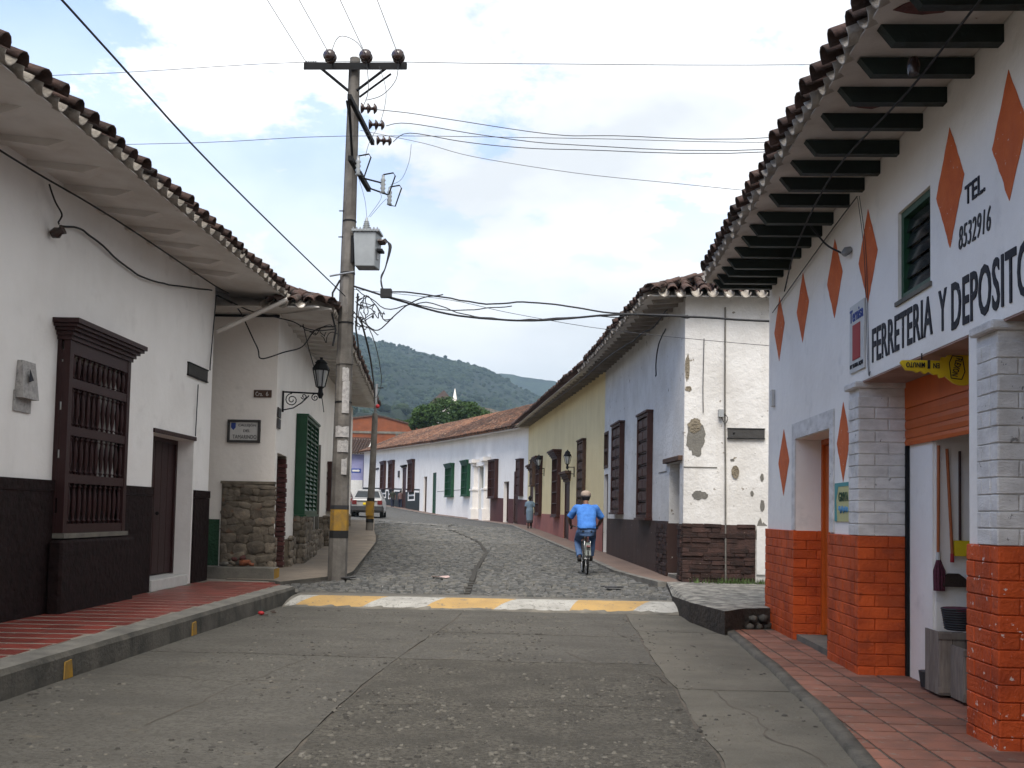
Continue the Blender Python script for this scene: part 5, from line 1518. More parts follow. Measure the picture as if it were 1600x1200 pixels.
# --- trees
def tree(name, x, y, z, crown, nleaf, label, trunk_h, seed):
    rnd = random.Random(seed)
    t = thing(name, (x, y, z), label, 'tree', None)
    tr_ = MB()
    tr_.tube([(x, y, z), (x + .1, y, z + trunk_h * .5), (x - .1, y, z + trunk_h)], [.35, .28, .2], 8)
    for (cx, cy, cz, rx, ry, rz_) in crown:
        tr_.tube([(x - .1, y, z + trunk_h * .7), (x + (cx) * .5, y + cy * .5, z + trunk_h * .9 + .2), (x + cx, y + cy, z + cz)], [.16, .11, .04], 6)
    tr_.build('trunk', m_bark, t)
    lb = MB()
    for i in range(nleaf):
        cx, cy, cz, rx, ry, rz_ = rnd.choice(crown)
        while True:
            p = Vector((rnd.uniform(-1, 1), rnd.uniform(-1, 1), rnd.uniform(-1, 1)))
            if 0.35 < p.length < 1 and mnoise.noise(Vector((p.x * 2 + cx, p.y * 2, p.z * 2 + seed))) > -0.22: break
        c = Vector((x + cx + p.x * rx, y + cy + p.y * ry, z + cz + p.z * rz_))
        s = rnd.uniform(.10, .22)
        q = Vector((rnd.gauss(0, 1), rnd.gauss(0, 1), rnd.gauss(0, 1))).normalized()
        u = q.orthogonal().normalized(); w = q.cross(u)
        lb.add([c - u * s, c - w * s * .55, c + u * s, c + w * s * .55], [(0, 1, 2, 3)])
    lb.build('crown', m_leaf, t)
tree('broad_tree', -14.2, 130, 3.2, [(-3, 0, 10.6, 2.0, 2, 1.5), (-.5, 0, 11.3, 2.6, 2, 1.8), (2.2, 0, 11.0, 2.4, 2, 1.5), (4.2, 0, 10.2, 1.6, 2, 1.2), (-4.2, .5, 9.6, 1.2, 1.6, 1.2), (1, -1, 9.8, 3.4, 2, 1.4)], 17000, 'broad bright green tree above the long tiled roof', 8, 5)
tree('small_tree', -20.6, 140, 3.4, [(-2.2, 0, 9.9, 1.6, 1.5, .9), (0, 0, 10.0, 1.5, 1.5, .8), (2, 0, 9.8, 1.5, 1.5, .8)], 4500, 'smaller green tree top left of the broad tree, over the brick gable', 8, 6)
# ================================================================== POLE AND WIRES
pole = thing('utility_pole', (-4.12, 19.0, 0.28), 'tall weathered concrete utility pole with steel crossarm and yellow band, left of centre', 'pole')
def octo(c, r, a0, n=8):
    return [Vector((c[0] + r * (1.0 if k % 2 else 1.06) * math.cos(a0 + 2 * math.pi * k / n), c[1] + r * math.sin(a0 + 2 * math.pi * k / n), c[2])) for k in range(n)]
def pcx(z): return -4.12 + 0.05 * (z - 0.28) / 9.9
def pr(z): return 0.168 - 0.075 * (z - 0.28) / 9.9
zs = [0.05, 0.6, 1.1, 1.6, 2.5, 4, 5.5, 7, 8.5, 10.18]
mb = MB(); mb.loft([octo((pcx(z), 19, z), pr(z), 0.35) for z in zs], 0, False)
mb.build('shaft', m_pole, pole)
def sleeve(z0, z1, m, name, e=0.004):
    b = MB(); b.loft([octo((pcx(z), 19, z), pr(z) + e, 0.35) for z in (z0, z1)], 0, False); b.build(name, m, pole)
sleeve(1.16, 1.55, m_yel, 'yellow_band'); sleeve(1.02, 1.158, m_rubber, 'black_band'); sleeve(1.552, 1.63, m_plastic, 'black_band')
for z in (3.55, 4.35, 5.05, 6.0, 7.0): sleeve(z, z + 0.03, m_metal_d, 'steel_strap', 0.008)
sleeve(4.28, 4.42, m_pole, 'steel_collar', 0.02)
rnd = random.Random(9)
for (dx, z, w, h) in ((0.06, 2.62, 0.2, 0.22), (0.03, 2.9, .26, .2), (0.09, 3.35, .13, .6), (0.1, 2.2, .1, .3), (0.07, 3.95, .12, .25)):
    y = 19 - pr(z) - 0.0
    pts = []
    a0 = math.atan2(-1, dx / 0.17)
    me_ = MB(); n = 4
    vs = []
    for i in range(n + 1):
        a = a0 - w / pr(z) / 2 + w / pr(z) * i / n
        for zz in (z, z + h + rnd.uniform(-.02, .02)):
            r = pr(zz) * 1.07 + .004
            vs.append((pcx(zz) + r * math.cos(a), 19 + r * math.sin(a), zz))
    me_.add(vs, [(2 * i, 2 * i + 2, 2 * i + 3, 2 * i + 1) for i in range(n)])
    me_.build('paper_notice', m_paper, pole)
ca = MB(); ca.box(-5.02, -3.05, 18.84, 18.91, 9.93, 10.03); ca.box(-5.02, -3.05, 18.84, 18.846, 9.89, 9.929)
ca.build('crossarm', m_metal_d, pole)
for (xa, xb) in ((-4.68, -4.16), (-3.46, -4.0)):
    MB().tube([(xa, 18.87, 9.92), (xb, 18.88, 9.50)], 0.028, 4).build('brace', m_metal_d, pole)
MB().tube([(-3.38, 19.05, 9.9), (-3.98, 19.06, 9.45)], 0.022, 4).build('brace', m_metal_d, pole)
def disc_insulator(p, d, m=m_porc, n=3, r=0.115, step=0.055, name='insulator'):
    d = Vector(d).normalized(); p = Vector(p)
    pts = []; rs = []
    for k in range(n):
        q = p + d * step * 2.2 * k
        pts += [q, q + d * 0.012, q + d * step, q + d * step * 1.2]; rs += [0.03, r, r * 0.55, 0.03]
    return MB().tube(pts, rs, 12).build(name, m, pole)
for x in (-4.46, -3.78, -3.17):
    disc_insulator((x, 18.66, 10.03), (0, -1, 0.02), r=0.12, n=2)
    MB().tube([(x, 18.84, 10.0), (x, 18.6, 10.03)], 0.015, 6).build('eye_bolt', m_metal_d, pole)
for i in range(5): MB().tube([(-4.98 + .045 * i, 18.87, 10.03), (-4.98 + .045 * i, 18.87, 10.075)], .012, 5).build('bolt', m_metal_d, pole)
MB().box(-3.99, -3.92, 18.05, 20.4, 9.0, 9.09).build('wire_arm', m_metal_d, pole)
MB().tube([(-3.97, 18.1, 9.0), (-4.05, 18.9, 8.2)], .025, 4).build('brace', m_metal_d, pole)
MB().tube([(-4.02, 18.15, 9.0), (-4.1, 18.85, 8.9)], .02, 4).build('brace', m_metal_d, pole)
for y in (18.55, 19.35, 20.2): disc_insulator((-3.84, y, 9.03), (1, 0, -0.05), n=3, r=.1)
MB().box(-4.0, -3.92, 18.3, 20.15, 7.95, 8.04).build('fuse_arm', m_metal_d, pole)
for (x, y, z) in ((-3.86, 18.55, 7.95), (-3.55, 19.45, 7.9), (-3.52, 20.05, 7.85)):
    f = MB().tube([(x, y, z - .2), (x, y, z - .18), (x, y, z - .14), (x, y, z - .1), (x, y, z - .06), (x, y, z - .02), (x, y, z + .02), (x, y, z + .06), (x, y, z + .1), (x, y, z + .16)], [.03, .055, .03, .055, .03, .055, .03, .055, .03, .03], 9)
    o = f.build('fuse_cutout', m_porc_g, pole)
    MB().tube([(x, y, z + .17), (x + .2, y - .02, z + .2), (x + .24, y - .02, z + .14), (x + .12, y, z - .22), (x, y, z - .2)], .014, 6).build('fuse_tube', m_metal_d, o)
    MB().tube([(-3.95, y, 8.0), (x, y, z)], .018, 5).build('bracket', m_metal_d, o)
MB().tube([(-4.42, 18.95, 5.95), (-3.92, 18.8, 6.0)], .02, 5).build('step_bolt', m_galv, pole)
for z in (7.2, 5.4, 6.7): MB().tube([(-4.28, 18.95, z), (-4.12, 18.95, z)], .012, 5).build('step_bolt', m_metal_d, pole)
MB().tube([(pcx(z) - pr(z) * 1.0 - .006, 18.97, z) for z in (10.0, 7.5, 5, 2.5, .3)], .009, 5).build('earth_wire', m_wire, pole)
MB().tube([(-4.2, 18.84, 5.85), (-4.33, 18.82, 5.6), (-4.33, 18.83, 5.2), (-4.25, 18.83, 4.9), (-4.3, 18.83, 4.6)], .02, 6).build('riser_cable', m_cable, pole)

tf = thing('transformer', (-3.76, 19.05, 6.12), 'grey box transformer with a ribbed bushing hung on the concrete pole', 'transformer')
b = MB(); b.hexa([(-3.93, 18.83, 6.12), (-3.56, 18.83, 6.12), (-3.52, 19.2, 6.12), (-3.93, 19.2, 6.12), (-3.97, 18.82, 6.78), (-3.55, 18.82, 6.78), (-3.5, 19.22, 6.78), (-3.97, 19.22, 6.78)])
b.build('tank', m_trafo, tf, bevel=0.012)
l = MB().box(-4.0, -3.48, 18.79, 19.25, 6.782, 6.82).build('lid', m_trafo, tf)
for i in range(8): MB().tube([(-3.97 + .065 * i, 18.80, 6.77), (-3.97 + .065 * i, 18.80, 6.85)], .014, 5).build('lid_bolt', m_galv, l)
pts = []; rs = []
for k in range(6):
    z = 6.82 + .035 * k; r = .095 - .008 * k
    pts += [(-3.76, 19, z), (-3.76, 19, z + .012), (-3.76, 19, z + .03)]; rs += [r * .55, r, r * .6]
pts.append((-3.76, 19, 7.09)); rs.append(.02)
MB().tube(pts, rs, 10).build('bushing', m_porc_g, tf)
for k in range(3):
    MB().tube([(-3.52, 18.9 + .1 * k, 6.62), (-3.42, 18.9 + .1 * k, 6.62), (-3.38, 18.9 + .1 * k, 6.66)], [.035, .03, .012], 7).build('low_voltage_bushing', m_porc, tf)
MB().box(-3.53, -3.42, 18.85, 19.1, 6.42, 6.46).build('terminal_bracket', m_metal_d, tf)
MB().box(-4.03, -3.975, 18.9, 19.1, 6.2, 6.72).build('hanger', m_metal_d, tf)
MB().box(-3.535, -3.512, 18.95, 19.02, 6.28, 6.4).build('rating_plate', m_galv, tf)

def wire(name, pts, r, label, m=m_wire, group=None, sub=5, wob=0.0, cat='cable'):
    """smooth curve through the points as a thin tube"""
    P = [Vector(p) for p in pts]; out_ = []
    for i in range(len(P) - 1):
        a = P[max(i - 1, 0)]; b = P[i]; c = P[i + 1]; d = P[min(i + 2, len(P) - 1)]
        for k in range(sub):
            t = k / sub
            q = 0.5 * ((2 * b) + (c - a) * t + (2 * a - 5 * b + 4 * c - d) * t * t + (-a + 3 * b - 3 * c + d) * t ** 3)
            if wob: q += mnoise.noise_vector(q * 3.0) * wob
            out_.append(q)
    out_.append(P[-1])
    o = MB().tube(out_, r, 5).build(name, m)
    return tag(o, label, cat, group)
TW = 0.0065
for (xa, xb, lb) in ((-4.98, -5.5, 'overhead wire to the left end of the crossarm, running overhead towards the viewer'), (-4.46, -4.9, 'overhead wire to the left insulator on the crossarm, running overhead towards the viewer'),
                     (-3.78, -4.1, 'overhead wire to the middle insulator on the crossarm, running overhead towards the viewer'), (-3.17, -3.35, 'overhead wire to the right insulator on the crossarm, running overhead towards the viewer')):
    wire('power_line', [(xa, 18.82, 10.04) if xa < -4.9 else (xa, 18.5, 10.05), (xa + (xb - xa) * .3, 10, 9.95), (xa + (xb - xa) * .65, 0, 10.1), (xb, -12, 10.5)], TW, lb)
wire('power_line', [(-20, 19.8, 10.0), (-10.17, 19.3, 9.98), (-5.02, 18.72, 9.98), (-1.06, 18.72, 9.95), (4.63, 18.5, 9.83), (12, 18.2, 9.9)], .006, 'topmost thin wire crossing the street just at the crossarm')
wire('power_line', [(-20, 19.8, 8.7), (-8.57, 19.3, 8.6), (-4.23, 18.75, 8.57), (0.18, 18.7, 8.52), (4.17, 18.5, 8.38), (12, 18.2, 8.4)], .006, 'long level wire crossing the street at the height of the fuse brackets')
wire('power_line', [(-3.55, 18.55, 9.0), (-2.95, 18.69, 8.99), (-2.2, 18.52, 8.81), (-0.29, 18.07, 8.36), (0.84, 17.79, 8.23), (3.79, 17.0, 7.93), (10, 16, 8.3)], .0075, 'highest of the sagging wires leaving the stacked insulators to the right')
wire('power_line', [(-3.5, 19.35, 9.0), (-2.94, 18.71, 8.8), (-1.47, 18.36, 8.44), (0.17, 17.95, 8.12), (3.69, 17.0, 7.72), (10, 16, 8.0)], .0075, 'middle sagging wire leaving the stacked insulators to the right')
wire('power_line', [(-3.5, 20.2, 9.0), (-2.94, 18.72, 8.62), (-1.95, 18.49, 8.38), (-0.99, 18.25, 8.19), (0.17, 17.96, 8.04), (3.69, 17.0, 7.68), (10, 16, 8.0)], .0075, 'lowest sagging wire leaving the stacked insulators to the right')
wire('power_line', [(-3.9, 18.85, 8.72), (-2.67, 18.58, 8.38), (-1.68, 18.26, 8.01), (0.17, 17.62, 7.5), (1.88, 16.98, 7.11), (3.07, 16.5, 6.83), (7, 15.8, 6.2)], .005, 'thin wire falling from the pole to the green raftered eave on the right')
wire('power_line', [(-4.1, 18.85, 5.55), (-4.2, 12, 5.6), (-4.1, 8, 5.62), (-4.0, 0, 5.75), (-3.9, -10, 6.1)], .011, 'dark wire running diagonally across the sky above the left eave', m_cable)
wire('telephone_cable', [(-3.95, 18.9, 5.75), (-3.09, 18.66, 5.45), (-2.1, 18.37, 5.14), (-1.14, 18.08, 4.99), (-0.34, 17.82, 4.94), (0.87, 17.42, 4.97), (2.07, 16.99, 4.87), (3.39, 16.5, 4.71), (6, 16, 4.6)], .019, 'thick black cable sagging across the street in front of the peeling house', m_cable, None, 5, .008)
wire('telephone_cable', [(-3.24, 18.7, 5.61), (-2.85, 18.62, 5.58), (-2.36, 18.51, 5.5), (-1.4, 18.31, 5.32), (-0.58, 18.13, 5.32), (0.22, 17.95, 5.18), (1.0, 17.77, 5.06), (2.13, 17.5, 4.98)], .015, 'twisted cable sagging just above the thick black one', m_cable, None, 6, .02)
wire('telephone_cable', [(-3.34, 18.7, 5.56), (-2.71, 18.52, 5.35), (-2.1, 18.35, 5.21), (-1.38, 18.14, 5.19), (-0.92, 18.0, 5.22)], .010, 'short looping cable hanging below the twisted one near the pole', m_cable, None, 6, .03)
wire('telephone_cable', [(-3.95, 18.9, 5.69), (-2.1, 18.37, 5.4), (-0.91, 18.0, 5.09), (0.87, 17.42, 4.7), (3.39, 16.5, 4.31), (6, 16, 4.1)], .005, 'thinnest wire slanting down across the front of the peeling house')
sp_ = MB().box(-3.4, -3.2, 18.65, 18.78, 5.5, 5.66).build('cable_splice_box', m_cable); tag(sp_, 'black splice box on the cable right of the concrete pole', 'splice box')
# jumpers and loops round the pole head
wire('jumper_wire', [(-4.46, 18.6, 10.05), (-4.3, 18.6, 10.42), (-3.95, 18.6, 10.3), (-3.78, 18.6, 9.95), (-3.72, 18.6, 9.4), (-3.8, 18.6, 9.1)], .007, 'looped jumper wire over the crossarm from the left insulator', m_wire)
wire('jumper_wire', [(-3.17, 18.6, 10.0), (-3.2, 18.6, 9.6), (-3.45, 18.6, 9.3), (-3.75, 18.6, 9.2)], .007, 'jumper wire hanging in a bow from the right insulator', m_wire)
wire('jumper_wire', [(-3.55, 18.7, 9.9), (-3.4, 18.7, 9.4), (-3.5, 18.8, 8.9), (-3.7, 18.8, 8.5), (-3.78, 18.8, 8.2)], .005, 'thin jumper wire dropping to the upper fuse cutout', m_wire)
wire('jumper_wire', [(-2.9, 18.7, 8.4), (-2.95, 18.8, 8.1), (-3.15, 19.2, 7.9), (-3.4, 19.4, 7.85)], .004, 'thin jumper wire curving in to the outer fuse cutouts', m_wire)
for i, (xa, ya, za, lb) in enumerate(((-3.86, 18.55, 7.75, 'leftmost'), (-3.6, 19.4, 7.7, 'middle'), (-3.55, 20.0, 7.65, 'rightmost'))):
    wire('drop_wire', [(xa, ya, za), (xa + .05 + .05 * i, 19, 7.45), (-3.76 + .03 * i, 19, 7.1)], .004, lb + ' thin wire dropping from the fuses to the transformer bushing', m_wire)
for k in range(3):
    wire('secondary_cable', [(-3.38, 18.9 + .1 * k, 6.66), (-3.3 + .02 * k, 18.9, 6.5), (-3.35, 18.85, 6.1), (-3.42, 18.8, 5.9 - .03 * k), (-3.35, 18.7, 5.6)], .013, ['left', 'middle', 'right'][k] + ' black cable looping down from the side of the transformer', m_cable)
rnd = random.Random(12)
wire('telephone_cable', [(-3.9, 18.85, 5.7), (-3.3, 18.7, 5.3), (-2.5, 18.5, 5.38), (-1.7, 18.3, 5.1), (-0.9, 18.1, 5.0), (0.2, 17.8, 5.0), (1.2, 17.4, 4.95), (2.2, 17.2, 4.92)], .010, 'wavy cable wrapped loosely round the thick black one', m_cable, None, 7, .05)
wire('telephone_cable', [(-3.95, 18.85, 5.3), (-3.5, 18.8, 4.9), (-3.1, 18.7, 5.2), (-2.7, 18.6, 5.45), (-2.2, 18.4, 5.5)], .012, 'black cable hanging in a loop below the splice box', m_cable, None, 7, .03)
for i in range(12):
    p = Vector((-3.9 + .05 * (i % 4), 18.85, 5.55 - .07 * (i % 7))); pts = [p]
    for k in range(5):
        p = p + Vector((rnd.uniform(-.06, .2), rnd.uniform(-.05, .05), rnd.uniform(-.2, .12))); pts.append(p.copy())
    wire('loose_cable', pts, .009, 'loose cable tangled at the pole below the transformer', m_cable, 'cables tangled right of the pole', 6, .05)
wire('loose_cable', [(-3.87, 18.9, 5.62), (-3.87, 18.9, 5.25), (-3.88, 18.9, 4.88), (-3.81, 19.0, 4.4)], .018, 'thick cable tail hanging straight down right of the pole', m_cable, None, 6, .03)
wire('service_cable', [(-3.85, 19.1, 5.2), (-4.2, 22, 4.9), (-5.2, 28, 4.9), (-6.3, 34, 5.2), (-6.57, 35.6, 5.3)], .02, 'long service cable sagging from the concrete pole to the far leaning pole', m_cable)
wire('service_cable', [(-3.85, 19.1, 5.3), (-4.1, 22, 5.2), (-5.0, 28, 5.15), (-6.2, 34, 5.4), (-6.57, 35.6, 5.5)], .010, 'thinner service cable above the thick one to the far leaning pole', m_cable)
# cables along the left hand walls
wire('wall_cable', [(-5.72, 6.5, 5.1), (-5.9, 10.4, 5.22), (-5.9, 12.29, 5.28), (-5.95, 14.04, 5.33), (-6.0, 16.97, 5.35), (-6.0, 17.9, 5.38)], .012, 'dark cable running under the eave along the white house wall', m_cable)
wire('wall_cable', [(-6.01, 11.8, 4.86), (-6.03, 12.3, 4.98), (-6.05, 12.73, 4.96), (-6.08, 13.71, 4.88), (-6.1, 14.6, 4.86), (-6.12, 15.87, 5.05), (-6.13, 17.4, 5.32)], .014, 'black cable drooping along the white house wall from the porcelain knob', m_cable, None, 6, .02)
wire('wall_cable', [(-5.98, 11.42, 5.25), (-6.0, 11.6, 5.1), (-6.0, 11.8, 5.0), (-5.99, 11.7, 4.86)], .011, 'short cable hooking from the eave to the porcelain knob', m_cable, None, 6, .02)
kn = MB().tube([(-6.04, 11.64, 4.72), (-5.98, 11.64, 4.74), (-5.94, 11.64, 4.76), (-5.9, 11.64, 4.78)], [.05, .07, .045, .06], 9).build('wall_insulator', m_porc)
tag(kn, 'brown porcelain knob on the white house wall above the baluster window', 'insulator')
wire('wall_cable', [(-6.22, 17.9, 5.35), (-6.21, 17.7, 4.17), (-6.18, 17.6, 3.95)], .012, 'thin cable running down the end of the white house to the dark board', m_wire)
wire('wall_cable', [(-6.2, 17.1, 3.63), (-6.19, 17.03, 2.74)], .01, 'thin cable from the dark board down to the house door', m_wire)
wire('hanging_cable', [(-6.3, 18.2, 5.4), (-6.01, 18.5, 5.2), (-5.68, 18.6, 4.55), (-5.58, 18.6, 4.31), (-5.2, 18.7, 4.44), (-4.84, 18.7, 4.56), (-4.62, 18.8, 4.9), (-4.26, 18.9, 5.0)], .013, 'black cable drooping in a deep V in front of the stone corner house', m_cable, None, 6, .02)
wire('hanging_cable', [(-6.3, 18.2, 5.38), (-5.71, 18.3, 5.15), (-5.23, 18.4, 5.05), (-4.86, 18.6, 4.94), (-4.49, 18.7, 4.87), (-4.25, 18.85, 4.93)], .011, 'cable strung under the eave from the white house to the concrete pole', m_cable, None, 6, .04)
for i in range(5):
    p = Vector((-4.9 + .1 * i, 18.75, 4.95 - .04 * i)); pts = [p]
    for k in range(5):
        p = p + Vector((rnd.uniform(-.02, .16), rnd.uniform(-.03, .03), rnd.uniform(-.14, .11))); pts.append(p.copy())
    wire('loose_cable', pts, .008, 'loose cable tangled under the eave left of the concrete pole', m_cable, 'cables tangled left of the pole', 6, .05)
wire('wall_cable', [(-5.15, 19.9, 5.2), (-5.3, 21, 4.9), (-5.6, 23.4, 4.3), (-6.0, 25.5, 4.0)], .010, 'dark cable slanting down the stone corner house wall behind the lantern', m_cable)
# cables on the right hand side
wire('eave_cable', [(2.5, 4, 4.75), (2.5, 6.31, 4.72), (2.5, 7.48, 4.70), (2.45, 9.38, 4.72), (2.6, 11.5, 4.6), (2.7, 12.56, 4.33)], .009, 'black cable slung below the green rafters of the shop', m_cable)
kn = MB().tube([(2.44, 7.2, 4.70), (2.44, 7.2, 4.76), (2.44, 7.2, 4.82)], [.04, .05, .03], 8).build('eave_insulator', m_porc); tag(kn, 'small porcelain insulator under the near shop rafters', 'insulator')
wire('wall_wire', [(2.95, 14.5, 4.45), (2.94, 11.5, 4.72), (2.93, 10.3, 4.80)], .007, 'thin wire along the top of the shop wall behind the rafters')
for dx, lb in ((0, 'left'), (.06, 'right')):
    wire('wall_wire', [(2.93, 10.28 - dx, 4.78), (2.965, 10.17 - dx, 4.16), (2.965, 10.05 - dx * .6, 3.05), (2.96, 9.95, 2.98)], .0035, lb + ' one of the two thin wires hanging down beside the dealer plate')
wire('wall_wire', [(2.75, 11.45, 4.82), (2.8, 11.0, 4.5), (2.9, 10.8, 4.36), (2.93, 10.7, 4.30)], .011, 'short thick cable hooking down from the rafters to the shop wall', m_cable)
wb_ = MB().tube([(2.975, 10.66, 4.36), (2.93, 10.66, 4.34), (2.89, 10.66, 4.3)], [.03, .045, .03], 8).build('cable_gland', m_galv); tag(wb_, 'small round cable fitting on the shop wall between two diamonds', 'fitting')
for (pts, r, lb) in (([(1.95, 19.2, 5.42), (1.8, 20.2, 5.3), (1.62, 21.0, 5.3), (1.5, 21.6, 5.25)], .013, 'black cable under the eave corner of the peeling house'),
                     ([(1.5, 21.6, 5.25), (1.1, 24.5, 5.35), (0.7, 28.5, 5.45), (0.3, 32, 5.5), (-0.6, 38, 5.55), (-1.5, 46, 5.7)], .012, 'cable stapled under the eave along the peeling and yellow houses'),
                     ([(2.05, 20.5, 5.3), (2.0, 21.3, 5.1), (1.98, 21.6, 4.9), (1.97, 21.7, 4.5)], .014, 'cable tail dangling under the eave of the peeling house'),):
    wire('eave_cable', pts, r, lb, m_cable, None, 6, .02)
wire('conduit', [(3.04, 19.27, 5.5), (3.05, 19.27, 3.6), (3.07, 19.27, 2.4), (3.08, 19.265, 1.4), (3.09, 19.25, .35)], .016, 'thin vertical conduit down the side of the peeling house', m_gcem)
wire('conduit', [(2.65, 19.27, 4.9), (2.64, 19.28, 4.0), (2.65, 19.28, 3.5)], .008, 'short vertical wire on the side of the peeling house', m_wire)
bx = MB().box(2.93, 3.02, 19.2, 19.295, 3.42, 3.56).build('junction_box', m_grey_box); tag(bx, 'small grey junction box beside the conduit on the peeling house', 'box')
wire('loose_cable', [(2.98, 19.24, 3.42), (3.05, 19.24, 3.3), (3.1, 19.24, 3.4), (3.04, 19.24, 3.48)], .007, 'loop of wire hanging from the small junction box', m_cable)
bx = MB().box(2.935, 2.975, 14.42, 14.55, 3.12, 3.35).build('junction_box', m_signw); tag(bx, 'small white box at the far corner of the shop wall', 'box')

# far leaning pole
p2 = thing('leaning_pole', (-6.66, 35.7, 0.75), 'short leaning concrete pole with a yellow painted band beside the parked car', 'pole')
MB().tube([(-6.67, 35.7, 0.6), (-6.61, 35.7, 3.0), (-6.57, 35.7, 4.95)], [.13, .115, .10], 10, sm=True).build('shaft', m_pole, p2)
MB().tube([(-6.655, 35.7, 1.25), (-6.64, 35.7, 1.85)], [.136, .134], 10).build('yellow_band', m_yel, p2)
MB().tube([(-6.645, 35.7, 1.852), (-6.643, 35.7, 1.98)], [.136, .134], 10).build('black_band', m_rubber, p2)
MB().tube([(-6.66, 35.7, 1.12), (-6.655, 35.7, 1.248)], [.138, .137], 10).build('black_band', m_rubber, p2)
MB().box(-6.78, -6.52, 35.52, 35.55, 1.36, 1.86).build('yellow_plate', m_yel, p2)
MB().tube([(-6.57, 35.7, 4.95), (-6.54, 35.7, 6.0)], .05, 6).build('top_pipe', m_galv, p2)
MB().tube([(-6.75, 35.7, 5.85), (-6.3, 35.7, 5.87)], .02, 5).build('top_arm', m_metal_d, p2)
MB().ball((-6.47, 35.6, 5.2), .075).build('red_insulator', m_red, p2)

# ================================================================== LANTERNS
def lantern(base, out, root_label, arm, s=1.0):
    """bracket lantern: base = wall point of the bracket top, out = unit direction"""
    base = Vector(base); out = Vector(out).normalized()
    t = thing('wall_lantern', base, root_label, 'lantern')
    up = Vector((0, 0, 1)); side = out.cross(up)
    br = MB()
    br.tube([base - up * .42 * s, base + up * .02], .022 * s, 6)
    br.tube([base, base + out * arm], .02 * s, 6)
    def curl(c, r0, turns, a0):
        pts = []
        for i in range(22):
            f = i / 21; a = a0 + turns * 6.283 * f; r = r0 * (1 - .82 * f)
            pts.append(c + out * r * math.cos(a) + up * r * math.sin(a))
        br.tube(pts, .011 * s, 5)
    if arm > 0.4:
        curl(base + out * .17 - up * .15, .13, 1.8, 1.57); curl(base + out * .62 - up * .085, .075, 1.4, 1.57); curl(base + out * .4 - up * .07, .06, 1.3, 3.5)
        br.tube([base - up * .36, base + out * .2 - up * .31, base + out * .36 - up * .2, base + out * .5 - up * .05], .013, 5)
    else:
        br.tube([base - up * .3 * s, base + out * arm * .6 - up * .28 * s, base + out * arm - up * .05 * s], .014 * s, 5)
    br.build('bracket', m_metal_d, t)
    c = base + out * arm
    h = MB()
    h.tube([c - up * .1 * s, c - up * .02 * s, c + up * .04 * s, c + up * .1 * s, c + up * .14 * s], [.03 * s, .07 * s, .05 * s, .045 * s, .09 * s], 8)
    cage = [c + up * .14 * s, c + up * .5 * s]
    for k in range(6):
        a = k * 6.283 / 6
        d = Vector((math.cos(a), math.sin(a), 0))
        h.tube([cage[0] + d * .09 * s, cage[1] + d * .17 * s], .012 * s, 4)
    h.tube([cage[1] - up * .015 * s, cage[1] + up * .02 * s], .185 * s, 6, sm=False)
    h.build('cage', m_metal_d, t)
    MB().tube([cage[0] + up * .01, cage[1] - up * .02], [.08 * s, .155 * s], 6, sm=False).build('glass', m_lglass, t)
    MB().tube([cage[1] + up * .021 * s, cage[1] + up * .13 * s, cage[1] + up * .14 * s, cage[1] + up * .2 * s, cage[1] + up * .22 * s, cage[1] + up * .26 * s], [.19 * s, .12 * s, .14 * s, .08 * s, .03 * s, .035 * s], 6, sm=False).build('cap', m_metal_d, t)
    return t
m_lglass = mat('smoky_lantern_glass', (0.42, 0.44, 0.45), None, 3, .4, .15, 0.0, spec=.6)
lantern(F2.P(0.62, 0.03, 3.84), (0.95, 0.3, 0), 'black wrought iron lantern on a scrolled bracket over the stone corner', 0.72, 0.95)
lantern(Fy.P(6.0, 0.03, 3.2), Fy.n, 'black wall lantern on the yellow house above its low door', 0.24, 0.8)
lantern(Fy.P(15.4, 0.03, 3.55), Fy.n, 'black wall lantern on the yellow house beside the far barred window', 0.24, 0.8)

# ================================================================== SIGNS
RF = F2f.textrot()
sg = thing('street_plaque', F2f.P(.6, 0, 2.8), 'framed white plaque with a blue crest on the white wall over the rubble stone corner', 'sign')
MB().fbox(F2f, .325, .905, .004, .03, 2.81, 3.195).build('panel', m_signw, sg)
fr = MB(); fr.fbox(F2f, .30, .345, .004, .055, 2.785, 3.22); fr.fbox(F2f, .885, .93, .004, .055, 2.785, 3.22); fr.fbox(F2f, .345, .885, .004, .055, 2.785, 2.83); fr.fbox(F2f, .345, .885, .004, .055, 3.175, 3.22)
fr.build('frame', m_signwood, sg)
text('lettering', 'CALLEJÓN', F2f.P(.555, .032, 3.115), RF, .34, .075, m_thin, sg)
text('lettering', 'DEL', F2f.P(.56, .032, 3.01), RF, .13, .05, m_thin, sg)
text('lettering', 'TAMARINDO', F2f.P(.60, .032, 2.895), RF, .46, .075, m_thin, sg)
P = F2f.P
MB().poly([P(.865, .031, 3.16), P(.775, .031, 3.16), P(.775, .031, 3.07), P(.82, .031, 3.02), P(.865, .031, 3.07)], F2f.n * .004).build('crest', m_blue, sg)
sg = thing('street_number_plate', F2f.P(.28, 0, 3.65), 'small brown plate reading Cra. 6 near the top of the stone corner wall', 'sign')
MB().fbox(F2f, .11, .45, .004, .03, 3.655, 3.795).build('panel', m_wood_old, sg)
text('lettering', 'Cra.', F2f.P(.345, .032, 3.72), RF, .14, .08, m_signw, sg, .004)
text('lettering', '6', F2f.P(.19, .032, 3.722), RF, .045, .085, m_signw, sg, .004)
for z, lb in ((3.29, 'upper of the two small dark plaques under the lantern bracket'), (3.08, 'lower of the two small dark plaques under the lantern bracket')):
    sg = MB().fbox(F2, .03, .42, .004, .03, z, z + .19).build('wall_plaque', m_signwood, None, bevel=.006); tag(sg, lb, 'sign')
sg = thing('name_board', FL.P(17.1, 0, 3.74), 'dark wooden name board at the far end of the white house wall', 'sign')
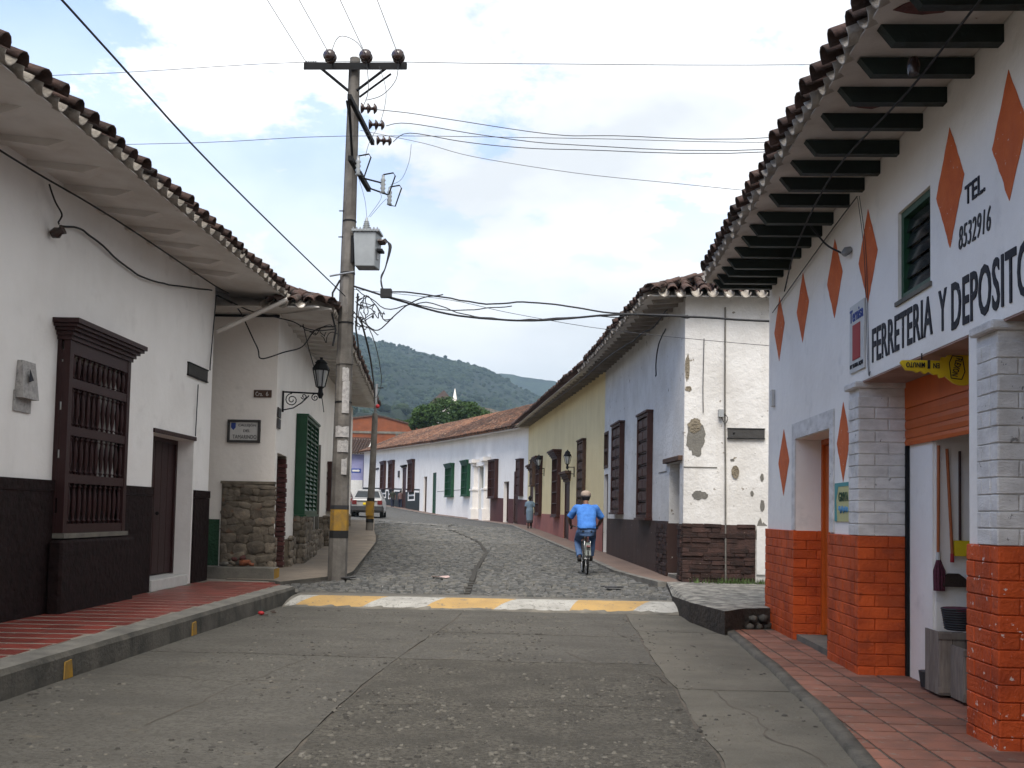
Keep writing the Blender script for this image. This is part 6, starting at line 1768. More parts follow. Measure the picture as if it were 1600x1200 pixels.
MB().fbox(FL, 16.62, 17.62, .004, .03, 3.745, 3.93).build('board', m_signwood, sg)
fr = MB(); fr.fbox(FL, 16.6, 17.64, .004, .04, 3.725, 3.744); fr.fbox(FL, 16.6, 17.64, .004, .04, 3.931, 3.95); fr.build('frame', m_metal_d, sg)
sg = thing('name_board', F1s.P(1.15, 0, 3.03), 'dark olive wooden board on the peeling side wall facing the viewer', 'sign')
MB().fbox(F1s, .81, 1.49, .004, .04, 3.035, 3.205).build('board', m_signwood_o if 'm_signwood_o' in globals() else m_signwood, sg)
fr = MB(); fr.fbox(F1s, .80, 1.50, .004, .05, 3.02, 3.034); fr.fbox(F1s, .80, 1.50, .004, .05, 3.206, 3.22); fr.build('frame', m_metal_d, sg)
MB().ball(F1s.P(.92, .042, 3.12), .022, .008, .022).build('emblem', m_metal_d, sg)
# dealer plate, poster and key on the shop
dp = thing('dealer_plate', FW.P(10.4, 0, 3.06), 'white dealer plate with blue Ternisa lettering and a red panel on the shop wall', 'sign')
MB().fbox(FW, 10.16, 10.66, .003, .02, 3.05, 3.74).build('panel', m_signw, dp)
text('lettering', 'Ternisa', FW.P(10.41, .022, 3.63), RT, .46, .13, m_blue, dp, .012)
MB().fbox(FW, 10.28, 10.54, .021, .026, 3.17, 3.53).build('red_panel', m_red, dp)
text('lettering', 'DE VENTA AQUI', FW.P(10.41, .022, 3.11), RT, .44, .05, m_black, dp, .006)
po = thing('poster', FW.P(10.95, 0, 1.53), 'pale yellow and teal poster on the shop wall beside the orange door', 'poster')
MB().fbox(FW, 10.66, 11.24, .003, .012, 1.53, 1.94).build('sheet', m_lime, po)
MB().poly([FW.P(11.24, .013, 1.53), FW.P(11.14, .013, 1.53), FW.P(11.18, .013, 1.75), FW.P(11.1, .013, 1.9), FW.P(10.66, .013, 1.9), FW.P(10.66, .013, 1.94), FW.P(11.24, .013, 1.94)], FW.n * .002).build('teal_border', m_teal, po)
text('lettering', 'GRIVA', FW.P(10.9, .014, 1.79), RT, .36, .10, m_greenw, po, .015)
m_lblue = mat('light_blue_print', (0.12, 0.3, 0.5), None, 6, .4, .6, 0)
wv = MB(); wv.tube([FW.P(11.07 - .012 * i, .016, 1.655 + .03 * math.sin(i * 1.9) + .01 * math.sin(i * .7)) for i in range(30)], .008, 4); wv.build('script_line', m_lblue, po)
ky = thing('key_sign', (3.1, 8.5, 2.6), 'big yellow key shaped sign hanging upside down under the shop lintel', 'sign')
kp = [(-.34, .175), (-.36, .155), (-.30, .09), (-.22, .085), (-.19, .07), (-.15, .085), (-.11, .06), (-.07, .08), (-.02, .055), (.02, .06), (.04, .03), (.08, .035), (.09, .05)]
bow = [(.10 + .0 + .17 + .19 * math.cos(a), .125 + .155 * math.sin(a)) for a in [math.pi * 1.22 + i * (math.pi * 1.56) / 14 for i in range(15)]]
kp2 = kp + bow + [(.10, .20), (.06, .205), (.05, .175)]
KX = lambda x: 2.77 + (3.13 + x - 2.77) * .8
MB().poly([(KX(x), 8.5, 2.695 + z) for x, z in kp2], (0, .03, 0)).build('key_plate', m_keyy, ky, bevel=.004)
RK = Matrix(((-1, 0, 0), (0, 0, -1), (0, -1, 0))).transposed()   # upside-down, facing the viewer
text('lettering', 'MINUTO', (2.892, 8.494, 2.83), RK, .15, .042, m_black, ky, .006)
text('lettering', '1', (3.0, 8.494, 2.835), RK, .02, .07, m_black, ky, .01)
text('lettering', 'EN', (3.06, 8.494, 2.825), RK, .05, .042, m_black, ky, .006)
RB = Matrix(((0.25, 0, -0.968), (0, 0, 0), (0, 0, 0)))
xa = Vector((-.25, 0, -.968)); ya = Vector((.968, 0, -.25)); za = Vector((0, -1, 0))
text('lettering', 'FLEXON', (3.225, 8.494, 2.815), Matrix((xa, ya, za)).transposed() if xa.cross(ya).dot(za) > 0 else Matrix((xa, -ya, za)).transposed(), .15, .05, m_black, ky, .006)
fl = MB()
q = [(3.18, 2.725), (3.265, 2.715), (3.29, 2.78), (3.27, 2.90), (3.19, 2.91), (3.165, 2.85)]
for a, b in zip(q, q[1:] + q[:1]): fl.tube([(a[0], 8.496, a[1]), (b[0], 8.496, b[1])], .004, 4)
fl.build('badge_outline', m_black, ky)
for x in (2.95, 3.18): MB().tube([(x, 8.515, 2.86), (x, 8.515, 2.93)], .006, 5).build('hanger', m_metal_d, ky)

# notice holder on the left wall
nb = thing('notice_holder', FL.P(11.15, 0, 2.58), 'battered tin holder with torn paper on the white wall left of the baluster window', 'notice')
MB().fbox(FL, 10.98, 11.36, .004, .02, 2.57, 2.80).build('back_plate', m_paper, nb)
P = FL.P
MB().hexa([P(11.0, .004, 2.72), P(11.38, .004, 2.72), P(11.38, .10, 2.72), P(11.0, .10, 2.72), P(11.04, .004, 3.14), P(11.34, .004, 3.14), P(11.34, .06, 3.14), P(11.04, .06, 3.14)]).build('tin_box', m_paper, nb)
MB().poly([P(11.1, .112, 2.9), P(11.22, .106, 2.93), P(11.14, .098, 3.05)], FL.n * .004).build('torn_flap', m_black, nb)

# ================================================================== SHOP GOODS
def hung(name, label, cat, loc): return thing(name, loc, label, cat)
bl = hung('mop', 'purple string mop with orange handle hanging on the inner shop wall', 'mop', (3.47, 9.58, .95))
MB().tube([(3.47, 9.58, 2.25), (3.46, 9.57, 1.2)], .014, 7).build('handle', m_handle, bl)
y_ = MB(); rnd = random.Random(2)
for k in range(16):
    a = rnd.random() * 6.28; r = rnd.uniform(.02, .05)
    y_.tube([(3.46, 9.57, 1.22), (3.46 + r * math.cos(a), 9.56 + r * .5 * math.sin(a), 1.1), (3.46 + r * .9 * math.cos(a), 9.56 + r * .5 * math.sin(a), .92)], .013, 5)
y_.build('mop_head', m_mop, bl)
MB().tube([(3.46, 9.57, 1.2), (3.46, 9.57, 1.27)], .02, 7).build('collar', m_signw, bl)
br = hung('broom', 'broom with orange handle and dark bristles hanging right of the purple mop', 'broom', (3.58, 9.58, .95))
MB().tube([(3.545, 9.58, 2.22), (3.59, 9.57, 1.18)], .014, 7).build('handle', m_handle, br)
MB().tube([(3.585, 9.57, 1.18), (3.587, 9.57, 1.26)], .018, 7).build('collar', m_red, br)
MB().hexa([(3.45, 9.54, .96), (3.8, 9.54, .96), (3.8, 9.6, .96), (3.45, 9.6, .96), (3.55, 9.55, 1.08), (3.64, 9.55, 1.08), (3.64, 9.59, 1.08), (3.55, 9.59, 1.08)]).build('bristles', m_bristle, br)
br = hung('dustpan', 'yellow dustpan hanging on its handle beside the brooms', 'dustpan', (3.7, 9.58, 1.25))
MB().hexa([(3.6, 9.52, 1.24), (3.9, 9.52, 1.24), (3.9, 9.6, 1.24), (3.6, 9.6, 1.24), (3.6, 9.57, 1.38), (3.9, 9.57, 1.38), (3.9, 9.6, 1.38), (3.6, 9.6, 1.38)]).build('pan', m_keyy, br)
MB().tube([(3.66, 9.58, 1.38), (3.66, 9.58, 2.2)], .012, 6).build('handle', m_wood, br)
def crate(x0, x1, y0, y1, z0, z1, label):
    t = thing('wooden_crate', (x0, y0, z0), label, 'crate')
    n = 3
    for side in ('front', 'left'):
        for k in range(n):
            if side == 'front':
                a = x0 + (x1 - x0) * k / n; b = x0 + (x1 - x0) * (k + 1) / n
                MB().box(a + .004, b - .004, y0, y0 + .015, z0, z1).build('slat', m_crate, t)
            else:
                a = y0 + .016 + (y1 - y0 - .016) * k / n; b = y0 + .016 + (y1 - y0 - .016) * (k + 1) / n
                MB().box(x0, x0 + .015, a + .004, b - .004, z0, z1).build('slat', m_crate, t)
    MB().box(x0 + .016, x1 - .016, y0 + .016, y1, z0, z1 - .03).build('crate_shade_block', m_dark, t)  # filler block, the shade inside the crate put into its colour
    for z in (z0 + .02, z1 - .06): MB().box(x0 - .012, x1, y0 - .012, y0 - .001, z, z + .05).build('cleat', m_crate, t)
crate(3.28, 3.62, 9.05, 9.4, .062, .60, 'grey wooden crate standing in the shop doorway, the farther of two')
crate(3.355, 3.62, 8.7, 9.0, .062, .50, 'paler wooden crate standing in the shop doorway, nearer the brick pier')
bs = thing('wire_basket', (3.47, 8.9, .61), 'dark ribbed basket lying on the farther wooden crate in the shop doorway', 'basket')
for k in range(9):
    z = .62 + .021 * k
    MB().tube([(3.50 + (.11 + .004 * k) * math.cos(a), 9.2 + .12 * math.sin(a), z) for a in [i * 6.283 / 16 for i in range(17)]], .0095, 5).build('rib', m_plastic, bs)
MB().tube([(3.50, 9.2, .605), (3.50, 9.2, .80)], [.10, .13], 14).build('liner', m_mop, bs)
tb = MB().tube([(3.36, 9.75 - .25, .06), (3.36, 9.5, .2)], [.08, .1], 12).build('bucket', m_plastic); tag(tb, 'dark bucket on the shop floor behind the crates', 'bucket')

# ================================================================== PEOPLE
def remesh(mb, name, m, parent, vox=0.014, smooth=3):
    me = mb.mesh(name, m)
    ob = bpy.data.objects.new('sculpt', me); COL.objects.link(ob)
    md = ob.modifiers.new('r', 'REMESH'); md.mode = 'VOXEL'; md.voxel_size = vox; md.use_smooth_shade = True
    s = ob.modifiers.new('s', 'SMOOTH'); s.factor = 0.5; s.iterations = smooth
    bpy.context.view_layer.update()
    me2 = bpy.data.meshes.new_from_object(ob.evaluated_get(bpy.context.evaluated_depsgraph_get()))
    bpy.data.objects.remove(ob); bpy.data.meshes.remove(me)
    me2.name = name
    me2.materials.clear(); me2.materials.append(m)
    for p in me2.polygons: p.use_smooth = True
    c = Vector((0, 0, 0))
    for v in me2.vertices: c += v.co
    c /= max(1, len(me2.vertices))
    me2.transform(Matrix.Translation(-c))
    return place(name, me2, c, parent)
def ring(c, a, b, n=14, tilt=0.0):
    return [Vector(c) + Vector((a * math.cos(2 * math.pi * k / n), b * math.sin(2 * math.pi * k / n), tilt * b * math.sin(2 * math.pi * k / n))) for k in range(n)]
def head(mb, c, r=0.098, fwd=(0, 1, 0)):
    c = Vector(c); f = Vector(fwd).normalized(); s = f.cross(Vector((0, 0, 1)))
    mb.ball(c, r * .86, r * 1.0, r * 1.18, 14, 10)
    mb.ball(c + f * r * .35 - Vector((0, 0, r * .75)), r * .55, r * .6, r * .5, 10, 6)      # jaw
    mb.ball(c + f * r * 1.02 - Vector((0, 0, r * .15)), r * .16, r * .25, r * .28, 8, 6)      # nose
    for k in (-1, 1): mb.ball(c + s * k * r * .88 - Vector((0, 0, r * .1)), r * .12, r * .26, r * .34, 8, 6)   # ears
def hand(mb, w, d, curl=0.5, side=1):
    """palm, four bent fingers of unequal length and a thumb; w wrist, d pointing direction"""
    w = Vector(w); d = Vector(d).normalized()
    s = d.cross(Vector((0, 0, 1)));
    if s.length < .1: s = Vector((0, 1, 0))
    s.normalize(); n = s.cross(d)
    mb.tube([w, w + d * .045, w + d * .09], [.026, .036, .034], 8, flat=.6)
    for k, l in enumerate((.065, .078, .073, .055)):
        b = w + d * .085 + s * (k - 1.5) * .019
        mb.tube([b, b + d * l * .5 - n * l * .15 * curl, b + d * l * .75 - n * l * .55 * curl, b + d * l * .6 - n * l * .9 * curl], [.0095, .009, .0085, .007], 6)
    b = w + d * .03 - s * .03 * side
    mb.tube([b, b + d * .03 - s * .03 * side, b + d * .06 - s * .035 * side], [.012, .011, .008], 6)

# --- bicycle and rider
BX, BY = 0.57, 21.35
BZ = gz(BX, BY) + 0.0
hd = Vector((-0.06, 1, 0)).normalized(); rt = Vector((hd.y, -hd.x, 0))
def b(x, y, z): return Vector((BX, BY, BZ)) + rt * x + hd * y + Vector((0, 0, z))
bike = thing('bicycle', (BX, BY, BZ), 'old dark bicycle ridden away up the cobbled street by the man in the blue shirt', 'bicycle')
def wheel(cy, r=.33):
    n = 28
    t = MB(); t.tube([b(0, cy + r * math.cos(a), r + .008 + r * math.sin(a)) for a in [i * 6.2832 / n for i in range(n + 1)]], .021, 7, caps=False)
    W_ = t.build('tyre', m_rubber, bike)
    t = MB(); t.tube([b(0, cy + (r - .03) * math.cos(a), r + .008 + (r - .03) * math.sin(a)) for a in [i * 6.2832 / n for i in range(n + 1)]], .011, 5, caps=False)
    t.build('rim', m_chrome, W_)
    t = MB()
    for i in range(18):
        a = i * 6.2832 / 18; k = 1 if i % 2 else -1
        t.tube([b(.022 * k, cy, r + .008), b(0, cy + (r - .03) * math.cos(a), r + .008 + (r - .03) * math.sin(a))], .0022, 3)
    t.tube([b(-.05, cy, r + .008), b(.05, cy, r + .008)], .02, 8)
    t.build('spokes', m_chrome, W_)
wheel(0.0); wheel(1.04)
f = MB()
for k in (-1, 1):
    f.tube([b(.05 * k, 0, .338), b(.03 * k, .2, .76)], .009, 6); f.tube([b(.05 * k, 0, .338), b(.035 * k, .42, .28)], .010, 6)
    f.tube([b(.045 * k, 1.04, .338), b(.04 * k, .93, .68)], .011, 6)
f.tube([b(0, .42, .28), b(0, .2, .80)], .016, 8); f.tube([b(0, .42, .28), b(0, .88, .70)], .018, 8); f.tube([b(0, .22, .76), b(0, .86, .80)], .015, 8); f.tube([b(0, .93, .66), b(0, .83, .92)], .017, 8)
f.build('frame', m_bike, bike)
f = MB(); f.tube([b(-.30, .70, .98), b(-.26, .80, 1.0), b(-.1, .86, .98), b(0, .84, .95), b(.1, .86, .98), b(.26, .80, 1.0), b(.30, .70, .98)], .012, 7)
f.build('handlebar', m_chrome, bike)
for k in (-1, 1): MB().tube([b(.29 * k, .72, .985), b(.26 * k, .80, 1.0)], .018, 7).build('grip', m_rubber, bike)
f = MB(); f.loft([[b(x * .11, -.02, .90 + .01 * z) for x, z in ((-1, -2), (1, -2), (1, 2), (-1, 2))], [b(x * .1, .1, .91 + .01 * z) for x, z in ((-1, -3), (1, -3), (1, 2), (-1, 2))], [b(x * .025, .27, .91 + .01 * z) for x, z in ((-1, -2), (1, -2), (1, 2), (-1, 2))]])
f.build('saddle', m_rubber, bike, bevel=.01)
MB().tube([b(0, .2, .80), b(0, .17, .9)], .012, 7).build('seat_post', m_chrome, bike)
f = MB(); f.tube([b(.04, .42 + .09 * math.cos(a), .28 + .09 * math.sin(a)) for a in [i * 6.2832 / 20 for i in range(21)]], .007, 5); f.build('chainring', m_metal_d, bike)
for k, yy in ((-1, .25), (1, .59)):
    MB().tube([b(.06 * k, .42, .28), b(.075 * k, yy, .28)], .010, 6).build('crank', m_chrome, bike)
    MB().hexa([b(.08 * k, yy - .04, .265), b(.17 * k, yy - .04, .265), b(.17 * k, yy + .04, .265), b(.08 * k, yy + .04, .265), b(.08 * k, yy - .04, .285), b(.17 * k, yy - .04, .285), b(.17 * k, yy + .04, .285), b(.08 * k, yy + .04, .285)]).build('pedal', m_rubber, bike)
MB().hexa([b(-.06, -.335, .42), b(.06, -.335, .42), b(.06, -.30, .42), b(-.06, -.30, .42), b(-.05, -.24, .66), b(.05, -.24, .66), b(.05, -.2, .68), b(-.05, -.2, .68)]).build('mudguard', m_bike, bike)
for k in (-1, 1): MB().tube([b(.06 * k, .0, .34), b(.06 * k, -.12, .70), b(.05 * k, .15, .72)], .006, 5).build('carrier', m_chrome, bike)
MB().tube([b(-.04, -.325, .60), b(.04, -.325, .60)], .025, 8).build('rear_reflector', m_tail, bike)

rider = thing('person', b(0, .2, 0), 'man in a bright blue shirt, jeans and a tan cap riding a bicycle away', 'person')
bod = MB()
def rg(y, z, a, bb, tl=0.0):
    return [b(a * math.cos(2 * math.pi * k / 14), y + bb * math.sin(2 * math.pi * k / 14), z + tl * math.sin(2 * math.pi * k / 14)) for k in range(14)]
bod.loft([rg(.13, .88, .15, .12), rg(.14, 1.0, .17, .13), rg(.2, 1.15, .165, .115), rg(.28, 1.3, .19, .12), rg(.34, 1.40, .185, .10), rg(.38, 1.46, .07, .07)])
bod.tube([b(0, .37, 1.43), b(0, .44, 1.53), b(0, .47, 1.58)], [.06, .056, .055], 10)
head(bod, b(0, .48, 1.63), .10, hd)
arms = {-1: [b(-.20, .35, 1.39), b(-.345, .44, 1.17), b(-.30, .68, 1.03)], 1: [b(.20, .35, 1.39), b(.345, .44, 1.17), b(.30, .68, 1.03)]}
legs = {-1: [b(-.095, .15, .93), b(-.16, .50, .70), b(-.135, .205, .36)], 1: [b(.095, .15, .93), b(.16, .53, .80), b(.135, .54, .36)]}
for k in (-1, 1):
    s_, e_, w_ = arms[k]
    bod.tube([b(.1 * k, .34, 1.40), s_, (s_ + e_) / 2, e_, (e_ + w_) / 2, w_], [.06, .062, .055, .045, .042, .03], 10)
    hand(bod, w_, (b(.28 * k, .76, 1.0) - w_), 1.0, k)
    h_, n_, a_ = legs[k]
    bod.tube([h_, (h_ + n_) / 2, n_, (n_ + a_) / 2, a_], [.09, .08, .06, .056, .04], 10)
    bod.tube([a_, a_ + hd * .03 - Vector((0, 0, .05)), a_ + hd * .15 - Vector((0, 0, .06))], [.04, .04, .03], 8)
remesh(bod, 'body', m_skin, rider, .014, 2)
st_ = MB()
st_.loft([rg(.10, .96, .20, .155), rg(.12, 1.02, .20, .16), rg(.17, 1.12, .195, .145), rg(.25, 1.27, .215, .14), rg(.32, 1.385, .20, .12), rg(.36, 1.44, .12, .09), rg(.375, 1.475, .075, .07)])
for k in (-1, 1):
    s_, e_, w_ = arms[k]
    st_.tube([b(.08 * k, .33, 1.38), s_, (s_ + e_) / 2, s_.lerp(e_, .93)], [.08, .083, .078, .075], 12)
shirt = remesh(st_, 'shirt', m_shirt, rider, .014, 2)
for v in shirt.data.vertices:
    v.co += mnoise.noise_vector(v.co * 9) * .009 + mnoise.noise_vector(Vector((v.co.x * 5, v.co.y * 5, v.co.z * 16))) * .006
tr_ = MB()
tr_.loft([rg(.12, .80, .15, .13), rg(.12, .90, .185, .155), rg(.14, 1.0, .18, .14)])
for k in (-1, 1):
    h_, n_, a_ = legs[k]
    tr_.tube([h_ + Vector((0, 0, .02)), h_, (h_ + n_) / 2, n_, (n_ + a_) / 2, a_ + Vector((0, 0, .02))], [.1, .108, .098, .078, .075, .066], 12)
jn = remesh(tr_, 'jeans', m_jeans, rider, .014, 2)
for v in jn.data.vertices: v.co += mnoise.noise_vector(Vector((v.co.x * 6, v.co.y * 6, v.co.z * 14))) * .008
for k in (-1, 1):
    a_ = legs[k][2]; z_ = b(0, 0, .285).z
    sh_ = MB()
    q = Vector((a_.x, a_.y, z_))
    sh_.loft([[q - hd * .075 + rt * x * .034 + Vector((0, 0, z)) for x, z in ((-1, .01), (1, .01), (.8, .075), (-.8, .075))], [q + rt * x * .042 + Vector((0, 0, z)) for x, z in ((-1, .004), (1, .004), (.85, .10), (-.85, .10))],
              [q + hd * .1 + rt * x * .046 + Vector((0, 0, z)) for x, z in ((-1, .004), (1, .004), (.8, .06), (-.8, .06))], [q + hd * .19 + rt * x * .032 + Vector((0, 0, z)) for x, z in ((-1, .008), (1, .008), (.8, .04), (-.8, .04))]])
    sh_.build('shoe', m_shoe, rider, bevel=.008)
hr = MB(); hr.ball(b(0, .465, 1.62), .094, .10, .10, 14, 8); hr.build('hair', m_hair, rider)
cp = MB(); cc = b(0, .475, 1.675)
cp.loft([[cc + rt * r * .98 * math.cos(a) + hd * r * 1.08 * math.sin(a) + Vector((0, 0, z)) for a in [i * 6.2832 / 16 for i in range(16)]] for r, z in ((.108, -.045), (.112, -.01), (.108, .03), (.088, .062), (.05, .082), (.012, .088))])
cp.loft([[cc + hd * (.08 + .0) + rt * .085 * x + Vector((0, 0, z)) for x, z in ((-1, -.035), (1, -.035), (1, -.025), (-1, -.025))], [cc + hd * .17 + rt * .06 * x + Vector((0, 0, z)) for x, z in ((-1, -.055), (1, -.055), (1, -.047), (-1, -.047))]])
cp.build('cap', m_cap, rider)

def walker(x, y, h, label, top, bottom, skirt=False, stride=.12, ph=1, skinm=m_skin_d, heading=(0, 1, 0)):
    z0 = gz(x, y) + 0.0
    if skirt: z0 = lerp1(ZR, y) + .07
    t = thing('person', (x, y, z0), label, 'person')
    f = Vector(heading).normalized(); r = Vector((f.y, -f.x, 0)); s = h / 1.7
    def q(a, bb, c): return Vector((x, y, z0)) + r * a * s + f * bb * s + Vector((0, 0, c * s))
    def rr(bb, z, a, d): return [q(a * math.cos(2 * math.pi * k / 12), bb + d * math.sin(2 * math.pi * k / 12), z) for k in range(12)]
    body = MB()
    body.loft([rr(0, .84, .15, .11), rr(0, .95, .17, .12), rr(0, 1.1, .14, .10), rr(0, 1.25, .17, .11), rr(0, 1.38, .18, .10), rr(0, 1.43, .06, .06)])
    body.tube([q(0, 0, 1.4), q(0, .01, 1.52)], .055 * s, 8); head(body, q(0, .02, 1.58), .1 * s, f)
    for k in (-1, 1):
        st = stride * k * ph
        body.tube([q(.09 * k, 0, .88), q(.095 * k, st * .6 + .03, .48), q(.09 * k, st, .08)], [.085 * s, .06 * s, .04 * s], 9)
        body.tube([q(.09 * k, st - .04, .04), q(.09 * k, st + .05, .035), q(.09 * k, st + .16, .025)], [.032 * s, .036 * s, .025 * s], 8)
        body.tube([q(.17 * k, 0, 1.36), q(.24 * k, -st * .3 - .02, 1.1), q(.25 * k, -st * .8 + .04, .86)], [.055 * s, .042 * s, .03 * s], 9)
        hand(body, q(.25 * k, -st * .8 + .04, .86), (0, 0.2, -1), .4, k)
    remesh(body, 'body', skinm, t, .016, 2)
    c = MB()
    if skirt:
        c.loft([rr(0, .42, .17, .15), rr(0, .6, .185, .155), rr(0, .85, .20, .165), rr(0, .95, .205, .165), rr(0, 1.08, .175, .135), rr(0, 1.25, .20, .14), rr(0, 1.37, .20, .12), rr(0, 1.44, .09, .08)])
    else:
        c.loft([rr(0, .86, .19, .15), rr(0, 1.1, .18, .135), rr(0, 1.25, .2, .14), rr(0, 1.37, .2, .12), rr(0, 1.44, .09, .08)])
    for k in (-1, 1): c.tube([q(.1 * k, 0, 1.37), q(.18 * k, 0, 1.35), q(.23 * k, -stride * .3 * k * ph, 1.14)], [.07 * s, .07 * s, .065 * s], 9)
    remesh(c, 'dress' if skirt else 'shirt', top, t, .016, 2)
    if skirt:
        c = MB().loft([rr(0, .28, .165, .145), rr(0, .36, .172, .152), rr(0, .425, .176, .155)]); c.build('petticoat_hem', bottom, t)
    else:
        c = MB().loft([rr(0, .8, .15, .13), rr(0, .95, .185, .145)])
        for k in (-1, 1):
            st = stride * k * ph
            c.tube([q(.09 * k, 0, .9), q(.095 * k, st * .6 + .03, .48), q(.09 * k, st, .1)], [.105 * s, .08 * s, .065 * s], 9)
        remesh(c, 'trousers', bottom, t, .016, 2)
    hb = MB(); hb.ball(q(0, -.005, 1.605), .098 * s, .105 * s, .11 * s, 12, 8); hb.build('hair', m_hair, t)
    for k in (-1, 1):
        st = stride * k * ph
        MB().tube([q(.09 * k, st - .06, .035), q(.09 * k, st + .05, .035), q(.09 * k, st + .18, .025)], [.036 * s, .044 * s, .03 * s], 8).build('shoe', m_shoe, t)
    return t
walker(-1.42, 48.3, 1.52, 'woman in a pale blue dress walking away on the right pavement by the yellow house', m_dress, m_hem, True, .10, 1, heading=(-.15, 1, 0))
walker(-15.2, 92.4, 1.68, 'pedestrian in a dark olive shirt, left of two at the far bend', m_tee, m_navy, False, .16, 1, m_skin, (-.3, 1, 0))
walker(-14.35, 91.6, 1.62, 'pedestrian in a rose shirt, right of two at the far bend', m_tee2, m_navy, False, .14, -1, m_skin, (-.3, 1, 0))

# ================================================================== CARS
def car(x, y, z, paint, label, hx=0.0):
    t = thing('parked_car', (x, y, z), label, 'car')
    f = Vector((hx, 1, 0)).normalized(); r = Vector((f.y, -f.x, 0))
    def q(a, bb, c): return Vector((x, y, z)) + r * a + f * bb + Vector((0, 0, c))
    def sec(bb, hw, z0, z1, inset=.06, n=1):
        return [q(-hw + .03, bb, z0), q(hw - .03, bb, z0), q(hw, bb, z0 + .1), q(hw, bb, z1 - .12), q(hw - inset, bb, z1), q(-hw + inset, bb, z1), q(-hw, bb, z1 - .12), q(-hw, bb, z0 + .1)]
    bdy = MB()
    bdy.loft([sec(0.02, .74, .42, .86), sec(.06, .78, .32, .93), sec(.5, .81, .26, .95), sec(1.4, .82, .24, .95), sec(2.6, .82, .24, .95), sec(3.3, .80, .26, .88), sec(3.8, .76, .3, .78), sec(3.9, .70, .36, .68)], 0, False)
    body = bdy.build('body', paint, t, bevel=.02)
    cb = MB()
    def cs(bb, hw0, hw1, z0, z1): return [q(-hw0, bb[0], z0), q(hw0, bb[0], z0), q(hw1, bb[1], z1), q(-hw1, bb[1], z1)]
    ra = [(-.745, .22, .95), (.745, .22, .95), (.56, .62, 1.37), (-.56, .62, 1.37), (-.76, 2.95, .93), (.76, 2.95, .93), (.57, 2.15, 1.37), (-.57, 2.15, 1.37)]
    cb.add([q(*p) for p in ra], [(0, 1, 2, 3), (5, 4, 7, 6), (1, 5, 6, 2), (4, 0, 3, 7), (0, 4, 5, 1)])
    rf = [(-.57, .6, 1.37), (.57, .6, 1.37), (.58, 2.17, 1.37), (-.58, 2.17, 1.37), (-.5, .75, 1.42), (.5, .75, 1.42), (.5, 2.0, 1.42), (-.5, 2.0, 1.42)]
    cb.hexa([q(*p) for p in rf])
    cb.build('cabin', paint, t)
    def pane(pts, off, name):
        p = [Vector(v) for v in pts]; n = (p[1] - p[0]).cross(p[3] - p[0]).normalized()
        c = sum(p, Vector()) / 4
        if (c - q(0, 1.5, 1.0)).dot(n) < 0: n = -n
        MB().poly([v + n * .004 for v in p], n * .006).build(name, m_glass, t)
    pane([q(-.65, .275, 1.0), q(.65, .275, 1.0), q(.52, .58, 1.33), q(-.52, .58, 1.33)], 0, 'rear_window')
    pane([q(-.64, 2.86, .98), q(.64, 2.86, .98), q(.52, 2.22, 1.33), q(-.52, 2.22, 1.33)], 0, 'windscreen')
    for k in (-1, 1):
        pane([q(.735 * k, .42, .99), q(.735 * k, 1.45, .99), q(.59 * k, 1.45, 1.33), q(.59 * k, .72, 1.33)], 0, 'side_window')
        pane([q(.74 * k, 1.55, .99), q(.745 * k, 2.7, .99), q(.6 * k, 2.12, 1.33), q(.59 * k, 1.55, 1.33)], 0, 'side_window')
        MB().hexa([q(.52 * k, -.01, .66), q(.755 * k, -.005, .66), q(.765 * k, .08, .66), q(.52 * k, .08, .66), q(.52 * k, .0, .86), q(.75 * k, .005, .86), q(.765 * k, .08, .86), q(.52 * k, .08, .86)]).build('tail_light', m_tail, t)
        MB().box(*sorted((x + .86 * k, x + .98 * k)), y + 2.5, y + 2.62, z + .95, z + 1.06).build('wing_mirror', m_plastic, t)
        for bb in (.62, 3.1):
            w = MB().tube([q(.63 * k, bb, .28), q(.655 * k, bb, .28), q(.79 * k, bb, .28), q(.815 * k, bb, .28)], [.25, .28, .28, .25], 18)
            W_ = w.build('wheel', m_rubber, t)
            MB().tube([q(.80 * k, bb, .28), q(.822 * k, bb, .28)], [.18, .15], 14).build('rim', m_galv, W_)
    MB().hexa([q(-.80, -.06, .34), q(.80, -.06, .34), q(.82, .2, .34), q(-.82, .2, .34), q(-.79, -.05, .58), q(.79, -.05, .58), q(.82, .2, .58), q(-.82, .2, .58)]).build('bumper', m_plastic, t, bevel=.02)
    MB().hexa([q(-.50, -.002, .80), q(.50, -.002, .80), q(.5, .05, .80), q(-.5, .05, .80), q(-.5, .008, .84), q(.5, .008, .84), q(.5, .05, .84), q(-.5, .05, .84)]).build('trim_strip', m_plastic, t)
    MB().hexa([q(-.2, -.012, .64), q(.2, -.012, .64), q(.2, .02, .64), q(-.2, .02, .64), q(-.2, -.008, .75), q(.2, -.008, .75), q(.2, .02, .75), q(-.2, .02, .75)]).build('number_plate', m_keyy, t)
    MB().tube([q(-.5, -.02, .30), q(-.5, .3, .30)], .025, 8).build('exhaust', m_metal_d, t)
    return t
car(-9.75, 51.4, gz(-9.75, 51.4) + .0, m_carw, 'white hatchback parked at the left kerb behind the leaning pole', -.12)
car(-13.1, 60.5, gz(-13.1, 60.5), m_carr, 'dark red car parked ahead of the white hatchback, mostly hidden', -.2)

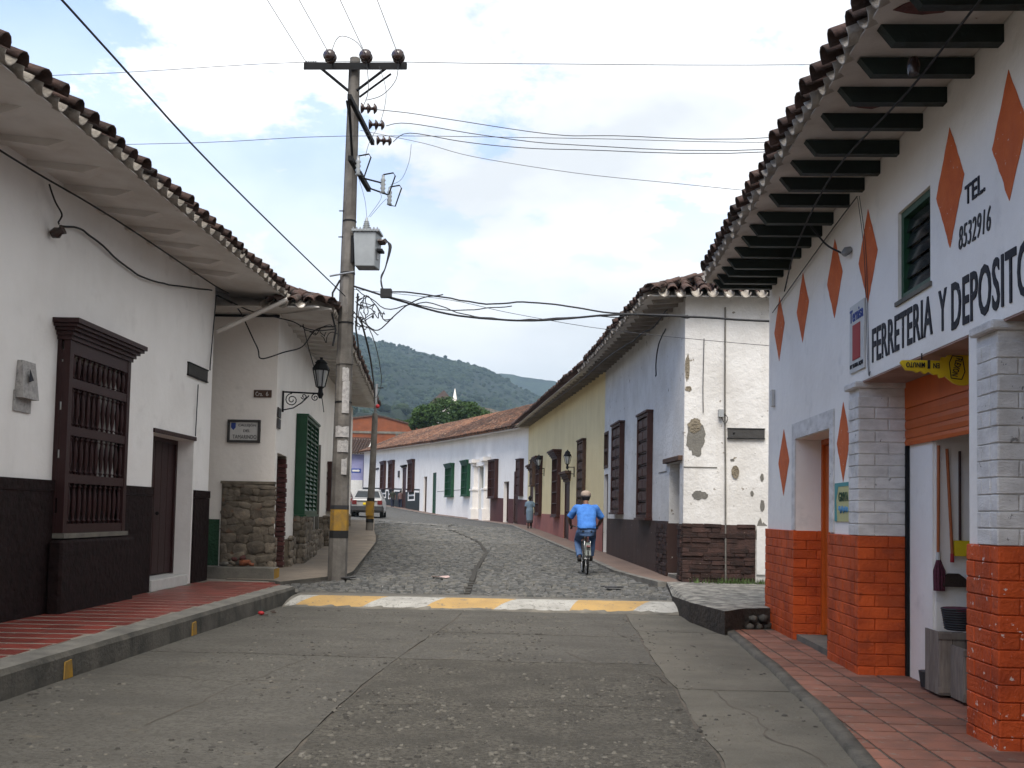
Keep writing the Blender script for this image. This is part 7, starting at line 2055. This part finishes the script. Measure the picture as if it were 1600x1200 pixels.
# ================================================================== SMALL THINGS ON THE GROUND
mb = MB(); vs = []
for i in range(7):
    a = i * 6.283 / 7
    vs.append((-2.25 + .17 * math.cos(a) * (1 + .25 * math.sin(i * 2.1)), 19.6 + .12 * math.sin(a), street_z(-2.25, 19.6) + .062 + .02 * math.sin(i * 1.7)))
mb.poly(vs, (0, 0, .006))
m_card = mat('pinkish_cardboard', (0.45, 0.33, 0.31), None, 12, .8, .9, .2)
tag(mb.build('cardboard_scrap', m_card), 'crumpled pinkish cardboard scrap lying on the cobbles', 'litter')
mb = MB(); mb.ball((-4.30, 14.75, .03), .05, .035, .03, 8, 5); tag(mb.build('fruit_peel', m_red), 'red fruit peel in the gutter by the left kerb', 'litter')
for i, (x, y) in enumerate(((-4.2, 14.95), (-4.28, 15.15), (-4.22, 14.6))):
    o = MB().poly([(x, y, .012), (x + .06, y + .02, .012), (x + .05, y + .07, .02), (x - .01, y + .05, .016)], (0, 0, .006)).build('dry_leaf', m_bristle); tag(o, 'dry brown leaf in the gutter beside the red fruit peel', 'leaf', 'dry leaves in the gutter')
for i, (x, y, lb) in enumerate(((-3.95, 19.1, 'dark rag on the cobbles at the foot of the concrete pole'), (0.95, 18.6, 'dark torn rag on the cobbles by the right pavement'))):
    mb = MB(); vs = []
    for k in range(9):
        a = k * 6.283 / 9
        vs.append((x + .2 * math.cos(a) * (1 + .3 * math.sin(k * 2.3)), y - .15 + .09 * math.sin(a), gz(x, y) + .03 + .01 * math.sin(k * 1.7)))
    mb.poly(vs, (0, 0, .012)); tag(mb.build('rag', m_plastic), lb, 'litter')
wd = MB(); rnd = random.Random(8)
for i in range(420):
    x = rnd.choice((rnd.uniform(2.9, 3.9), rnd.gauss(3.3, .25), rnd.uniform(2.4, 4)));  y = 19.2 - abs(rnd.gauss(0, .1)); z = .33
    h = rnd.uniform(.03, .13); a = rnd.random() * 6.28; l = Vector((math.cos(a), math.sin(a), 0)) * rnd.uniform(.01, .06); s = Vector((-math.sin(a), math.cos(a), 0)) * .010
    wd.add([Vector((x, y, z)) - s, Vector((x, y, z)) + s, Vector((x, y, z + h)) + l], [(0, 1, 2)])
tag(wd.build('weeds', m_weed), 'yellow green weeds growing along the foot of the peeling side wall', 'weeds', kind='stuff')

# ================================================================== HAZE
hz = MB().box(-3200, 3200, -60, 3400, -1.5, 470)
hz_o = hz.build('haze', mat('haze_paint', (.5, .5, .5)), None, kind='stuff')
hm = bpy.data.materials.new('thin_air')
hm.use_nodes = True
hm.node_tree.nodes.clear()
o_ = hm.node_tree.nodes.new('ShaderNodeOutputMaterial'); v_ = hm.node_tree.nodes.new('ShaderNodeVolumePrincipled')
v_.inputs['Color'].default_value = (0.58, 0.8, 1.0, 1)
v_.inputs['Density'].default_value = HAZE
v_.inputs['Anisotropy'].default_value = 0.2
hm.node_tree.links.new(v_.outputs[0], o_.inputs['Volume'])
hz_o.data.materials.clear(); hz_o.data.materials.append(hm)
